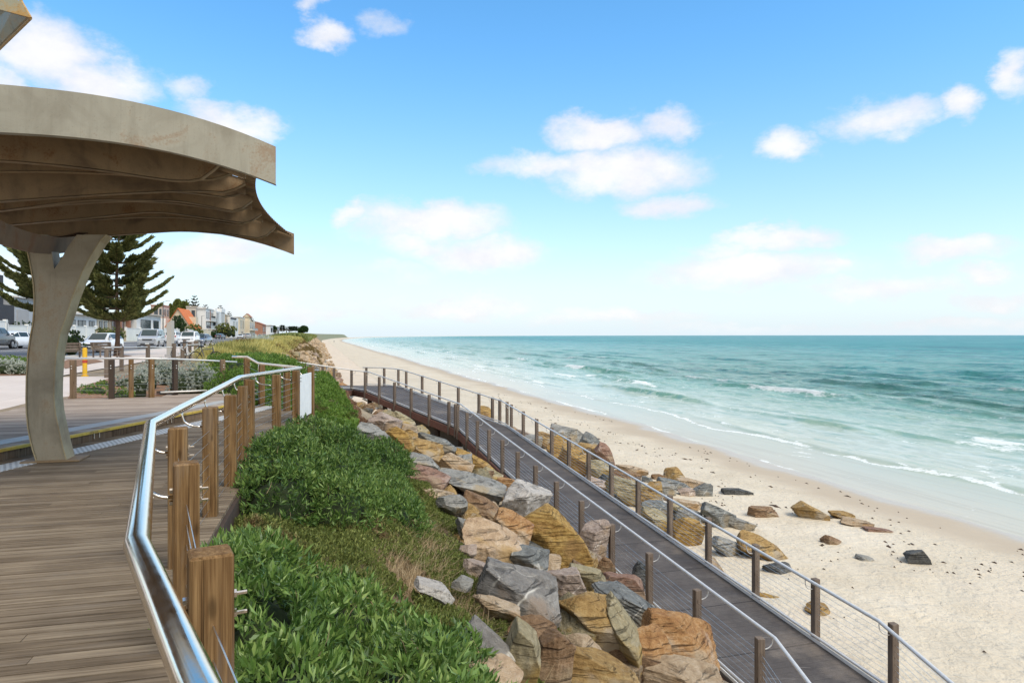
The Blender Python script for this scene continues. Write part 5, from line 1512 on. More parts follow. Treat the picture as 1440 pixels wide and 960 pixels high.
def px_bush(name, label, spec, mat, dens, L, Wd, k=6, group=None, seed=1, **kw):
    ls = []
    for px, ytop, ybot, w, Y in spec:
        p = at(px, ybot, Y); z1 = CAMZ - (ytop - HY) / F * Y; z0 = Tz(p.x, p.y)
        rx = w * Y / F / 2; ls.append((p.x, p.y, (z0 + z1) / 2 - .1, rx, rx * .9, max(.12, (z1 - z0) / 2 + .1)))
    return bush(name, label, ls, mat, dens, L, Wd, k, group, seed=seed, **kw)
GS = 'silver shrubs in the garden beds'
px_bush('silver_shrub', 'round silver grey shrub between the fourth and fifth upper deck posts', [(272, 510, 551, 60, 17.8), (254, 518, 551, 38, 17.3), (294, 520, 551, 36, 18.2)], M['leaf_silver'], 420, .055, .016, 7, GS, 11, up=.35)
px_bush('silver_shrub', 'pale silver shrub behind the third upper deck post', [(222, 505, 545, 58, 20.5), (206, 514, 552, 42, 18.5), (237, 510, 548, 42, 19.5), (196, 520, 555, 30, 17.3)], M['leaf_silver'], 380, .055, .016, 7, GS, 12, up=.35)
px_bush('silver_shrub', 'small silver shrub peeping out beside the pine trunk and dark post', [(175, 527, 548, 30, 19), (192, 533, 556, 24, 17.4)], M['leaf_silver'], 380, .055, .016, 7, GS, 13, up=.35)
px_bush('silver_shrub', 'wide silver shrub at the left edge before the road', [(8, 505, 531, 52, 24.5), (30, 508, 531, 30, 24.2)], M['leaf_silver'], 300, .07, .02, 7, GS, 14, up=.35)
px_bush('low_hedge', 'bright green low hedge behind the wide silver shrub', [(-10, 500, 512, 40, 30), (18, 501, 512, 40, 29.5), (40, 503, 514, 26, 29)], M['leaf_bright'], 200, .08, .03, 6, None, 15)
px_bush('garden_shrub', 'low green creeping shrub at the feet of the upper deck posts', [(130, 540, 557, 50, 17.4), (150, 535, 550, 44, 19), (172, 544, 559, 36, 16.8), (115, 548, 556, 30, 17)], M['leaf_bright'], 320, .05, .02, 6, None, 16)
px_bush('garden_shrub', 'sparse brown flowered shrub beside the round silver one', [(310, 522, 551, 30, 19.5), (322, 528, 550, 24, 19)], leaf_mat('brown_flower_heads', (.10, .09, .03), (.20, .17, .07), (.30, .26, .14), .7, .2, .2), 260, .05, .014, 6, None, 17)
px_bush('garden_shrub', 'dark shrub beyond the road kerb left of the open car', [(100, 466, 484, 34, 45), (88, 470, 486, 20, 44)], M['leaf_dark'], 60, .16, .07, 6, None, 18)
px_bush('garden_shrub', 'round clipped dark tree in front of the orange gable', [(250.5, 445, 468, 17, 168), (246, 449, 468, 12, 166), (256, 449, 468, 12, 167)], M['leaf_dark'], 9, .45, .2, 6, None, 19)
px_bush('garden_shrub', 'dull green shrub bank below the grey modern house', [(271, 456, 467, 16, 185), (279, 458, 467, 12, 186), (262, 459, 468, 12, 184)], M['leaf_low'], 9, .45, .2, 6, None, 20)
px_bush('garden_shrub', 'olive shrubs on the bank beside the grey parked car', [(315, 455, 469, 14, 235), (322, 458, 470, 13, 235), (308, 458, 467, 10, 236), (328, 460, 470, 9, 240)], M['leaf_low'], 6, .6, .3, 6, None, 21)
px_bush('clipped_hedge', 'low clipped hedge above the tan wall behind the pine', [(150, 461, 468, 12, 96), (160, 461, 468, 12, 97), (170, 461, 468, 12, 98), (141, 461, 468, 12, 96)], M['leaf_low'], 30, .2, .1, 6, None, 22)
px_bush('clipped_hedge', 'strip of dark hedge under the grey garage', [(24, 453, 460, 12, 84), (34, 453, 460, 12, 84), (44, 453, 460, 12, 84)], M['leaf_dark'], 30, .2, .1, 6, None, 23)
px_bush('clipped_hedge', 'low dark shrub at the kerb ahead of the grey parked car', [(301, 466, 470.5, 9, 215), (297, 467, 470.5, 7, 214)], M['leaf_dark'], 6, .6, .3, 6, None, 24)

# ------------------------------------------------------------------ ground cover on the slope (nobody could count it)
def scatter(ur, vf, n, rng):
    u = rng.uniform(ur[0], ur[1], n); lo, hi = vf(u); v = lo + (hi - lo) * rng.uniform(0, 1, n)
    return u, v
def cover(name, label, ur, vf, n, mat, L, Wd, k=5, hgt=.12, seed=1, up=.8, dens_noise=None, spread=(.5, 1.2), jitter=.35):
    rng = np.random.default_rng(seed)
    u, v = scatter(ur, vf, n, rng)
    if dens_noise is not None:
        keep = fbm(u * dens_noise[0], v * dens_noise[0], seed + 50, 4) > dens_noise[1]; u, v = u[keep], v[keep]
    x = u * CU[0] + v * CV[0]; y = u * CU[1] + v * CV[1]
    z = hill(u, v) + hgt * (.3 + 1.4 * fbm(u * 1.8, v * 1.8, seed + 7, 4)) * rng.uniform(.75, 1.05, len(u))
    P = np.stack([x, y, z], 1)
    A = norm(np.array([.25, -.1, up]) + rng.normal(size=P.shape) * jitter)
    V, Fq = rosettes(P, A, k, L, Wd, spread, rng, .03)
    o = mesh_obj(name, V, Fq, mat, None); o['kind'] = 'stuff'; o['label'] = label
    return o
lowv = lambda u: (np.interp(u, [4.6, 5.6, 5.8, 8.4, 8.8, 13.8], [.25, .1, -.8, -.8, .2, .3]), 1.55 + .35 * (fbm(u * .7, u * 0, 5, 3) - .5) * 2 + np.clip((u - 5) * .05, 0, .5))
cover('ground_cover', 'low olive green creeping plants over the bank above the boulders', (4.6, 13.8), lowv, 40000, M['leaf_low'], .036, .013, 6, .24, 31, dens_noise=(1.2, .33))
cover('ground_cover', 'trailing green creeper between the pale stones', (5.0, 9.0), lambda u: (1.2 + 0 * u, 2.25 + 0 * u), 5200, M['leaf_low'], .036, .014, 6, .22, 32, dens_noise=(1.0, .50))
cover('ground_cover', 'bright green leafy creeper on the bank below the mid shrub', (9.2, 12.2), lambda u: (.5 + 0 * u, 1.3 + 0 * u), 5200, M['leaf_bright'], .055, .018, 6, .30, 33, dens_noise=(.9, .40))
cover('ground_cover', 'lush green creeper down the bank beyond the deck end', (12.6, 27), lambda u: (np.interp(u, [12, 14, 16, 24, 27], [-.1, -.2, -1.2, -1.9, -2.0]), np.interp(u, [12, 14, 16, 22, 27], [1.05, .72, .80, .55, .2])), 17000, M['leaf_bright'], .060, .020, 6, .32, 34, dens_noise=(.5, .22))
cover('dried_cover', 'brown dried plants along the edge of the boulders', (12.5, 24), lambda u: (np.interp(u, [12, 16, 24], [.45, .55, .25]), np.interp(u, [12, 16, 24], [.95, 1.15, .9])), 5200, M['leaf_brown'], .050, .012, 6, .20, 35, dens_noise=(.8, .40))
def blades(name, label, u, v, h, w_, mat, lean=.35, seed=1, zoff=0.0):
    rng = np.random.default_rng(seed); n = len(u)
    x = u * CU[0] + v * CV[0]; y = u * CU[1] + v * CV[1]; z = hill(u, v) + zoff
    a = rng.uniform(0, 2 * math.pi, n); s = np.stack([np.cos(a), np.sin(a), 0 * a], 1)
    ln = rng.normal(size=(n, 3)) * lean + np.array([-.18, .05, 0]); ln[:, 2] = 0
    h = h * rng.uniform(.5, 1.2, n); B = np.stack([x, y, z], 1)
    w_ = w_ * rng.uniform(.6, 1.3, n)
    midp = B + np.stack([ln[:, 0] * .3 * h, ln[:, 1] * .3 * h, .55 * h], 1); tip = B + np.stack([ln[:, 0] * h, ln[:, 1] * h, h * (1 - .25 * np.abs(ln[:, 0]))], 1)
    W2 = s * w_[:, None]
    V = np.stack([B - W2 * .5, B + W2 * .5, midp + W2 * .4, midp - W2 * .4, tip + W2 * .06, tip - W2 * .06], 1).reshape(-1, 3)
    i6 = np.arange(n)[:, None] * 6
    Fq = np.concatenate([i6 + np.array([[0, 1, 2, 3]]), i6 + np.array([[3, 2, 4, 5]])])
    o = mesh_obj(name, V, Fq, mat, None); o['kind'] = 'stuff'; o['label'] = label
    return o
rng = np.random.default_rng(77)
u, v = scatter((4.6, 10.5), lambda u: (np.interp(u, [5, 6, 8.4, 9], [.05, -.5, -.5, .2]), 1.45 + 0 * u), 30000, rng); k = (fbm(u * .9, v * .9, 61, 3) > .56) & (v < 1.5 - .0 * u); u, v = u[k], v[k]
blades('dry_stalks', 'dry brown stems sticking out of the low bank plants', u, v, .26, .006, M['stalk'], .7, 71, .02)
u, v = scatter((36, 150), lambda u: (np.interp(u, [36, 46, 62, 100, 150], [-5.0, -6.0, -6.9, -9.0, -11.6]), np.interp(u, [36, 44, 60, 150], [-2.4, -2.2, -2.6, -3.2])), 90000, rng)
k = fbm(u * .5, v * .5, 63, 3) > rng.uniform(.15, .55, len(u)); u, v = u[k], v[k]
blades('dune_grass', 'yellow green dune grass on the mound along the footpath', u, v, .52 * (.5 + fbm(u * .35, v * .35, 64, 3)), .045 + u * .0004, M['grass_dune'], .45, 72)
u, v = scatter((26, 42), lambda u: (np.interp(u, [26, 42], [-4.0, -6.0]), np.interp(u, [26, 34, 42], [-3.0, -2.3, -2.0])), 26000, rng)
k = fbm(u * .6, v * .6, 66, 3) > rng.uniform(.2, .6, len(u)); u, v = u[k], v[k]
blades('dune_grass', 'tall yellow green grass between the ramp head and the green shrub', u, v, .50, .03, M['grass_dune'], .4, 73)
u, v = scatter((150, 560), lambda u: (-12 + 0 * u, -2.6 + 0 * u), 60000, rng)
blades('scrub', 'dull olive dune scrub far along the shore', u, v, 1.2, .45, M['leaf_low'], .5, 74)
u, v = scatter((52, 150), lambda u: (-3.6 + 0 * u, .2 + 0 * u), 26000, rng); k = fbm(u * .3, v * .5, 67, 3) > .5; u, v = u[k], v[k]
blades('scrub', 'dull brown scrub among the rocks of the distant slope', u, v, .55, .10, M['grass_dark'], .6, 75)
def tussock(label, px, py, Y, h, n, mat, group='grass tussocks by the footpath', seed=1, rad=.35):
    rng = np.random.default_rng(seed); p = at(px, py, Y); uu, vv = uvof(p.x, p.y)
    root = thing('grass_tussock', (p.x, p.y, Tz(p.x, p.y)), label, 'grass tussock', group)
    a = rng.uniform(0, 6.283, n); el_ = rng.uniform(.15, .95, n); d = np.stack([np.cos(a) * np.sin(el_), np.sin(a) * np.sin(el_), np.cos(el_)], 1)
    B = np.array([p.x, p.y, Tz(p.x, p.y)]) + np.stack([np.cos(a), np.sin(a), 0 * a], 1) * rng.uniform(0, rad, n)[:, None]
    side = norm(np.cross(d, np.array([0, 0, 1.0]) + rng.normal(size=(n, 3)) * .3))
    V, Fq = leaf_quads(B, d, side, h * rng.uniform(.6, 1.15, n), .03 * h + .015, .1, .12)
    mesh_obj('blades', V, Fq, mat, root)
tussock('brown grass tussock standing up beside the footpath', 343, 487, 47, .75, 700, M['grass_dark'], seed=2, rad=.4)
tussock('golden green grass tussock next to the dense green shrub', 300, 500, 33, .85, 900, M['grass_dune'], seed=3, rad=.55)
tussock('golden green grass tussock half hidden by the round silver shrub', 312, 505, 29, .7, 700, M['grass_dune'], seed=4, rad=.45)
tussock('grey green grass clump in the yellow dune grass', 365, 483, 62, .9, 600, M['leaf_silver'], seed=5, rad=.8)

# ------------------------------------------------------------------ seaweed on the sand
M['weed'] = plain('dried_seaweed', (.075, .045, .028), .9, var=.5, scale=20)
rng = np.random.default_rng(55); Vs, Fs = [], []; off = 0
def weed_patch(x, y, s, seed, flat=.06):
    global off
    n = rng.integers(7, 12); a = np.sort(rng.uniform(0, 6.283, n)); rr_ = s * rng.uniform(.25, 1, n)
    st = rng.uniform(.3, .6); th = CANG + math.pi / 2 + rng.uniform(-.5, .5)
    lx = np.cos(a) * rr_; ly = np.sin(a) * rr_ * st
    X_ = x + lx * math.cos(th) - ly * math.sin(th); Y_ = y + lx * math.sin(th) + ly * math.cos(th)
    uu = X_ * CU[0] + Y_ * CU[1]; vv = X_ * CV[0] + Y_ * CV[1]
    z = sandz(uu, vv)
    u0, v0 = uvof(x, y); zc = float(sandz(np.array([u0]), np.array([v0]))[0])
    ring = np.stack([X_, Y_, z + .004], 1); c = np.array([[x, y, zc + flat * s * 2.2 + .02]])
    Vs.append(np.concatenate([ring, c])); Fs.extend([(off + i, off + (i + 1) % n, off + n) for i in range(n)]); off += n + 1
for k in range(400):
    u = rng.uniform(8, 75) if k < 430 else rng.uniform(60, 170)
    lane = rng.choice([15.2, 16.6, 17.6, 19.4], p=[.30, .30, .2, .2])
    v = lane + rng.normal() * .30 + (fbm(np.array([u * .12]), np.array([lane]), 3, 2)[0] - .5) * 1.6
    if fbm(np.array([u * .18]), np.array([lane * 2]), 8, 2)[0] < .42: continue
    weed_patch(*xy(u, v), rng.uniform(.04, .17) * (1.8 if rng.uniform() < .15 else 1), k)
for k in range(70):
    u, v = rng.uniform(8, 40), rng.uniform(8.5, 19)
    weed_patch(*xy(u, v), rng.uniform(.025, .08), k)
for px, py, s in ((1025, 700, .5), (1008, 706, .35), (1030, 710, .4), (1180, 790, .3), (1255, 778, .45), (1300, 800, .6), (1385, 802, .5), (1420, 808, .5), (940, 693, .3), (1110, 722, .4), (1160, 765, .35)):
    p = ray_ground(px, py, 0, 8)
    for k in range(int(13 * s)): weed_patch(p.x + rng.normal() * s * .75, p.y + rng.normal() * s * .38, rng.uniform(.03, .12), 1, .10)
o = mesh_obj('seaweed', np.concatenate(Vs), Fs, M['weed'], None); tag(o, 'dark dried seaweed scraps strewn in lines along the beach', None, None, 'stuff')
# ------------------------------------------------------------------ norfolk pines
M['bark'] = plain('pine_bark', (.105, .062, .038), .9, var=.45, scale=10, bump=.8)
M['needle'] = leaf_mat('pine_needles', (.065, .08, .025), (.16, .175, .055), (.34, .33, .125), .6, .12, .25)
M['needle_far'] = leaf_mat('far_pine_needles', (.035, .055, .03), (.06, .085, .045), (.10, .125, .065), .7, .1, .2)
M['needle_brown'] = leaf_mat('browned_pine_needles', (.08, .045, .025), (.17, .095, .05), (.25, .15, .08), .7, .1, .2)
def pine(label, px, ybase, Y, Hh, spread, seed, tiers=10, low=.22, name='norfolk_pine', group=None, detail=1.0, mat='needle', top=1.0, brown=False):
    rng = np.random.default_rng(seed); p = at(px, ybase, Y); z0 = Tz(p.x, p.y)
    root = thing(name, (p.x, p.y, z0), label, 'tree', group)
    B = Vector((p.x, p.y, z0))
    mb = MB(); n = 12
    tl = [B + Vector((.06 * Hh * .1 * math.sin(k * .9), .02 * k, Hh * k / n)) for k in range(n + 1)]
    mb.tube(tl, [max(.012, .026 * Hh * .55 * (1 - .9 * k / n) + (.05 if k == 0 else 0)) for k in range(n + 1)], 9)
    obj('trunk', mb, M['bark'], root, True)
    lm = MB(); Pb, Db, Lb_ = [], [], []
    for t in range(tiers):
        f = low + (1 - low) * (t / tiers); z = Hh * f
        R_ = spread * (1 - f) ** .62 * (1.06 if t else .95) * rng.uniform(.9, 1.1)
        nb = 6 if t < tiers - 2 else 5
        ph0 = rng.uniform(0, 6.28)
        for b_ in range(nb):
            ph = ph0 + b_ * 2 * math.pi / nb + rng.uniform(-.15, .15); Rb = R_ * rng.uniform(.8, 1.1)
            rise = rng.uniform(.12, .26) + .30 * f
            c0 = B + Vector((0, 0, z))
            dirh = Vector((math.cos(ph), math.sin(ph), 0)); pts_ = []
            for k in range(7):
                s = k / 6; pts_.append(c0 + dirh * (Rb * s) + Vector((0, 0, Rb * (rise * s + .14 * s * s - .10 * math.sin(s * 3.14)))))
            lm.tube(pts_, [.030 * Rb * .42 * (1 - .8 * k / 6) + .008 for k in range(7)], 5)
            # flat sprays of rope-like shoots on the outer part of the limb
            ns = int(70 * detail)
            for q in range(ns):
                s = .22 + .78 * (q / ns); k = min(5, int(s * 6)); a = pts_[k].lerp(pts_[k + 1], s * 6 - k)
                sd = Vector((-dirh.y, dirh.x, 0)) * (1 if q % 2 else -1)
                ln = Rb * .29 * (1.12 - .75 * s) * rng.uniform(.7, 1.2) + .12
                d = (dirh * .75 + sd * (.75 - .35 * s) + Vector((0, 0, .28 + rng.uniform(-.05, .25)))).normalized()
                m_ = max(2, int(ln / .13 * detail ** .5))
                for w_ in range(m_):
                    Pb.append(a + d * (ln * w_ / m_)); Db.append(d + Vector((0, 0, .14 * w_ / m_))); Lb_.append(ln / m_ * 1.9)
            Pb.append(pts_[-1]); Db.append((dirh + Vector((0, 0, .5))).normalized()); Lb_.append(.35)
    obj('limbs', lm, M['bark'], root)
    Pb = np.array([q[:] for q in Pb]); Db = norm(np.array([q[:] for q in Db])); Lb_ = np.array(Lb_)
    Vs, Fs = [], []; off = 0
    for j in range(6):
        sd = norm(np.cross(Db, rng.normal(size=Db.shape))); d2 = norm(Db + sd * rng.uniform(-.45, .45, len(Db))[:, None] + np.array([0, 0, .12]))
        V, Fq = leaf_quads(Pb + rng.normal(size=Pb.shape) * .02, d2, norm(np.cross(d2, rng.normal(size=d2.shape))), Lb_ * rng.uniform(.7, 1.2, len(Lb_)), np.clip(Lb_ * .26, .035, .11) / detail ** .4, .1, .05)
        Vs.append(V); Fs.append(Fq + off); off += len(V)
    mesh_obj('crown', np.concatenate(Vs), np.concatenate(Fs), M[mat], root)
    if brown:
        k = rng.choice(len(Pb), 160); sel = Pb[k]
        sel = sel[(sel[:, 2] < z0 + Hh * .34) & (sel[:, 0] < p.x - .3)]
    return root
pine('tall dark pine standing by the benches in front of the white hatchback', 164, 499, 46, 11.2, 3.75, 3, 12, .205)
pine('tall dark pine half hidden behind the shelter column', 66, 502, 46, 9.6, 3.7, 8, 9, .30)
GP = 'pines far behind the houses'
for i, (px, yt, Y, lab, sp) in enumerate(((273.5, 413.5, 300, 'tallest far pine above the grey modern house', 4.2), (263, 419, 300, 'paired far pine left of the tallest one', 3.6), (310, 428, 420, 'slender far pine above the white tower house', 3.4), (289, 427, 330, 'short far pine above the balconied house', 3.8), (322, 437, 480, 'tiny far pine beside the tan narrow house', 3.0), (353, 446, 560, 'tiny far pine over the cream house', 3.0), (397, 457, 700, 'thin far pine beyond the last houses', 3.0), (409, 459, 760, 'fainter thin far pine beyond the last houses', 3.0), (415.5, 459, 800, 'faint far pine closest to the far round tree', 3.2))):
    z1 = CAMZ + (HY - yt) / F * Y; p = at(px, 471, Y); pine(lab, px, 471, Y, z1 - Tz(p.x, p.y), sp * Y / 300 * .9, 20 + i, 9, .35, group=GP, detail=.45, mat='needle_far')
def round_tree(label, px, ytop, ybot, w, Y, seed, mat='leaf_dark', group='far rounded trees'):
    p = at(px, ybot, Y); z0 = Tz(p.x, p.y); zt = CAMZ + (HY - ytop) / F * Y; R_ = w * Y / F / 2
    root = thing('round_tree', (p.x, p.y, z0), label, 'tree', group)
    mb = MB(); mb.tube([Vector((p.x, p.y, z0)), Vector((p.x + .1, p.y, z0 + (zt - z0) * .6))], [R_ * .08, R_ * .05], 7); obj('trunk', mb, M['bark'], root)
    rng = np.random.default_rng(seed); ls = []
    hc = (zt - z0)
    for k in range(9):
        a = rng.uniform(0, 6.28); q = rng.uniform(.1, .62)
        ls.append((p.x + math.cos(a) * R_ * q, p.y + math.sin(a) * R_ * q, z0 + hc * rng.uniform(.45, .75), R_ * rng.uniform(.35, .55), R_ * rng.uniform(.35, .55), hc * rng.uniform(.17, .27)))
    P, N = dome_points(ls, 700 / (R_ * R_), rng, -.7); A = norm(N + rng.normal(size=N.shape) * .5)
    V, Fq = rosettes(P, A, 5, R_ * .16, R_ * .09, rng=rng); mesh_obj('crown', V, Fq, M[mat], root)
round_tree('rounded grey green tree standing alone past the last houses', 427, 457.5, 470, 13, 620, 1)
round_tree('dark bushy tree beside the red brick house', 386, 457, 467, 8, 520, 2)
round_tree('low dark tree left of the red brick house', 364.5, 458, 466, 9, 470, 3)
round_tree('spreading dull tree behind the orange gabled house', 256, 422, 450, 26, 250, 4, 'leaf_low')
round_tree('small dull tree over the roofs left of the tall far pine', 243, 424, 445, 12, 240, 5, 'leaf_low')

# ------------------------------------------------------------------ houses
M['win'] = plain('house_window_glass', (.05, .065, .075), .15, var=.2, spec=.4)
def wallm(name, col): return plain(name, col, .85, var=.07, scale=.6)
HM = {'white': wallm('white_render', (.72, .71, .68)), 'cream': wallm('cream_render', (.62, .54, .40)), 'grey': wallm('grey_render', (.38, .37, .36)), 'char': wallm('charcoal_cladding', (.055, .056, .062)), 'lgrey': wallm('light_grey_render', (.42, .43, .44)),
      'tan': wallm('tan_stone', (.45, .36, .25)), 'brick': wallm('red_brick', (.34, .17, .11)), 'pinkb': wallm('pale_brick', (.50, .38, .31)), 'sand': wallm('sand_render', (.55, .47, .36)), 'beige': wallm('beige_render', (.52, .46, .39)), 'orange': plain('orange_roof_tiles', (.62, .17, .045), .8, var=.25, scale=3), 'redroof': plain('red_roof_tiles', (.38, .15, .09), .8, var=.25, scale=3), 'dark': wallm('dark_frame', (.05, .045, .045))}
def v_solve(px, v):
    k = (px - CX) / F; Y = v / (CV[0] * k + CV[1]); return uvof(k * Y, Y)[0]
class House:
    """a house given in coast coordinates: its sea front lies on v1, its near end on u0"""
    def __init__(self, label, u0, u1, v0, v1, group='houses along the road'):
        self.u0, self.u1, self.v0, self.v1 = u0, u1, v0, v1
        x, y = xy((u0 + u1) / 2, (v0 + v1) / 2); self.z0 = Tz(x, y)
        self.r = thing('house', (x, y, self.z0), label, 'house', group)
    def P(self, u, v, h): return Vector((*xy(u, v), self.z0 + h))
    def block(self, fu0, fu1, fv0, fv1, h0, h1, mat, name='wall'):
        L, B = self.u1 - self.u0, self.v1 - self.v0
        ua, ub, va, vb = self.u0 + L * fu0, self.u0 + L * fu1, self.v0 + B * fv0, self.v0 + B * fv1
        mb = MB(); mb.prism([self.P(ua, va, h0), self.P(ub, va, h0), self.P(ub, vb, h0), self.P(ua, vb, h0)], (0, 0, h1 - h0))
        return obj(name, mb, HM.get(mat) or M[mat], self.r)
    def win(self, face, a, b_, h0, h1, fr='dark', dep=.05, fu=None):
        """window on the near end (face 'n', a..b across v), or the sea front ('f', a..b across u)"""
        L, B = self.u1 - self.u0, self.v1 - self.v0
        def q(s, h, o):
            if face == 'n': return self.P(self.u0 + (fu or 0) * L - o, self.v0 + B * s, h)
            return self.P(self.u0 + L * s, self.v0 + B * (fu if fu is not None else 1) + o, h)
        def quad(s0, s1, g0, g1, o, th):
            mb = MB(); w = q(s0, g0, o + th) - q(s0, g0, o); mb.prism([q(s0, g0, o), q(s1, g0, o), q(s1, g1, o), q(s0, g1, o)], w); return mb
        f = obj('window', quad(a, b_, h0, h1, .003, dep), HM[fr], self.r)
        m_ = .012 * 60 / max(10, (L if face == 'f' else B)) ; mh = .09
        n = 2 if (b_ - a) * (L if face == 'f' else B) > 2.0 else 1
        for k in range(n):
            s0 = a + (b_ - a) * k / n + m_ * .25; s1 = a + (b_ - a) * (k + 1) / n - m_ * .25
            if s1 > s0: obj('pane', quad(s0, s1, h0 + mh, h1 - mh, .003 + dep, .012), M['win'], f)
        return f
    def gable(self, fu0, fu1, fv0, fv1, h0, h1, mat, wallmat, over=.3):
        """ridge running towards the sea when seen end on from the road side"""
        L, B = self.u1 - self.u0, self.v1 - self.v0
        ua, ub, va, vb = self.u0 + L * fu0, self.u0 + L * fu1, self.v0 + B * fv0, self.v0 + B * fv1; vm = (va + vb) / 2
        mb = MB(); mb.prism([self.P(ua, va, h0), self.P(ua, vb, h0), self.P(ua, vm, h1)], self.P(ub, va, h0) - self.P(ua, va, h0)); obj('gable_wall', mb, HM[wallmat], self.r)
        rf = MB(); t = .16
        for vv in (va - over, vb + over):
            s = (vv - vm) / ((va if vv < vm else vb) - vm); hh = h1 + (h0 - h1) * s
            rf.prism([self.P(ua - over, vm, h1 + .02), self.P(ub + over, vm, h1 + .02), self.P(ub + over, vv, hh + .02), self.P(ua - over, vv, hh + .02)], (0, 0, t))
        return obj('roof', rf, HM[mat], self.r)
    def balcony(self, a, b_, h, out=1.6):
        L = self.u1 - self.u0; mb = MB()
        mb.prism([self.P(self.u0 + L * a, self.v1, h), self.P(self.u0 + L * b_, self.v1, h), self.P(self.u0 + L * b_, self.v1 + out, h), self.P(self.u0 + L * a, self.v1 + out, h)], (0, 0, .22)); o = obj('balcony', mb, HM['white'], self.r)
        mb = MB(); mb.prism([self.P(self.u0 + L * a, self.v1 + out - .05, h + .22), self.P(self.u0 + L * b_, self.v1 + out - .05, h + .22), self.P(self.u0 + L * b_, self.v1 + out - .05, h + 1.15), self.P(self.u0 + L * a, self.v1 + out - .05, h + 1.15)], (.03, .03, 0)); obj('balustrade', mb, M['win'], o)
def house_at(label, px0, px1, Yc, ytop, vfront=-34, depth=14, near=None):
    """house whose sea-facing front covers px0..px1 in the picture"""
    u0, u1 = v_solve(px0, vfront), v_solve(px1, vfront)
    if u1 - u0 > 30: u1 = u0 + 30
    h = House(label, u0, u1, vfront - depth, vfront); x, y = xy(u0, vfront)
    h.h = CAMZ + (HY - ytop) / F * y - h.z0
    return h
# from the left: charcoal house, grey garage, white houses behind the pine
h = house_at('charcoal clad three storey house at the far left edge', -60, 20, 80, 372, -35); H_ = h.h
h.block(0, 1, 0, 1, 0, H_ * .56, 'char'); h.block(.1, 1, .0, .92, H_ * .56 + .003, H_, 'char'); h.block(-.02, .55, .2, 1.04, H_ * .52, H_ * .58, 'white', 'roof'); h.win('f', .3, .62, H_ * .66, H_ * .9, 'white', fu=.92); h.win('f', .68, .95, H_ * .66, H_ * .9, 'dark', fu=.92); h.win('f', .15, .45, .6, 2.6); h.win('f', .58, .9, .6, 2.8)
h = house_at('pale grey house with a broad grey garage door left of the column', 20.5, 47, 90, 418, -35.5); H_ = h.h
h.block(0, 1, 0, 1, 0, H_, 'lgrey'); h.block(-.02, 1.02, -.02, 1.03, H_ + .003, H_ + .25, 'white', 'roof'); o = h.block(.1, .72, .995, 1.006, .1, H_ * .74, 'grey', 'garage_door'); h.win('f', .78, .95, .9, 2.2, 'white')
h = house_at('white house with tall dark framed doors seen left of the pine trunk', 92, 136, 97, 441, -36); H_ = h.h
h.block(0, 1, 0, 1, 0, H_, 'white'); h.block(-.02, 1.02, -.02, 1.05, H_ + .003, H_ + .22, 'white', 'roof'); h.win('f', .06, .30, .4, H_ * .8); h.win('f', .36, .62, .4, H_ * .8); h.win('f', .72, .92, .6, H_ * .8)
h = house_at('low white house behind the pine trunk', 137, 152, 104, 444, -36); H_ = h.h
h.block(0, 1, 0, 1, 0, H_, 'cream'); h.block(-.02, 1.02, -.02, 1.05, H_ + .003, H_ + .22, 'white', 'roof'); h.win('f', .15, .5, .6, H_ * .8); h.win('f', .6, .9, .6, H_ * .8)
h = house_at('tan stone house with a brown pillared porch behind the pine', 153, 187, 112, 443, -36); H_ = h.h
h.block(0, 1, 0, 1, 0, H_, 'tan'); h.block(-.03, 1.03, -.03, 1.06, H_ + .003, H_ + .3, 'beige', 'roof'); h.win('f', .1, .28, .5, H_ * .8); h.win('f', .4, .6, .5, H_ * .8); h.block(.30, .36, 1.0, 1.05, 0, H_, 'brick', 'pillar'); h.block(.68, .74, 1.0, 1.05, 0, H_, 'brick', 'pillar'); h.win('f', .8, .94, .5, H_ * .8)
h = house_at('white single storey house with a wide window above the silver van', 192, 226, 135, 441, -35); H_ = h.h
h.block(0, 1, 0, 1, 0, H_, 'white'); h.block(-.02, 1.02, -.02, 1.05, H_ + .003, H_ + .25, 'beige', 'roof'); h.win('f', .15, .55, H_ * .35, H_ * .8); h.win('f', .66, .9, H_ * .35, H_ * .8); h.block(.0, .9, 1.0, 1.12, 0, H_ * .3, 'cream', 'terrace')
h = house_at('white and pale brick house with violet windows before the orange gable', 233, 242, 160, 430, -44, 4); H_ = h.h
h.block(0, 1, 0, 1, 0, H_ * .62, 'white'); h.block(.0, 1, 0, .8, H_ * .62 + .003, H_, 'pinkb'); h.block(-.02, 1.02, -.02, .83, H_ + .003, H_ + .3, 'redroof', 'roof'); h.win('f', .1, .45, H_ * .68, H_ * .92, 'white', fu=.8); h.win('f', .55, .9, H_ * .68, H_ * .92, 'white', fu=.8); h.win('n', .2, .5, H_ * .66, H_ * .92, 'white'); h.win('n', .55, .75, H_ * .66, H_ * .92, 'white')
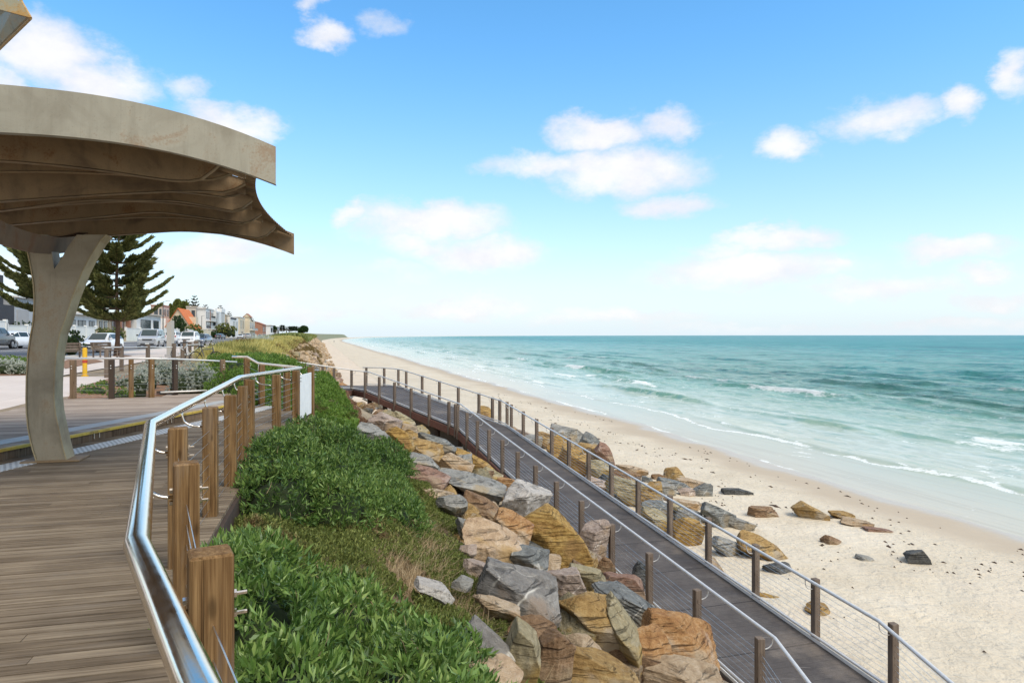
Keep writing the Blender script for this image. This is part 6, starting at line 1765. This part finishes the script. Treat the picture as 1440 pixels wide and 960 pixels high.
# the orange gable: its end wall looks along the road towards us
h = House('cream house with a steep orange tiled gable roof', v_solve(269, -37), v_solve(269, -37) + 18, -44.2, -37.0); h.h = 8.6
h.block(0, 1, .04, .96, 0, 3.2, 'cream'); h.gable(0, 1, 0, 1, 3.203, 8.9, 'orange', 'cream', .5); h.win('n', .34, .62, 5.3, 6.7, 'cream'); h.block(.45, .7, .72, 1.0, 3.6, 6.6, 'cream', 'dormer'); h.win('f', .1, .3, .7, 1.9, fu=.96); h.win('f', .5, .8, .7, 1.9, fu=.96)
h = house_at('tall grey modern house with two dark full height windows', 275.5, 289, 215, 432, -40, 3); H_ = h.h
h.block(0, 1, 0, 1, 0, H_, 'beige'); h.block(.0, .10, 1.0, 1.10, 0, H_ * .96, 'grey', 'pillar'); h.block(.45, .55, 1.0, 1.10, 0, H_ * .96, 'grey', 'pillar'); h.block(-.01, 1.0, -.02, 1.16, H_ + .003, H_ + .35, 'beige', 'roof'); h.win('f', .13, .42, H_ * .42, H_ * .92); h.win('f', .60, .95, H_ * .42, H_ * .92); h.win('f', .13, .42, .5, H_ * .33); h.win('n', .55, .9, H_ * .45, H_ * .9)
h = house_at('white house with stacked balconies and brick infill', 289.5, 302, 250, 434, -37, 3); H_ = h.h
h.block(0, 1, 0, 1, 0, H_, 'white'); h.block(.42, .50, .98, 1.03, 0, H_ * .97, 'brick', 'infill'); h.block(-.02, 1.02, -.02, 1.1, H_ + .003, H_ + .3, 'white', 'roof'); h.block(.9, 1.03, .9, 1.2, 0, H_ + .8, 'white', 'chimney'); h.win('f', .05, .42, H_ * .68, H_ * .9); h.win('f', .5, .85, H_ * .68, H_ * .9); h.balcony(0, .9, H_ * .58); h.balcony(0, .9, H_ * .30); h.win('f', .05, .42, H_ * .36, H_ * .56); h.win('f', .05, .85, .4, H_ * .26)
h = house_at('tall white house with narrow corner windows', 304, 316, 290, 437, -36, 4); H_ = h.h
h.block(0, 1, 0, 1, 0, H_, 'white'); h.block(.55, 1, .5, 1.05, H_ + .003, H_ + 1.4, 'white'); h.win('f', .06, .30, H_ * .5, H_ * .92); h.win('f', .62, .92, H_ * .5, H_ * .97); h.win('n', .6, .95, H_ * .45, H_ * .8); h.balcony(.0, .6, H_ * .36); h.win('f', .1, .5, .5, H_ * .3)
h = house_at('narrow tan house between two white ones', 317, 322, 320, 443, -36, 4); H_ = h.h
h.block(0, 1, 0, 1, 0, H_, 'tan'); h.block(-.02, 1.02, -.02, 1.05, H_ + .003, H_ + .3, 'sand', 'roof'); h.win('f', .1, .3, .6, H_ * .8); h.win('f', .45, .65, .6, H_ * .8); h.win('f', .75, .95, .6, H_ * .8)
h = house_at('white cubic house with a dark roof band', 323.5, 336, 345, 445, -35, 5); H_ = h.h
h.block(0, 1, 0, 1, 0, H_, 'white'); h.block(.05, .7, .3, 1.04, H_ * .90, H_ * .97, 'dark', 'roof_band'); h.win('f', .35, .62, H_ * .4, H_ * .8); h.win('f', .75, .92, H_ * .35, H_ * .8); h.win('f', .3, .6, .3, H_ * .26); h.win('n', .5, .9, H_ * .4, H_ * .7)
h = house_at('pale cream house with slim windows next to the cubic one', 337, 344, 400, 446, -36, 4); H_ = h.h
h.block(0, 1, 0, 1, 0, H_, 'cream'); h.block(-.02, 1.02, -.02, 1.04, H_ + .003, H_ + .3, 'white', 'roof'); h.win('f', .2, .35, H_ * .45, H_ * .85); h.win('f', .6, .78, H_ * .45, H_ * .85); h.win('f', .3, .7, .4, H_ * .3)
h = house_at('cream house with a small tower and arched porch', 351, 361, 460, 451, -34, 7); H_ = h.h
h.block(0, 1, 0, 1, 0, H_, 'cream'); h.block(.3, .6, .5, .9, H_ + .003, H_ + 2.2, 'cream'); h.gable(.28, .62, .46, .94, H_ + 2.2, H_ + 3.8, 'redroof', 'cream'); h.win('f', .1, .3, H_ * .55, H_ * .9); h.win('f', .4, .6, H_ * .55, H_ * .9); h.win('f', .7, .9, H_ * .55, H_ * .9); h.balcony(0, 1, H_ * .42)
h = house_at('red brick house far along the road', 369, 379, 560, 456, -34, 8); H_ = h.h
h.block(0, 1, 0, 1, 0, H_, 'brick'); h.gable(0, 1, 0, 1, H_ + .003, H_ + 1.6, 'redroof', 'brick'); h.win('f', .2, .4, H_ * .4, H_ * .8); h.win('f', .6, .8, H_ * .4, H_ * .8)
h = house_at('small pale house beyond the red brick one', 380, 389, 640, 457.5, -33, 12); H_ = h.h
h.block(0, 1, 0, 1, 0, H_, 'white'); h.block(-.02, 1.02, -.02, 1.04, H_ + .003, H_ + .3, 'beige', 'roof'); h.win('f', .2, .8, H_ * .4, H_ * .8)
h = house_at('last pale grey house before the dunes', 390, 399, 720, 459.5, -33, 12); H_ = h.h
h.block(0, 1, 0, 1, 0, H_, 'lgrey'); h.block(-.02, 1.02, -.02, 1.04, H_ + .003, H_ + .3, 'white', 'roof'); h.win('f', .2, .8, H_ * .4, H_ * .8)

# garden walls on the far side of the road
def gwall(label, px0, px1, ytop, col, v=-31.6, pxs=()):
    u0, u1 = v_solve(px0, v), v_solve(px1, v); x, y = xy(u0, v); z0 = Tz(x, y)
    h = CAMZ + (HY - ytop) / F * y - z0
    t = thing('garden_wall', (*xy((u0 + u1) / 2, v), z0), label, 'wall', 'garden walls across the road')
    mb = MB(); mb.prism([Vector((*xy(u0, v - .2), z0 - .3)), Vector((*xy(u1, v - .2), z0 - .3)), Vector((*xy(u1, v), z0 - .3)), Vector((*xy(u0, v), z0 - .3))], (0, 0, h + .3)); obj('panel', mb, HM[col], t)
    mb = MB(); mb.prism([Vector((*xy(u0 - .05, v - .24), z0 + h + .003)), Vector((*xy(u1, v - .24), z0 + h + .003)), Vector((*xy(u1, v + .04), z0 + h + .003)), Vector((*xy(u0 - .05, v + .04), z0 + h + .003))], (0, 0, .07)); obj('coping', mb, HM[col], t)
    for f in (0, .33, .66, 1):
        uu = u0 + (u1 - u0) * f; mb = MB(); mb.prism([Vector((*xy(uu - .2, v - .27), z0 - .3)), Vector((*xy(uu + .2, v - .27), z0 - .3)), Vector((*xy(uu + .2, v + .06), z0 - .3)), Vector((*xy(uu - .2, v + .06), z0 - .3))], (0, 0, h + .52)); obj('pillar', mb, HM[col], t)
gwall('tall white garden wall at the far left edge', -60, 9, 449, 'white'); gwall('white garden wall behind the white sedan', 10, 88, 457.5, 'white'); gwall('white garden wall behind the white hatchback', 89, 136, 458.5, 'white'); gwall('tan garden wall behind the pine trunk', 137, 176, 466, 'tan', -31.5)
gwall('white garden wall behind the silver van', 178, 231, 461.5, 'white'); gwall('pale wall behind the white off roader', 232, 278, 462, 'white'); gwall('cream wall curving beside the grey parked car', 279, 298, 463, 'cream')

# ------------------------------------------------------------------ cars
M['tyre'] = plain('tyre_rubber', (.018, .018, .018), .85); M['rim'] = plain('alloy_rim', (.45, .45, .46), .35, metal=.8)
M['carglass'] = plain('car_glass', (.035, .055, .06), .15, var=.1, spec=.25); M['head'] = plain('headlamp', (.62, .64, .66), .15, spec=.8); M['tail'] = plain('tail_lamp', (.42, .02, .02), .25); M['trim'] = plain('black_trim', (.02, .02, .022), .5); M['plate'] = plain('number_plate', (.70, .70, .66), .5)
def paint(name, col, metal=.0):
    m = plain(name, col, .25, var=.03, metal=metal, spec=.6)
    m.node_tree.nodes['Principled BSDF'].inputs['Coat Weight'].default_value = .5
    return m
PAINT = {'white': paint('white_car_paint', (.78, .79, .80)), 'silver': paint('silver_car_paint', (.52, .54, .56), .5), 'grey': paint('grey_car_paint', (.13, .14, .15), .4), 'black': paint('black_car_paint', (.02, .02, .022)), 'blue': paint('slate_car_paint', (.16, .19, .24), .4)}
CARS = {  # x, low, waist, belt, roof, half width at waist, at belt, at roof
 'sedan': [(2.28, .38, .55, .66, .66, .70, .68, .66), (2.15, .24, .55, .74, .74, .84, .80, .70), (1.2, .22, .60, .90, .90, .89, .84, .70), (.35, .22, .62, .94, 1.42, .90, .85, .60), (-.75, .22, .62, .95, 1.45, .90, .85, .60), (-1.45, .22, .62, .98, 1.14, .90, .85, .66), (-1.62, .22, .62, 1.0, 1.02, .89, .84, .68), (-2.2, .26, .62, .98, .98, .84, .80, .68), (-2.3, .42, .60, .86, .86, .78, .75, .66)],
 'hatch': [(2.05, .38, .55, .68, .68, .70, .68, .64), (1.95, .24, .55, .78, .78, .84, .80, .68), (1.15, .22, .60, .95, .95, .88, .84, .68), (.35, .22, .62, .98, 1.46, .89, .85, .60), (-.9, .22, .62, 1.0, 1.48, .89, .85, .60), (-1.75, .22, .62, 1.02, 1.36, .88, .84, .60), (-2.0, .26, .62, 1.0, 1.02, .84, .80, .64), (-2.06, .42, .60, .86, .86, .78, .75, .64)],
 'suv': [(2.35, .45, .70, .92, .92, .80, .78, .74), (2.25, .32, .70, 1.02, 1.02, .90, .88, .78), (1.25, .30, .75, 1.15, 1.15, .94, .90, .76), (.65, .30, .76, 1.16, 1.72, .95, .91, .68), (-1.4, .30, .76, 1.18, 1.78, .95, .91, .68), (-2.15, .30, .76, 1.2, 1.70, .94, .90, .68), (-2.35, .36, .76, 1.18, 1.22, .90, .86, .72), (-2.4, .50, .72, .95, .95, .82, .80, .70)],
 'van': [(2.5, .40, .70, .95, .95, .78, .76, .74), (2.4, .26, .70, 1.05, 1.05, .92, .88, .80), (1.75, .24, .78, 1.22, 1.22, .95, .92, .80), (.85, .24, .80, 1.24, 1.88, .96, .93, .74), (-1.9, .24, .80, 1.24, 1.94, .96, .93, .74), (-2.45, .26, .80, 1.24, 1.86, .95, .92, .74), (-2.58, .34, .80, 1.2, 1.24, .92, .90, .74)],
}
def make_car(kind, paintk, label, group=None, door=False, simple=False):
    st = CARS[kind]; root = thing('parked_car', (0, 0, 0), label, 'car', group)
    n = len(st); vs, fs = [], []
    for (x, lo, wa, be, ro, w1, w2, w3) in st:
        r_ = [(-w1 * .92, lo), (-w1, lo + .12), (-w1 * 1.0, wa), (-w2, be), (-w3, ro), (-w3 * .55, ro + (.035 if ro > be + .2 else .01)), (w3 * .55, ro + (.035 if ro > be + .2 else .01)), (w3, ro), (w2, be), (w1, wa), (w1, lo + .12), (w1 * .92, lo)]
        vs += [(x, y, z) for y, z in r_]
    R_ = 12
    for i in range(n - 1):
        for j in range(R_):
            fs.append((i * R_ + j, i * R_ + (j + 1) % R_, (i + 1) * R_ + (j + 1) % R_, (i + 1) * R_ + j))
    fs += [tuple(range(R_)), tuple((n - 1) * R_ + j for j in reversed(range(R_)))]
    bd_ = obj('body', MB().add(vs, fs), PAINT[paintk], root, True, world=False)
    bm = bmesh.new(); bm.from_mesh(bd_.data)
    for e in bm.edges: e.smooth = len(e.link_faces) == 2 and e.calc_face_angle(0) < .55
    bm.to_mesh(bd_.data); bm.free()
    def V(i, j): return Vector(vs[i * R_ + j])
    def pane(a, b_, c, d, m0=.1, m1=.12, name='window'):
        """dark pane a hair proud of a body face a b c d"""
        nrm = (b_ - a).cross(d - a).normalized()
        ctr = (a + b_ + c + d) / 4
        if nrm.dot(ctr - Vector((0, 0, .8))) < 0: nrm = -nrm
        def q(s, t): return (a * (1 - s) + b_ * s) * (1 - t) + (d * (1 - s) + c * s) * t
        o_ = nrm * (.045 if name == 'windscreen' else .004)
        mb = MB(); mb.prism([q(m0, m1) + o_, q(1 - m0, m1) + o_, q(1 - m0, 1 - m1) + o_, q(m0, 1 - m1) + o_], nrm * .012)
        return obj(name, mb, M['carglass'], root, world=False)
    gi = [i for i in range(n - 1) if max(st[i][4] - st[i][3], st[i + 1][4] - st[i + 1][3]) > .15]
    for i in gi:
        both = min(st[i][4] - st[i][3], st[i + 1][4] - st[i + 1][3]) > .15
        if both:
            L = abs(st[i][0] - st[i + 1][0]); m0 = .05 / max(.3, L)
            halves = 2 if L > 1.4 else 1
            for k in range(halves):
                for (jb, jt) in ((3, 4), (8, 7)):
                    a, b_, c, d = V(i, jb), V(i + 1, jb), V(i + 1, jt), V(i, jt)
                    s0, s1 = k / halves, (k + 1) / halves
                    pane(a.lerp(b_, s0), a.lerp(b_, s1), d.lerp(c, s1), d.lerp(c, s0), .05, .12)
        else:
            j0, j1 = 4, 7   # windscreen or rear screen lies between the two roof lines
            a, b_ = V(i, 4), V(i, 7); c, d = V(i + 1, 7), V(i + 1, 4)
            pane(a, b_, c, d, .06, .08, 'windscreen')
            for (jb, jt) in ((3, 4), (8, 7)):
                up = i + 1 if st[i + 1][4] > st[i][4] else i; dn = i if up == i + 1 else i + 1
                a, b_, c = V(dn, jb), V(up, jb), V(up, jt)
                ctr = (a + b_ + c) / 3; nrm = Vector((0, 1 if ctr.y > 0 else -1, .35)).normalized()
                mb = MB(); mb.prism([ctr + (q - ctr) * .72 + nrm * .015 for q in (a, b_, c)], nrm * .012); obj('window', mb, M['carglass'], root, world=False)
    wr = .36 if kind in ('suv', 'van') else .31
    xf, xb = st[1][0] - .72, st[-2][0] + .78
    for x in (xf, xb):
        for s in (-1, 1):
            y = s * (st[3][5] - .10)
            mb = MB(); mb.tube([(x, y - s * .10, wr), (x, y + s * .085, wr), (x, y + s * .105, wr)], [wr, wr, wr * .92], 18); wh = obj('wheel', mb, M['tyre'], root, True, world=False)
            mb = MB(); mb.tube([(x, y + s * .1, wr), (x, y + s * .118, wr)], wr * .66, 14)
            for k in range(5): a = k * 1.2566; mb.box((x + math.cos(a) * wr * .36, y + s * .122, wr + math.sin(a) * wr * .36), (wr * .5, .015, .05), ry=-a)
            obj('rim', mb, M['rim'], wh, world=False)
            mb = MB(); mb.tube([(x + math.cos(t) * wr * 1.14, s * (st[3][5] + .004), max(.26, wr + math.sin(t) * wr * 1.14)) for t in np.linspace(0, math.pi, 9)], .022, 5); obj('wheel_arch', mb, M['trim'], root, world=False)
    f1, f0 = st[1], st[0]
    for s in (-1, 1):
        mb = MB(); mb.cbox((f1[0] + .02, s * f1[5] * .72, f1[3] - .10), (.26, .34, .15), rz=-s * .35, b=.03); obj('headlight', mb, M['head'], root, world=False)
        b1 = st[-2]; mb = MB(); mb.cbox((b1[0] - .02, s * b1[5] * .80, b1[3] - .14), (.16, .24, .20), rz=s * .2, b=.03); obj('tail_light', mb, M['tail'], root, world=False)
        mi = st[3]; mb = MB(); mb.cbox((mi[0] + .62, s * (mi[6] + .12), mi[3] + .07), (.12, .20, .14), b=.03); obj('mirror', mb, PAINT[paintk] if kind != 'van' else M['trim'], root, world=False)
    mb = MB(); mb.cbox((f0[0] - .02, 0, f0[3] - .08), (.10, .9, .13), b=.02); obj('grille', mb, M['trim'], root, world=False)
    mb = MB(); mb.cbox((f0[0] + .0, 0, f0[1] + .02), (.12, 1.2, .13), b=.02); obj('bumper_vent', mb, M['trim'], root, world=False)
    mb = MB(); mb.box((f0[0] + .065, 0, f0[1] + .09), (.012, .37, .11)); obj('number_plate', mb, M['plate'], root, world=False)
    mb = MB(); mb.box((st[-1][0] - .012, 0, .78), (.012, .37, .11)); obj('number_plate', mb, M['plate'], root, world=False)
    if door:
        m3 = st[3]; hx = m3[0] + .75; mb = MB(); y0 = -m3[5] - .01
        an = -math.radians(62)
        def dpt(l, z): return Vector((hx - l * math.cos(an), y0 + l * math.sin(an) , z))
        mb.prism([dpt(0, .35), dpt(1.05, .35), dpt(1.08, .95), dpt(0, .93)], Vector((-math.sin(an) * .09, math.cos(an) * .09, 0)) * -1); d_ = obj('door', mb, PAINT[paintk], root, world=False); d_['label'] = 'open front door'
        mb = MB(); mb.tube([dpt(.05, .95), dpt(.62, 1.36), dpt(1.0, 1.36), dpt(1.06, .96)], .028, 6); obj('window_frame', mb, M['trim'], d_, world=False)
        mb = MB(); mb.prism([dpt(.1, .96), dpt(.62, 1.33), dpt(.97, 1.33), dpt(1.02, .96)], Vector((.008, .008, 0))); obj('window', mb, M['carglass'], d_, world=False)
    return root
def park(o, px, ybase, Y, head):
    """head: +1 faces away from us along the road, -1 faces us; extra turn may be given as a tuple"""
    p = at(px, ybase, Y); h = head if isinstance(head, tuple) else (head, 0)
    u_, v_ = uvof(p.x, p.y)
    o.location = (p.x, p.y, Tz(p.x, p.y) + .034); o.rotation_euler = (0, 0, math.atan2(CU[1], CU[0]) + (math.pi if h[0] < 0 else 0) + h[1])
    return o
GC = 'cars along the road'
c = make_car('sedan', 'white', 'white sedan seen from behind on the far side of the road, left of the column', GC); park(c, 24, 487, 62, (1, -.30))
c = make_car('suv', 'black', 'dark off roader cut off by the left edge of the photo', GC); park(c, -12, 490, 58, 1)
c = make_car('hatch', 'white', 'white hatchback with its front door open beside the pine trunk', GC, door=True); park(c, 144, 496, 55, (-1, -.10))
c = make_car('van', 'silver', 'silver people carrier van facing us on the road', GC); park(c, 213, 487, 73, (-1, .05))
c = make_car('suv', 'white', 'white car partly hidden behind the grey slanted pillar', GC); park(c, 245, 480, 108, (1, -.05))
c = make_car('suv', 'white', 'white off roader facing us right of the grey slanted pillar', GC); park(c, 266, 483, 84, (-1, .02))
c = make_car('hatch', 'blue', 'slate coloured hatchback close behind the white off roader', GC); park(c, 283, 482, 90, (-1, -.12))
c = make_car('hatch', 'grey', 'dark grey hatchback parked alone under the olive shrubs', GC); park(c, 310, 471.5, 200, (1, -.2))
# distant parked row
protoW = make_car('sedan', 'white', 'white sedan, first of the distant row of parked cars', GC)
protoG = make_car('hatch', 'grey', 'grey hatchback in the distant row of parked cars', GC); protoS = make_car('suv', 'silver', 'silver off roader in the distant row of parked cars', GC)
FAR = [(338, 244, 'W', None), (349, 262, 'S', None), (357, 300, 'G', None), (344.5, 330, 'S', 'silver off roader beyond the first white sedan of the distant row'), (366, 285, 'W', 'white sedan nearest the dune grass in the distant row'), (372, 345, 'G', 'grey hatchback behind the white sedan nearest the dune grass'), (379, 410, 'W', 'white sedan below the red brick house'), (384, 470, 'S', 'silver off roader below the small pale house'), (389, 560, 'G', 'last grey hatchback of the distant row'), (353, 400, 'W', 'white sedan in front of the cream tower house')]
pr = {'W': protoW, 'S': protoS, 'G': protoG}; usedp = set()
for px, Y, k, lab in FAR:
    o = pr[k] if k not in usedp else copy_tree(pr[k]); usedp.add(k)
    if lab: o['label'] = lab
    park(o, px, 471, Y, (-1 if k == 'W' else 1, .04))

# ------------------------------------------------------------------ benches, bollard, pillar, poles, posts, bicycles
def bench(label, px, ybase, Y, rz):
    p = at(px, ybase, Y); t = thing('park_bench', (p.x, p.y, Tz(p.x, p.y) + .03), label, 'bench', 'timber benches by the pine', rz)
    W_ = 1.5
    mb = MB(); [mb.cbox((0, -.20 + k * .13, .45), (W_, .11, .04), b=.006) for k in range(4)]; obj('seat', mb, M['post_grey'], t, world=False)
    mb = MB(); [mb.cbox((0, .30 + .03 * k, .56 + k * .15), (W_, .035, .12), b=.006, rx=-.2) for k in range(3)]; obj('backrest', mb, M['post_grey'], t, world=False)
    for s in (-1, 1):
        for y in (-.2, .27):
            mb = MB(); mb.cbox((s * (W_ / 2 - .12), y, .215 if y < 0 else .44), (.07, .07, .43 if y < 0 else .88), b=.006); obj('leg', mb, M['post_grey'], t, world=False)
        mb = MB(); mb.cbox((s * (W_ / 2 - .12), .03, .66), (.07, .58, .045), b=.006); obj('armrest', mb, M['post_grey'], t, world=False)
bench('weathered slatted bench beside the column, behind the yellow bollard', 100, 505, 38.5, 1.1)
bench('weathered slatted bench just left of the pine trunk', 149, 504, 41, 1.35)
p = on_level(119.3, 528.5, Tz(-14, 23.5) + .03); t = thing('bollard', tuple(p), 'yellow bollard with one red band on the pale path', 'bollard')
M['yellow'] = plain('yellow_paint', (.72, .42, .02), .5, var=.06); M['redband'] = plain('red_band', (.45, .06, .03), .5)
mb = MB(); mb.tube([(p.x, p.y, p.z - .05), (p.x, p.y, p.z + .90), (p.x, p.y, p.z + .93)], [.072, .072, .05], 16); o = obj('post', mb, M['yellow'], t)
mb = MB(); mb.tube([(p.x, p.y, p.z + .43), (p.x, p.y, p.z + .53)], .076, 16); obj('band', mb, M['redband'], t)
mb = MB(); mb.tube([(p.x, p.y, p.z - .02), (p.x, p.y, p.z + .02)], .11, 16); obj('base_plate', mb, M['yellow'], t)
p = at(237.5, 502, 41); z0 = Tz(p.x, p.y); t = thing('sign_pillar', (p.x, p.y, z0), 'tall pale grey pillar with a slanted top beside the silver van', 'pillar')
mb = MB(); w_ = .135; zt = CAMZ + (HY - 450.5) / F * 41; mb.prism([(p.x - w_, p.y, z0 - .2), (p.x + w_, p.y, z0 - .2), (p.x + w_, p.y, zt), (p.x - w_, p.y, zt - .16)], (.05, .26, 0)); obj('shaft', mb, wallm('weathered_pillar_concrete', (.42, .40, .36)), t)
mb = MB(); mb.box((p.x + .02, p.y + .12, z0 + .08), (.46, .42, .24)); obj('plinth', mb, HM['grey'], t)
M['pole'] = plain('dark_metal_pole', (.05, .05, .055), .5); M['lamp_head'] = plain('lamp_head', (.5, .5, .5), .4)
def pole(label, px, ytop, Y, hh=None):
    p = at(px, 471, Y); z0 = Tz(p.x, p.y); zt = CAMZ + (HY - ytop) / F * Y; t = thing('street_lamp', (p.x, p.y, z0), label, 'street lamp', 'street lamps along the road')
    mb = MB(); mb.tube([(p.x, p.y, z0), (p.x, p.y, zt)], [.10, .06], 8); obj('pole', mb, M['pole'], t)
    mb = MB(); mb.tube([(p.x, p.y, zt - .05), (p.x + .9, p.y - .3, zt + .12)], .035, 6); obj('arm', mb, M['pole'], t)
    mb = MB(); mb.cbox((p.x + 1.05, p.y - .35, zt + .12), (.55, .2, .1), b=.02); obj('lamp', mb, M['lamp_head'], t)
pole('dark street lamp left of the orange gabled house', 229.3, 424, 120); pole('thin street lamp in front of the grey modern house', 283.7, 444, 205); pole('thin street lamp beside the grey parked car', 305, 440, 240); pole('small far street lamp before the cubic white house', 340, 452, 380)
def stub(label, px, ytop, ybot, Y, w=.16):
    p = at(px, ybot, Y); z0 = Tz(p.x, p.y); zt = CAMZ - (ytop - HY) / F * Y
    o = obj('timber_post', MB().cbox((p.x, p.y, (zt + z0) / 2 - .15), (w, w, zt - z0 + .3), rz=.3, b=.015), M['post_grey'], None)
    return tag(o, label, 'post', 'timber posts by the bicycles')
stub('short timber post left of the bicycles', 256.6, 489, 508, 33); stub('tall timber post at the left end of the bicycle rack', 259.6, 478, 503, 38); stub('timber post behind the first bicycle', 267, 481, 503, 39); stub('tall thick timber post right of the first bicycle', 275.6, 479, 503, 38, .2); stub('slim timber post beside the tall thick one', 279.8, 479, 501, 40, .12)
mb = MB(); mb.tube([at(258, 481.5, 38.2), at(281, 481, 39)], .03, 6); o = obj('rack_rail', mb, M['post_grey'], None); tag(o, 'timber rail joining the posts of the bicycle rack', 'rail')
def bicycle(label, px, ybase, Y, rz, col, lean=.12):
    p = at(px, ybase, Y); t = thing('bicycle', (p.x, p.y, Tz(p.x, p.y) + .03), label, 'bicycle', 'bicycles at the rack', rz)
    t.rotation_euler = (lean, 0, rz); fm = plain('bicycle_frame_' + str(int(px)), col, .3)
    def ring(x): return [(x + math.cos(a) * .33, 0, .34 + math.sin(a) * .33) for a in np.linspace(0, 2 * math.pi, 25)]
    for x in (-.52, .52):
        mb = MB(); mb.tube(ring(x), .020, 6, cap=False); w_ = obj('wheel', mb, M['tyre'], t, world=False)
        mb = MB(); [mb.tube([(x, 0, .34), (x + math.cos(a) * .32, 0, .34 + math.sin(a) * .32)], .004, 4) for a in np.linspace(0, 6.0, 14)]; obj('spokes', mb, M['rim'], w_, world=False)
    fr_ = [((-.52, 0, .34), (-.08, 0, .30)), ((-.08, 0, .30), (-.2, 0, .86)), ((-.52, 0, .34), (-.17, 0, .74)), ((-.17, 0, .76), (.36, 0, .80)), ((-.08, 0, .30), (.38, 0, .70)), ((.36, 0, .92), (.42, 0, .62)), ((.42, 0, .62), (.52, 0, .34))]
    mb = MB(); [mb.tube([Vector(a), Vector(b_)], .019, 6) for a, b_ in fr_]; obj('frame', mb, fm, t, world=False)
    mb = MB(); mb.tube([(.30, -.26, .99), (.37, -.1, .96), (.37, .1, .96), (.30, .26, .99)], .014, 6); obj('handlebar', mb, M['trim'], t, world=False)
    mb = MB(); mb.cbox((-.22, 0, .90), (.25, .13, .06), b=.02); obj('saddle', mb, M['trim'], t, world=False)
    mb = MB(); mb.tube([(-.08 + math.cos(a) * .1, .04, .30 + math.sin(a) * .1) for a in np.linspace(0, 6.28, 13)], .01, 5); obj('chainring', mb, M['rim'], t, world=False)
bicycle('pale framed bicycle leaning on the timber posts', 268, 506, 34, .5, (.55, .60, .62)); bicycle('dark bicycle with light mudguards leaning right of the posts', 291, 508, 31, -.25, (.12, .12, .13))
p = at(395, 470, 165); t = thing('picnic_shelter', (p.x, p.y, Tz(p.x, p.y)), 'small dark timber frame where the footpath meets the dune grass', 'shelter')
for dx, dy in ((-1.3, 0), (1.3, 0), (-1.3, 2), (1.3, 2)):
    mb = MB(); mb.cbox((p.x + dx, p.y + dy, t.location.z + 1.0), (.16, .16, 2.2), b=.01); obj('post', mb, M['darktimber'], t)
mb = MB(); mb.cbox((p.x, p.y + 1, t.location.z + 2.12), (3.0, 2.5, .10), b=.02); obj('roof', mb, M['post_grey'], t)

# ------------------------------------------------------------------ a lone walker far down the beach
def person(label, px, ybase, Y):
    p = at(px, ybase, Y); z0 = Tz(p.x, p.y) + .02
    J = {'pel': (0, 0, .95), 'ch': (0, .02, 1.32), 'nk': (0, .02, 1.5), 'hd': (0, .03, 1.63), 'hd2': (0, .03, 1.74), 'kl': (-.1, .06, .5), 'al': (-.11, .10, .08), 'fl': (-.11, .22, .03), 'kr': (.1, -.02, .5), 'ar': (.11, -.16, .1), 'fr': (.11, -.05, .03), 'sl': (-.2, .02, 1.42), 'el': (-.25, -.06, 1.14), 'hl': (-.24, .06, .92), 'sr': (.2, .02, 1.42), 'er': (.25, .08, 1.14), 'hr': (.24, .18, .94)}
    E = [('pel', 'ch'), ('ch', 'nk'), ('nk', 'hd'), ('hd', 'hd2'), ('pel', 'kl'), ('kl', 'al'), ('al', 'fl'), ('pel', 'kr'), ('kr', 'ar'), ('ar', 'fr'), ('ch', 'sl'), ('sl', 'el'), ('el', 'hl'), ('ch', 'sr'), ('sr', 'er'), ('er', 'hr')]
    R_ = {'pel': .15, 'ch': .16, 'nk': .06, 'hd': .09, 'hd2': .08, 'kl': .07, 'kr': .07, 'al': .045, 'ar': .045, 'fl': .035, 'fr': .035, 'sl': .07, 'sr': .07, 'el': .045, 'er': .045, 'hl': .035, 'hr': .035}
    ks = list(J); me = D.meshes.new('person'); me.from_pydata([J[k] for k in ks], [(ks.index(a), ks.index(b_)) for a, b_ in E], []); o = link(D.objects.new('person', me))
    o.modifiers.new('skin', 'SKIN')
    for i, k in enumerate(ks): me.skin_vertices[0].data[i].radius = (R_[k], R_[k] * .8)
    me.skin_vertices[0].data[0].use_root = True
    o.modifiers.new('sub', 'SUBSURF').levels = 1; me.materials.append(plain('dark_clothes', (.04, .045, .06), .9))
    o.location = (p.x, p.y, z0); tag(o, label, 'person')
person('tiny dark clothed figure walking near the water far down the beach', 469.8, 481.6, 520)
